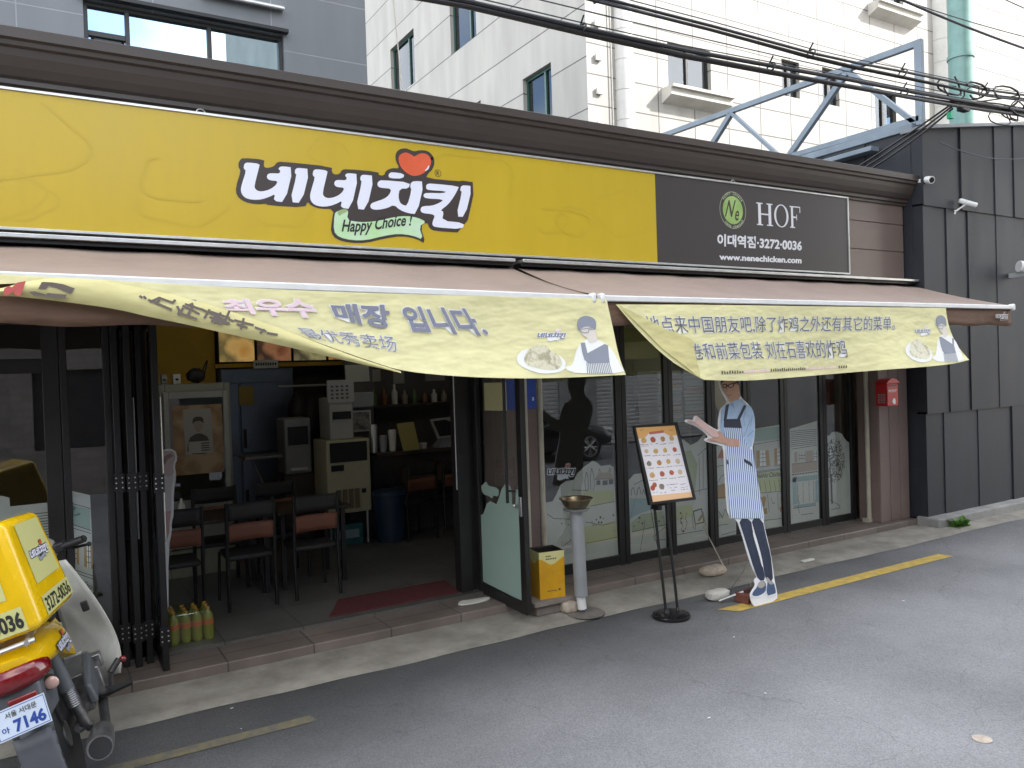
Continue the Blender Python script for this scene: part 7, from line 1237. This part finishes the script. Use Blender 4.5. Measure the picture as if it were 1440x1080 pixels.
bx = [(-.165, -.38, .87), (.165, -.38, .87), (-.265, .04, .87), (.265, .04, .87), (-.15, -.33, 1.345), (.15, -.33, 1.345), (-.235, .02, 1.315), (.235, .02, 1.315)]
g = MB(); g.hexa(bx); box = g.out("cargo_box", yb, mb_, local=True, bevel=.035, seg=4)
def face(i0, i1, i2, i3, off):            # TL, TR, BR, BL of a box face -> fn(u, v, layer)
    q = [Vector(bx[i]) for i in (i0, i1, i2, i3)]; n = (q[1] - q[0]).cross(q[3] - q[0]).normalized() * -1
    return lambda u, v, L=0: tuple(Vector(bil(q, u, v)) + n * (off + .0008 * L))
FR = face(5, 7, 3, 1, .003); FB2 = face(4, 5, 1, 0, .003)
def sub(fn, u0, u1, v0, v1): return lambda u, v, L=0: fn(u0 + (u1 - u0) * u, v0 + (v1 - v0) * v, L)
def sticker_text(g, body, fn, m_, L=2, bold=.02):
    vs_, fs_, _ = text2d(body, bold); g.add([fn(u, v, L) for u, v in vs_], fs_, m_)
g = MB(); f_ = sub(FR, .22, .86, .36, .93); g.poly([f_(0, 0), f_(1, 0), f_(1, 1), f_(0, 1)], pal); small_logo(g, (lambda h: lambda u, v, L: h(u, v, L + 1.5))(sub(f_, .12, .92, .28, .62)), None, None, mat("ribbon_grey", (.28, .30, .34), .5)); g.out("side_logo", None, box, local=True)
g = MB(); f_ = sub(FR, .20, .93, .06, .24); g.poly([f_(0, 0), f_(1, 0), f_(1, 1), f_(0, 1)], pal); sticker_text(g, "3272-0036", sub(f_, .05, .95, .12, .85), M['ink'], 2); g.out("phone_sticker", None, box, local=True)
g = MB(); f_ = sub(FB2, .06, .74, .34, .92); g.poly([f_(0, 0), f_(1, 0), f_(1, 1), f_(0, 1)], pal); small_logo(g, (lambda h: lambda u, v, L: h(u, v, L + 1.5))(sub(f_, .06, .94, .2, .66))); g.out("rear_logo", None, box, local=True)
g = MB(); f_ = sub(FB2, .04, .86, .04, .25); g.poly([f_(0, 0), f_(1, 0), f_(1, 1), f_(0, 1)], pal); sticker_text(g, "3272-0036", sub(f_, .05, .97, .12, .85), M['ink'], 2, .04); g.out("phone_sticker", None, box, local=True)
g = MB()                                   # carrier rails
for x in (-.1, .1): g.tube([(x, -.42, .845), (x, .1, .855)], .011, 8)
g.tube([(-.13, -.40, .845), (.13, -.40, .845)], .011, 8); g.tube([(-.16, .0, .855), (.16, .0, .855)], .011, 8); g.out("carrier", M['alu'], mb_, local=True, smooth=True)
g = MB()                                   # yellow tail cowl
sec = [(-.42, .10, .705, .80), (-.30, .145, .685, .825), (-.1, .17, .65, .825), (.12, .175, .60, .81), (.3, .14, .54, .76)]
vs_ = []
for y, hw, z0, z1 in sec:
    for x, z in ((-hw, z0), (-hw * 1.0, (z0 + z1) / 2), (-hw * .75, z1), (hw * .75, z1), (hw, (z0 + z1) / 2), (hw, z0)): vs_.append((x, y, z))
g.add(vs_, [(i * 6 + j, i * 6 + (j + 1) % 6, (i + 1) * 6 + (j + 1) % 6, (i + 1) * 6 + j) for i in range(4) for j in range(6)] + [(0, 1, 2, 3, 4, 5), (29, 28, 27, 26, 25, 24)])
tcw = g.out("tail_cowl", yb, mb_, local=True, smooth=True, sub=2)
g = MB(); small_logo(g, lambda u, v, L: (.172 + .012 * u - .02 * v + .002 * L, -.20 + .26 * u, .67 - .02 * u + .10 * v), None, None, mat("ribbon_grey2", (.28, .30, .34), .5)); g.out("cowl_logo", None, mb_, local=True)
g = MB(); vs_ = []
for x, dy, dz in ((-.15, .09, 0), (-.10, .01, 0), (-.03, -.015, 0), (.03, -.015, 0), (.10, .01, 0), (.15, .09, 0)):
    for z, e in ((.685, .02), (.705, .0), (.75, .0), (.775, .03)): vs_.append((x, -.455 + dy + e, z + (.012 if abs(x) > .12 and z < .71 else 0) - (.03 if abs(x) > .12 and z > .74 else 0)))
g.add(vs_, [(i * 4 + j, i * 4 + j + 1, (i + 1) * 4 + j + 1, (i + 1) * 4 + j) for i in range(5) for j in range(3)]); g.out("tail_light", redl, mb_, local=True, smooth=True, solid=.03, sub=1)
g = MB(); g.hexa([(-.09, -.46, .52), (.09, -.46, .52), (-.1, -.2, .5), (.1, -.2, .5), (-.1, -.44, .69), (.1, -.44, .69), (-.12, -.2, .65), (.12, -.2, .65)]); g.out("tail_bracket", gpl, mb_, local=True, bevel=.01)
g = MB(); g.box(-.02, .085, -.468, -.458, .615, .66); g.out("reflector", mat("reflector_red", (.22, .02, .02), .25, coat=.5), mb_, local=True, bevel=.004)
# number plate
pq = [(-.078, -.50, .645), (.112, -.50, .65), (.112, -.525, .535), (-.078, -.525, .53)]
pn = Vector((0, -1, .2)).normalized()
pfn = lambda u, v, L=0: tuple(Vector(bil(pq, u, v)) + pn * (.001 * L))
g = MB(); g.prism([pfn(*p) for p in cha([(0, 0), (1, 0), (1, 1), (0, 1)], 0)], tuple(-pn * .004), mat("plate_white", (.56, .64, .76), .35, var=.08, sc=12)); pb_ = mat("plate_blue", (.02, .06, .28), .4)
for a, b in (((.025, .05), (.975, .05)), ((.975, .05), (.975, .95)), ((.975, .95), (.025, .95)), ((.025, .95), (.025, .05))):
    for s_ in ribbon([(a[0] * 2, a[1]), (b[0] * 2, b[1])], .022): g.poly([pfn(u / 2, v, 1) for u, v in s_], pb_)
sticker_text(g, "7146", sub(pfn, .33, .93, .12, .56), pb_, 1.5, .04); sticker_text(g, "서울 서대문", sub(pfn, .22, .82, .66, .86), M['f_line'], 1.5, .02); sticker_text(g, "아", sub(pfn, .10, .24, .20, .42), pb_, 1.5, .02)
g.out("number_plate", None, mb_, local=True)
g = MB(); g.grid(lambda u, v: (-.05 + .14 * u + .01 * v, -.48 - .04 * v + .03 * (u - .5) ** 2, .50 - .30 * v), 6, 6); g.out("mud_flap", mat("mud_flap", (.075, .078, .09), .5, var=.2), mb_, local=True, smooth=True, solid=.006)
g = MB()
for k in range(14):
    a0, a1 = R(200 - k * 11), R(200 - (k + 1) * 11)
    for x in (0,): g.add([(-.065, .32 * math.cos(a) * 1.02, .29 + .32 * math.sin(a)) for a in (a0, a1)] + [(.065, .32 * math.cos(a) * 1.02, .29 + .32 * math.sin(a)) for a in (a1, a0)], [(0, 1, 2, 3)])
g.out("rear_mudguard", gpl, mb_, local=True, smooth=True, solid=.006)
for sx in (-1, 1):
    g = MB(); g.tube([(sx * .105, -.10, .68), (sx * .115, -.075, .50)], .034, 14, gpl); g.tube([(sx * .115, -.08, .52), (sx * .13, -.02, .30)], .024, 14, gmt)
    for k in range(9): t = k / 9; g.lathe((sx * .117, -.075 + .03 * t, .50 - .1 * t), [(.031, -.005), (.034, 0), (.031, .005)], 12, gmt)
    g.tube([(sx * .13, -.02, .31), (sx * .135, -.0, .26)], .015, 8, gmt); g.out("shock_absorber", None, mb_, local=True, smooth=True)
    g = MB(); g.tube([(sx * .11, -.33, .64), (sx * .125, -.37, .64)], .03, 14, bpl); g.ball((sx * .127, -.376, .64), .028, 14, mat("clear_lens", (.50, .32, .28), .12, coat=.6), (1, .5, 1)); g.out("turn_signal", None, mb_, local=True, smooth=True)
    g = MB(); g.tube([(sx * .10, 0, .28), (sx * .10, .45, .30)], .025, 8); g.tube([(sx * .1, 0, .28), (sx * .155, 0, .28)], .02, 8); g.out("swing_arm", gmt, mb_, local=True)
    # white leg shield
    def lsf(u, v, s=sx):
        z = .26 + .66 * v; hw = .27 * (1 - .62 * max(0, v - .15) ** 1.6) - .05 * (1 - v) ** 6
        return (s * (.04 + (hw) * u), .66 + .14 * (1 - u) ** 1.5 + .13 * v - .10 * u * u, z + .02 * u)
    g = MB(); g.grid(lsf, 10, 14); g.out("leg_shield", wbk, mb_, local=True, smooth=True, solid=.008)
g = MB(); g.box(.19, .225, .575, .595, .66, .715); g.out("shield_slot", bpl, mb_, local=True, bevel=.006)
g = MB(); g.tube([(0, 1.22, .28), (0, .98, .75), (0, .92, 1.0)], .035, 10); g.tube([(-.0, .62, .72), (.0, .2, .66)], .05, 10); g.tube([(0, .92, .8), (0, .55, .42), (0, .1, .4)], .035, 10); g.out("frame", bpl, mb_, local=True, smooth=True)
g = MB(); g.hexa([(-.13, .2, .76), (.13, .2, .76), (-.10, .72, .76), (.10, .72, .76), (-.12, .1, .83), (.12, .1, .83), (-.09, .70, .80), (.09, .70, .80)]); g.out("seat", bpl, mb_, local=True, bevel=.03, seg=3)
g = MB(); g.tube([(-.30, .80, 1.0), (-.18, .90, .99), (.18, .90, .99), (.20, .88, .985)], .013, 8, bpl); hb = g.out("handlebar", None, mb_, local=True, smooth=True)
for sx in (-1, 1):
    g = MB(); g.tube([(sx * .17, .885, .985), (sx * .285, .80, 1.0)], .021, 12); g.tube([(sx * .285, .80, 1.0), (sx * .292, .795, 1.001)], .014, 10); g.out("grip", bpl, hb, local=True, smooth=True)
    g = MB(); g.tube([(sx * .15, .93, .975), (sx * .22, .90, .955), (sx * .29, .85, .955)], .008, 8); g.ball((sx * .295, .848, .955), .014, 8); g.out("brake_lever", bpl, hb, local=True, smooth=True)
    g = MB(); g.box(sx * .15 - .03, sx * .15 + .03, .87, .93, .955, 1.015); g.out("switch_box", bpl, hb, local=True, bevel=.012)
g = MB(); g.ball((0, .99, .98), .10, 16, wbk, (1.3, 1, 1)); g.lathe((0, 1.06, .98), [(.0, 0), (.075, 0), (.07, .03), (0, .04)], 20, M['alu'], 'y'); g.out("headlight", None, mb_, local=True, smooth=True)
g = MB(); g.box(-.12, .13, .35, .72, .22, .42); g.tube([(.13, .5, .30), (.20, .5, .30)], .085, 16); g.tube([(-.13, .5, .30), (-.18, .5, .30)], .085, 16)
for k in range(5): g.box(-.10, .10, .70 + k * .025, .712 + k * .025, .26, .42)
g.box(.15, .21, .30, .42, .30, .44); g.box(.13, .22, .40, .47, .40, .47); g.out("engine", gmt, mb_, local=True, bevel=.012)
g = MB(); g.tube([(.15, .55, .22), (.17, .2, .17), (.175, .02, .22)], .024, 12, gmt); g.tube([(.175, .05, .215), (.18, -.02, .225), (.205, -.34, .285), (.207, -.36, .287)], [.03, .052, .056, .052], 20, gmt); g.tube([(.2075, -.3605, .2872), (.2078, -.363, .2875)], .046, 18, bpl)
g.out("exhaust", None, mb_, local=True, smooth=True)
g = MB(); g.hexa([(.16, .06, .34), (.2, .06, .34), (.15, .34, .40), (.2, .34, .40), (.16, .06, .44), (.19, .06, .44), (.15, .34, .52), (.19, .34, .52)]); g.out("side_cover", gpl, mb_, local=True, bevel=.012)
g = MB(); g.tube([(.19, .33, .31), (.24, .28, .33), (.26, .24, .40)], .011, 8, gmt); g.tube([(.26, .24, .40), (.31, .27, .44)], .016, 10, bpl); g.ball((.325, .28, .43), .018, 10, redl); g.out("kick_pedal", None, mb_, local=True, smooth=True)
for sx in (-1, 1): g = MB(); g.tube([(sx * .12, .45, .24), (sx * .31, .45, .25)], .018, 10); g.out("footpeg", bpl, mb_, local=True)
g = MB(); g.tube([(-.12, .5, .25), (-.26, .42, .06)], .012, 8); g.out("side_stand", gmt, mb_, local=True)
for sx in (-1, 1): g = MB(); g.tube([(sx * .08, 1.22, .28), (sx * .08, 1.0, .74)], .022, 10); g.out("fork", gmt, mb_, local=True, smooth=True)
g = MB()
for k in range(12):
    a0, a1 = R(20 + k * 11), R(20 + (k + 1) * 11); g.add([(-.07, 1.22 + .32 * math.cos(a), .28 + .32 * math.sin(a)) for a in (a0, a1)] + [(.07, 1.22 + .32 * math.cos(a), .28 + .32 * math.sin(a)) for a in (a1, a0)], [(0, 1, 2, 3)])
g.out("front_mudguard", wbk, mb_, local=True, smooth=True, solid=.006)

# ================================================================== parked car across the street (seen in the glass)
car = thing("parked_car", "black saloon parked across the street and mirrored in the shop glass", "car", (9.5, -2.9, 0)); paint = mat("car_black", (.006, .006, .008), .12, coat=1.0)
def loft(secs, m_=None):
    g = MB(); n = len(secs[0]); g.add([p for s in secs for p in s], [(i * n + j, i * n + (j + 1) % n, (i + 1) * n + (j + 1) % n, (i + 1) * n + j) for i in range(len(secs) - 1) for j in range(n)] + [tuple(range(n - 1, -1, -1)), tuple(range((len(secs) - 1) * n, len(secs) * n))], m_); return g
def csec(x, hw, z0, z1, k=.8): return [(x, -2.9 - hw * .96, z0), (x, -2.9 - hw, z0 + (z1 - z0) * .5), (x, -2.9 - hw * .97, z0 + (z1 - z0) * .85), (x, -2.9 - hw * k, z1), (x, -2.9 + hw * k, z1), (x, -2.9 + hw * .97, z0 + (z1 - z0) * .85), (x, -2.9 + hw, z0 + (z1 - z0) * .5), (x, -2.9 + hw * .96, z0)]
body = loft([csec(6.95, .72, .35, .85), csec(7.15, .86, .22, .98), csec(7.9, .9, .18, 1.0), csec(9.3, .9, .18, .97), csec(10.3, .9, .18, .93), csec(11.2, .88, .2, .82), csec(11.55, .78, .24, .70), csec(11.7, .62, .32, .58)]).out("body", paint, car, smooth=True, sub=2)
loft([csec(7.25, .70, .94, .99, .9), csec(7.9, .72, .94, 1.38, .78), csec(8.6, .74, .94, 1.46, .78), csec(9.3, .74, .93, 1.40, .78), csec(10.2, .74, .90, .94, .9)]).out("window", mat("car_window", (.02, .025, .03), .05, coat=1), car, smooth=True, sub=2)
for x in (8.05, 10.76):
    for y in (-2.04, -3.76):
        g = MB(); g.lathe((x, y - .11, .33), [(.22, 0), (.31, .0), (.33, .03), (.33, .19), (.31, .22), (.22, .22)], 32, axis='y'); w_ = g.out("wheel", rub, car, smooth=True)
        g = MB(); yy = y + .10 if y > -2.9 else y - .10; g.lathe((x, yy, .33), [(.23, -.02), (.235, .012), (.21, .012), (.205, -.03)], 32, axis='y')
        for k in range(10): a = k * .628 + (.12 if k % 2 else -.12); g.tube([(x + .04 * math.cos(a), yy, .33 + .04 * math.sin(a)), (x + .21 * math.cos(a), yy, .33 + .21 * math.sin(a))], .018, 6)
        g.ball((x, yy, .33), .05, 10); g.out("rim", M['alu'], w_, smooth=True)
for y in (-2.22, -3.58): g = MB(); g.ball((11.42, y, .66), .15, 14, None, (1.5, .8, .45)); g.out("headlight", M['white_p'], car, smooth=True)

# ================================================================== ceiling lamps inside the shop
for lb, x, y in (("tube lamp on the ceiling over the front tables", 1.5, 7.7), ("tube lamp on the ceiling in front of the kitchen", 3.6, 8.4), ("tube lamp on the ceiling behind the right hand glass", 6.8, 8.2)):
    cl_ = thing("ceiling_lamp", lb, "lamp", (x, y, 2.9), group="tube lamps on the shop ceiling")
    g = MB(); g.box(x - .62, x + .62, y - .06, y + .06, 2.91, 2.949); g.out("housing", M['white_p'], cl_, bevel=.004)
    g = MB(); g.tube([(x - .58, y, 2.885), (x + .58, y, 2.885)], .016, 10); g.out("tube", mat("lit_tube", (1, .93, .8), .5, emit=2.4), cl_, smooth=True)

# ================================================================== more of the kitchen clutter
cf = thing("coffee_machine", "dark grey machine with a silver front left of the water dispenser", "machine", (2.72, 9.7, .12))
g = MB(); g.box(2.52, 2.88, 9.5, 9.9, .12, .95); g.out("stand", dkw, cf, bevel=.006); g = MB(); g.box(2.54, 2.86, 9.5, 9.85, .952, 1.62); g.out("body", M['pvc'], cf, bevel=.02); g = MB(); g.box(2.58, 2.82, 9.488, 9.499, 1.3, 1.52); g.out("display", M['black'], cf)
g = MB(); g.box(2.6, 2.8, 9.47, 9.499, 1.0, 1.03); g.out("drip_tray", M['alu'], cf)
g = MB(); g.box(3.27, 3.56, 9.2, 9.318, 1.72, 1.9); tag(g.out("wall_box", M['pvc'], bevel=.01), "grey box fixed right of the water dispenser", "box")
pf_ = thing("framed_picture", "small framed picture below the grey box right of the dispenser", "picture", (3.42, 9.3, 1.4)); g = MB(); g.box(3.30, 3.55, 9.29, 9.318, 1.42, 1.68); g.out("frame", M['alu'], pf_, bevel=.004); g = MB(); g.box(3.32, 3.53, 9.283, 9.2899, 1.44, 1.66); g.out("print", m_food("framed_print", (.2, .2, .18), (.32, .3, .26), (.1, .1, .1), 0, 14), pf_)
shf = thing("wall_shelf", "dark wall shelf with bottles above the back counter", "shelf", (4.4, 9.9, 1.7)); g = MB(); g.box(3.7, 5.3, 9.75, 10.0, 1.68, 1.71); g.out("board", dkw, shf)
for x in (3.8, 5.2): g = MB(); g.box(x, x + .02, 9.78, 10.0, 1.5, 1.68); g.out("bracket", M['black'], shf)
rg = random.Random(44); cols = [mat("dim_bottle_a", (.10, .16, .06), .2), mat("dim_bottle_b", (.18, .08, .03), .2), M['paper'], mat("dim_bottle_c", (.25, .22, .16), .4)]
nm_ = ("green", "brown", "white", "tan")
for k in range(10):
    h_ = rg.uniform(.16, .28); i = k % 4; g = MB(); x = 3.82 + k * .145
    g.lathe((x, 9.87, 1.711), [(0, 0), (.038, 0), (.04, h_ * .6), (.016, h_ * .78), (.016, h_), (0, h_)], 12); tag(g.out("shelf_bottle", cols[i], smooth=True), "%s bottle, number %d from the left on the dark wall shelf" % (nm_[i], k + 1) if False else "%s bottle on the dark wall shelf above the counter" % nm_[i], "bottle", "%s bottles on the wall shelf" % nm_[i])
for x, z, w_, h_, lb in ((3.75, 2.02, .22, .16, "small notice left on the dark wall above the shelf"), (4.15, 1.98, .16, .22, "upright notice in the middle above the wall shelf"), (4.62, 2.0, .3, .2, "wide notice right above the wall shelf")):
    g = MB(); g.box(x, x + w_, 9.985, 9.99, z, z + h_); tag(g.out("wall_notice", mat("dim_paper", (.30, .29, .25), .7)), lb, "paper")
g = MB(); g.box(3.65, 5.35, 9.992, 10.02, .12, 2.9); tag(g.out("partition_wall", inner), "dark partition behind the wall shelf", "partition")
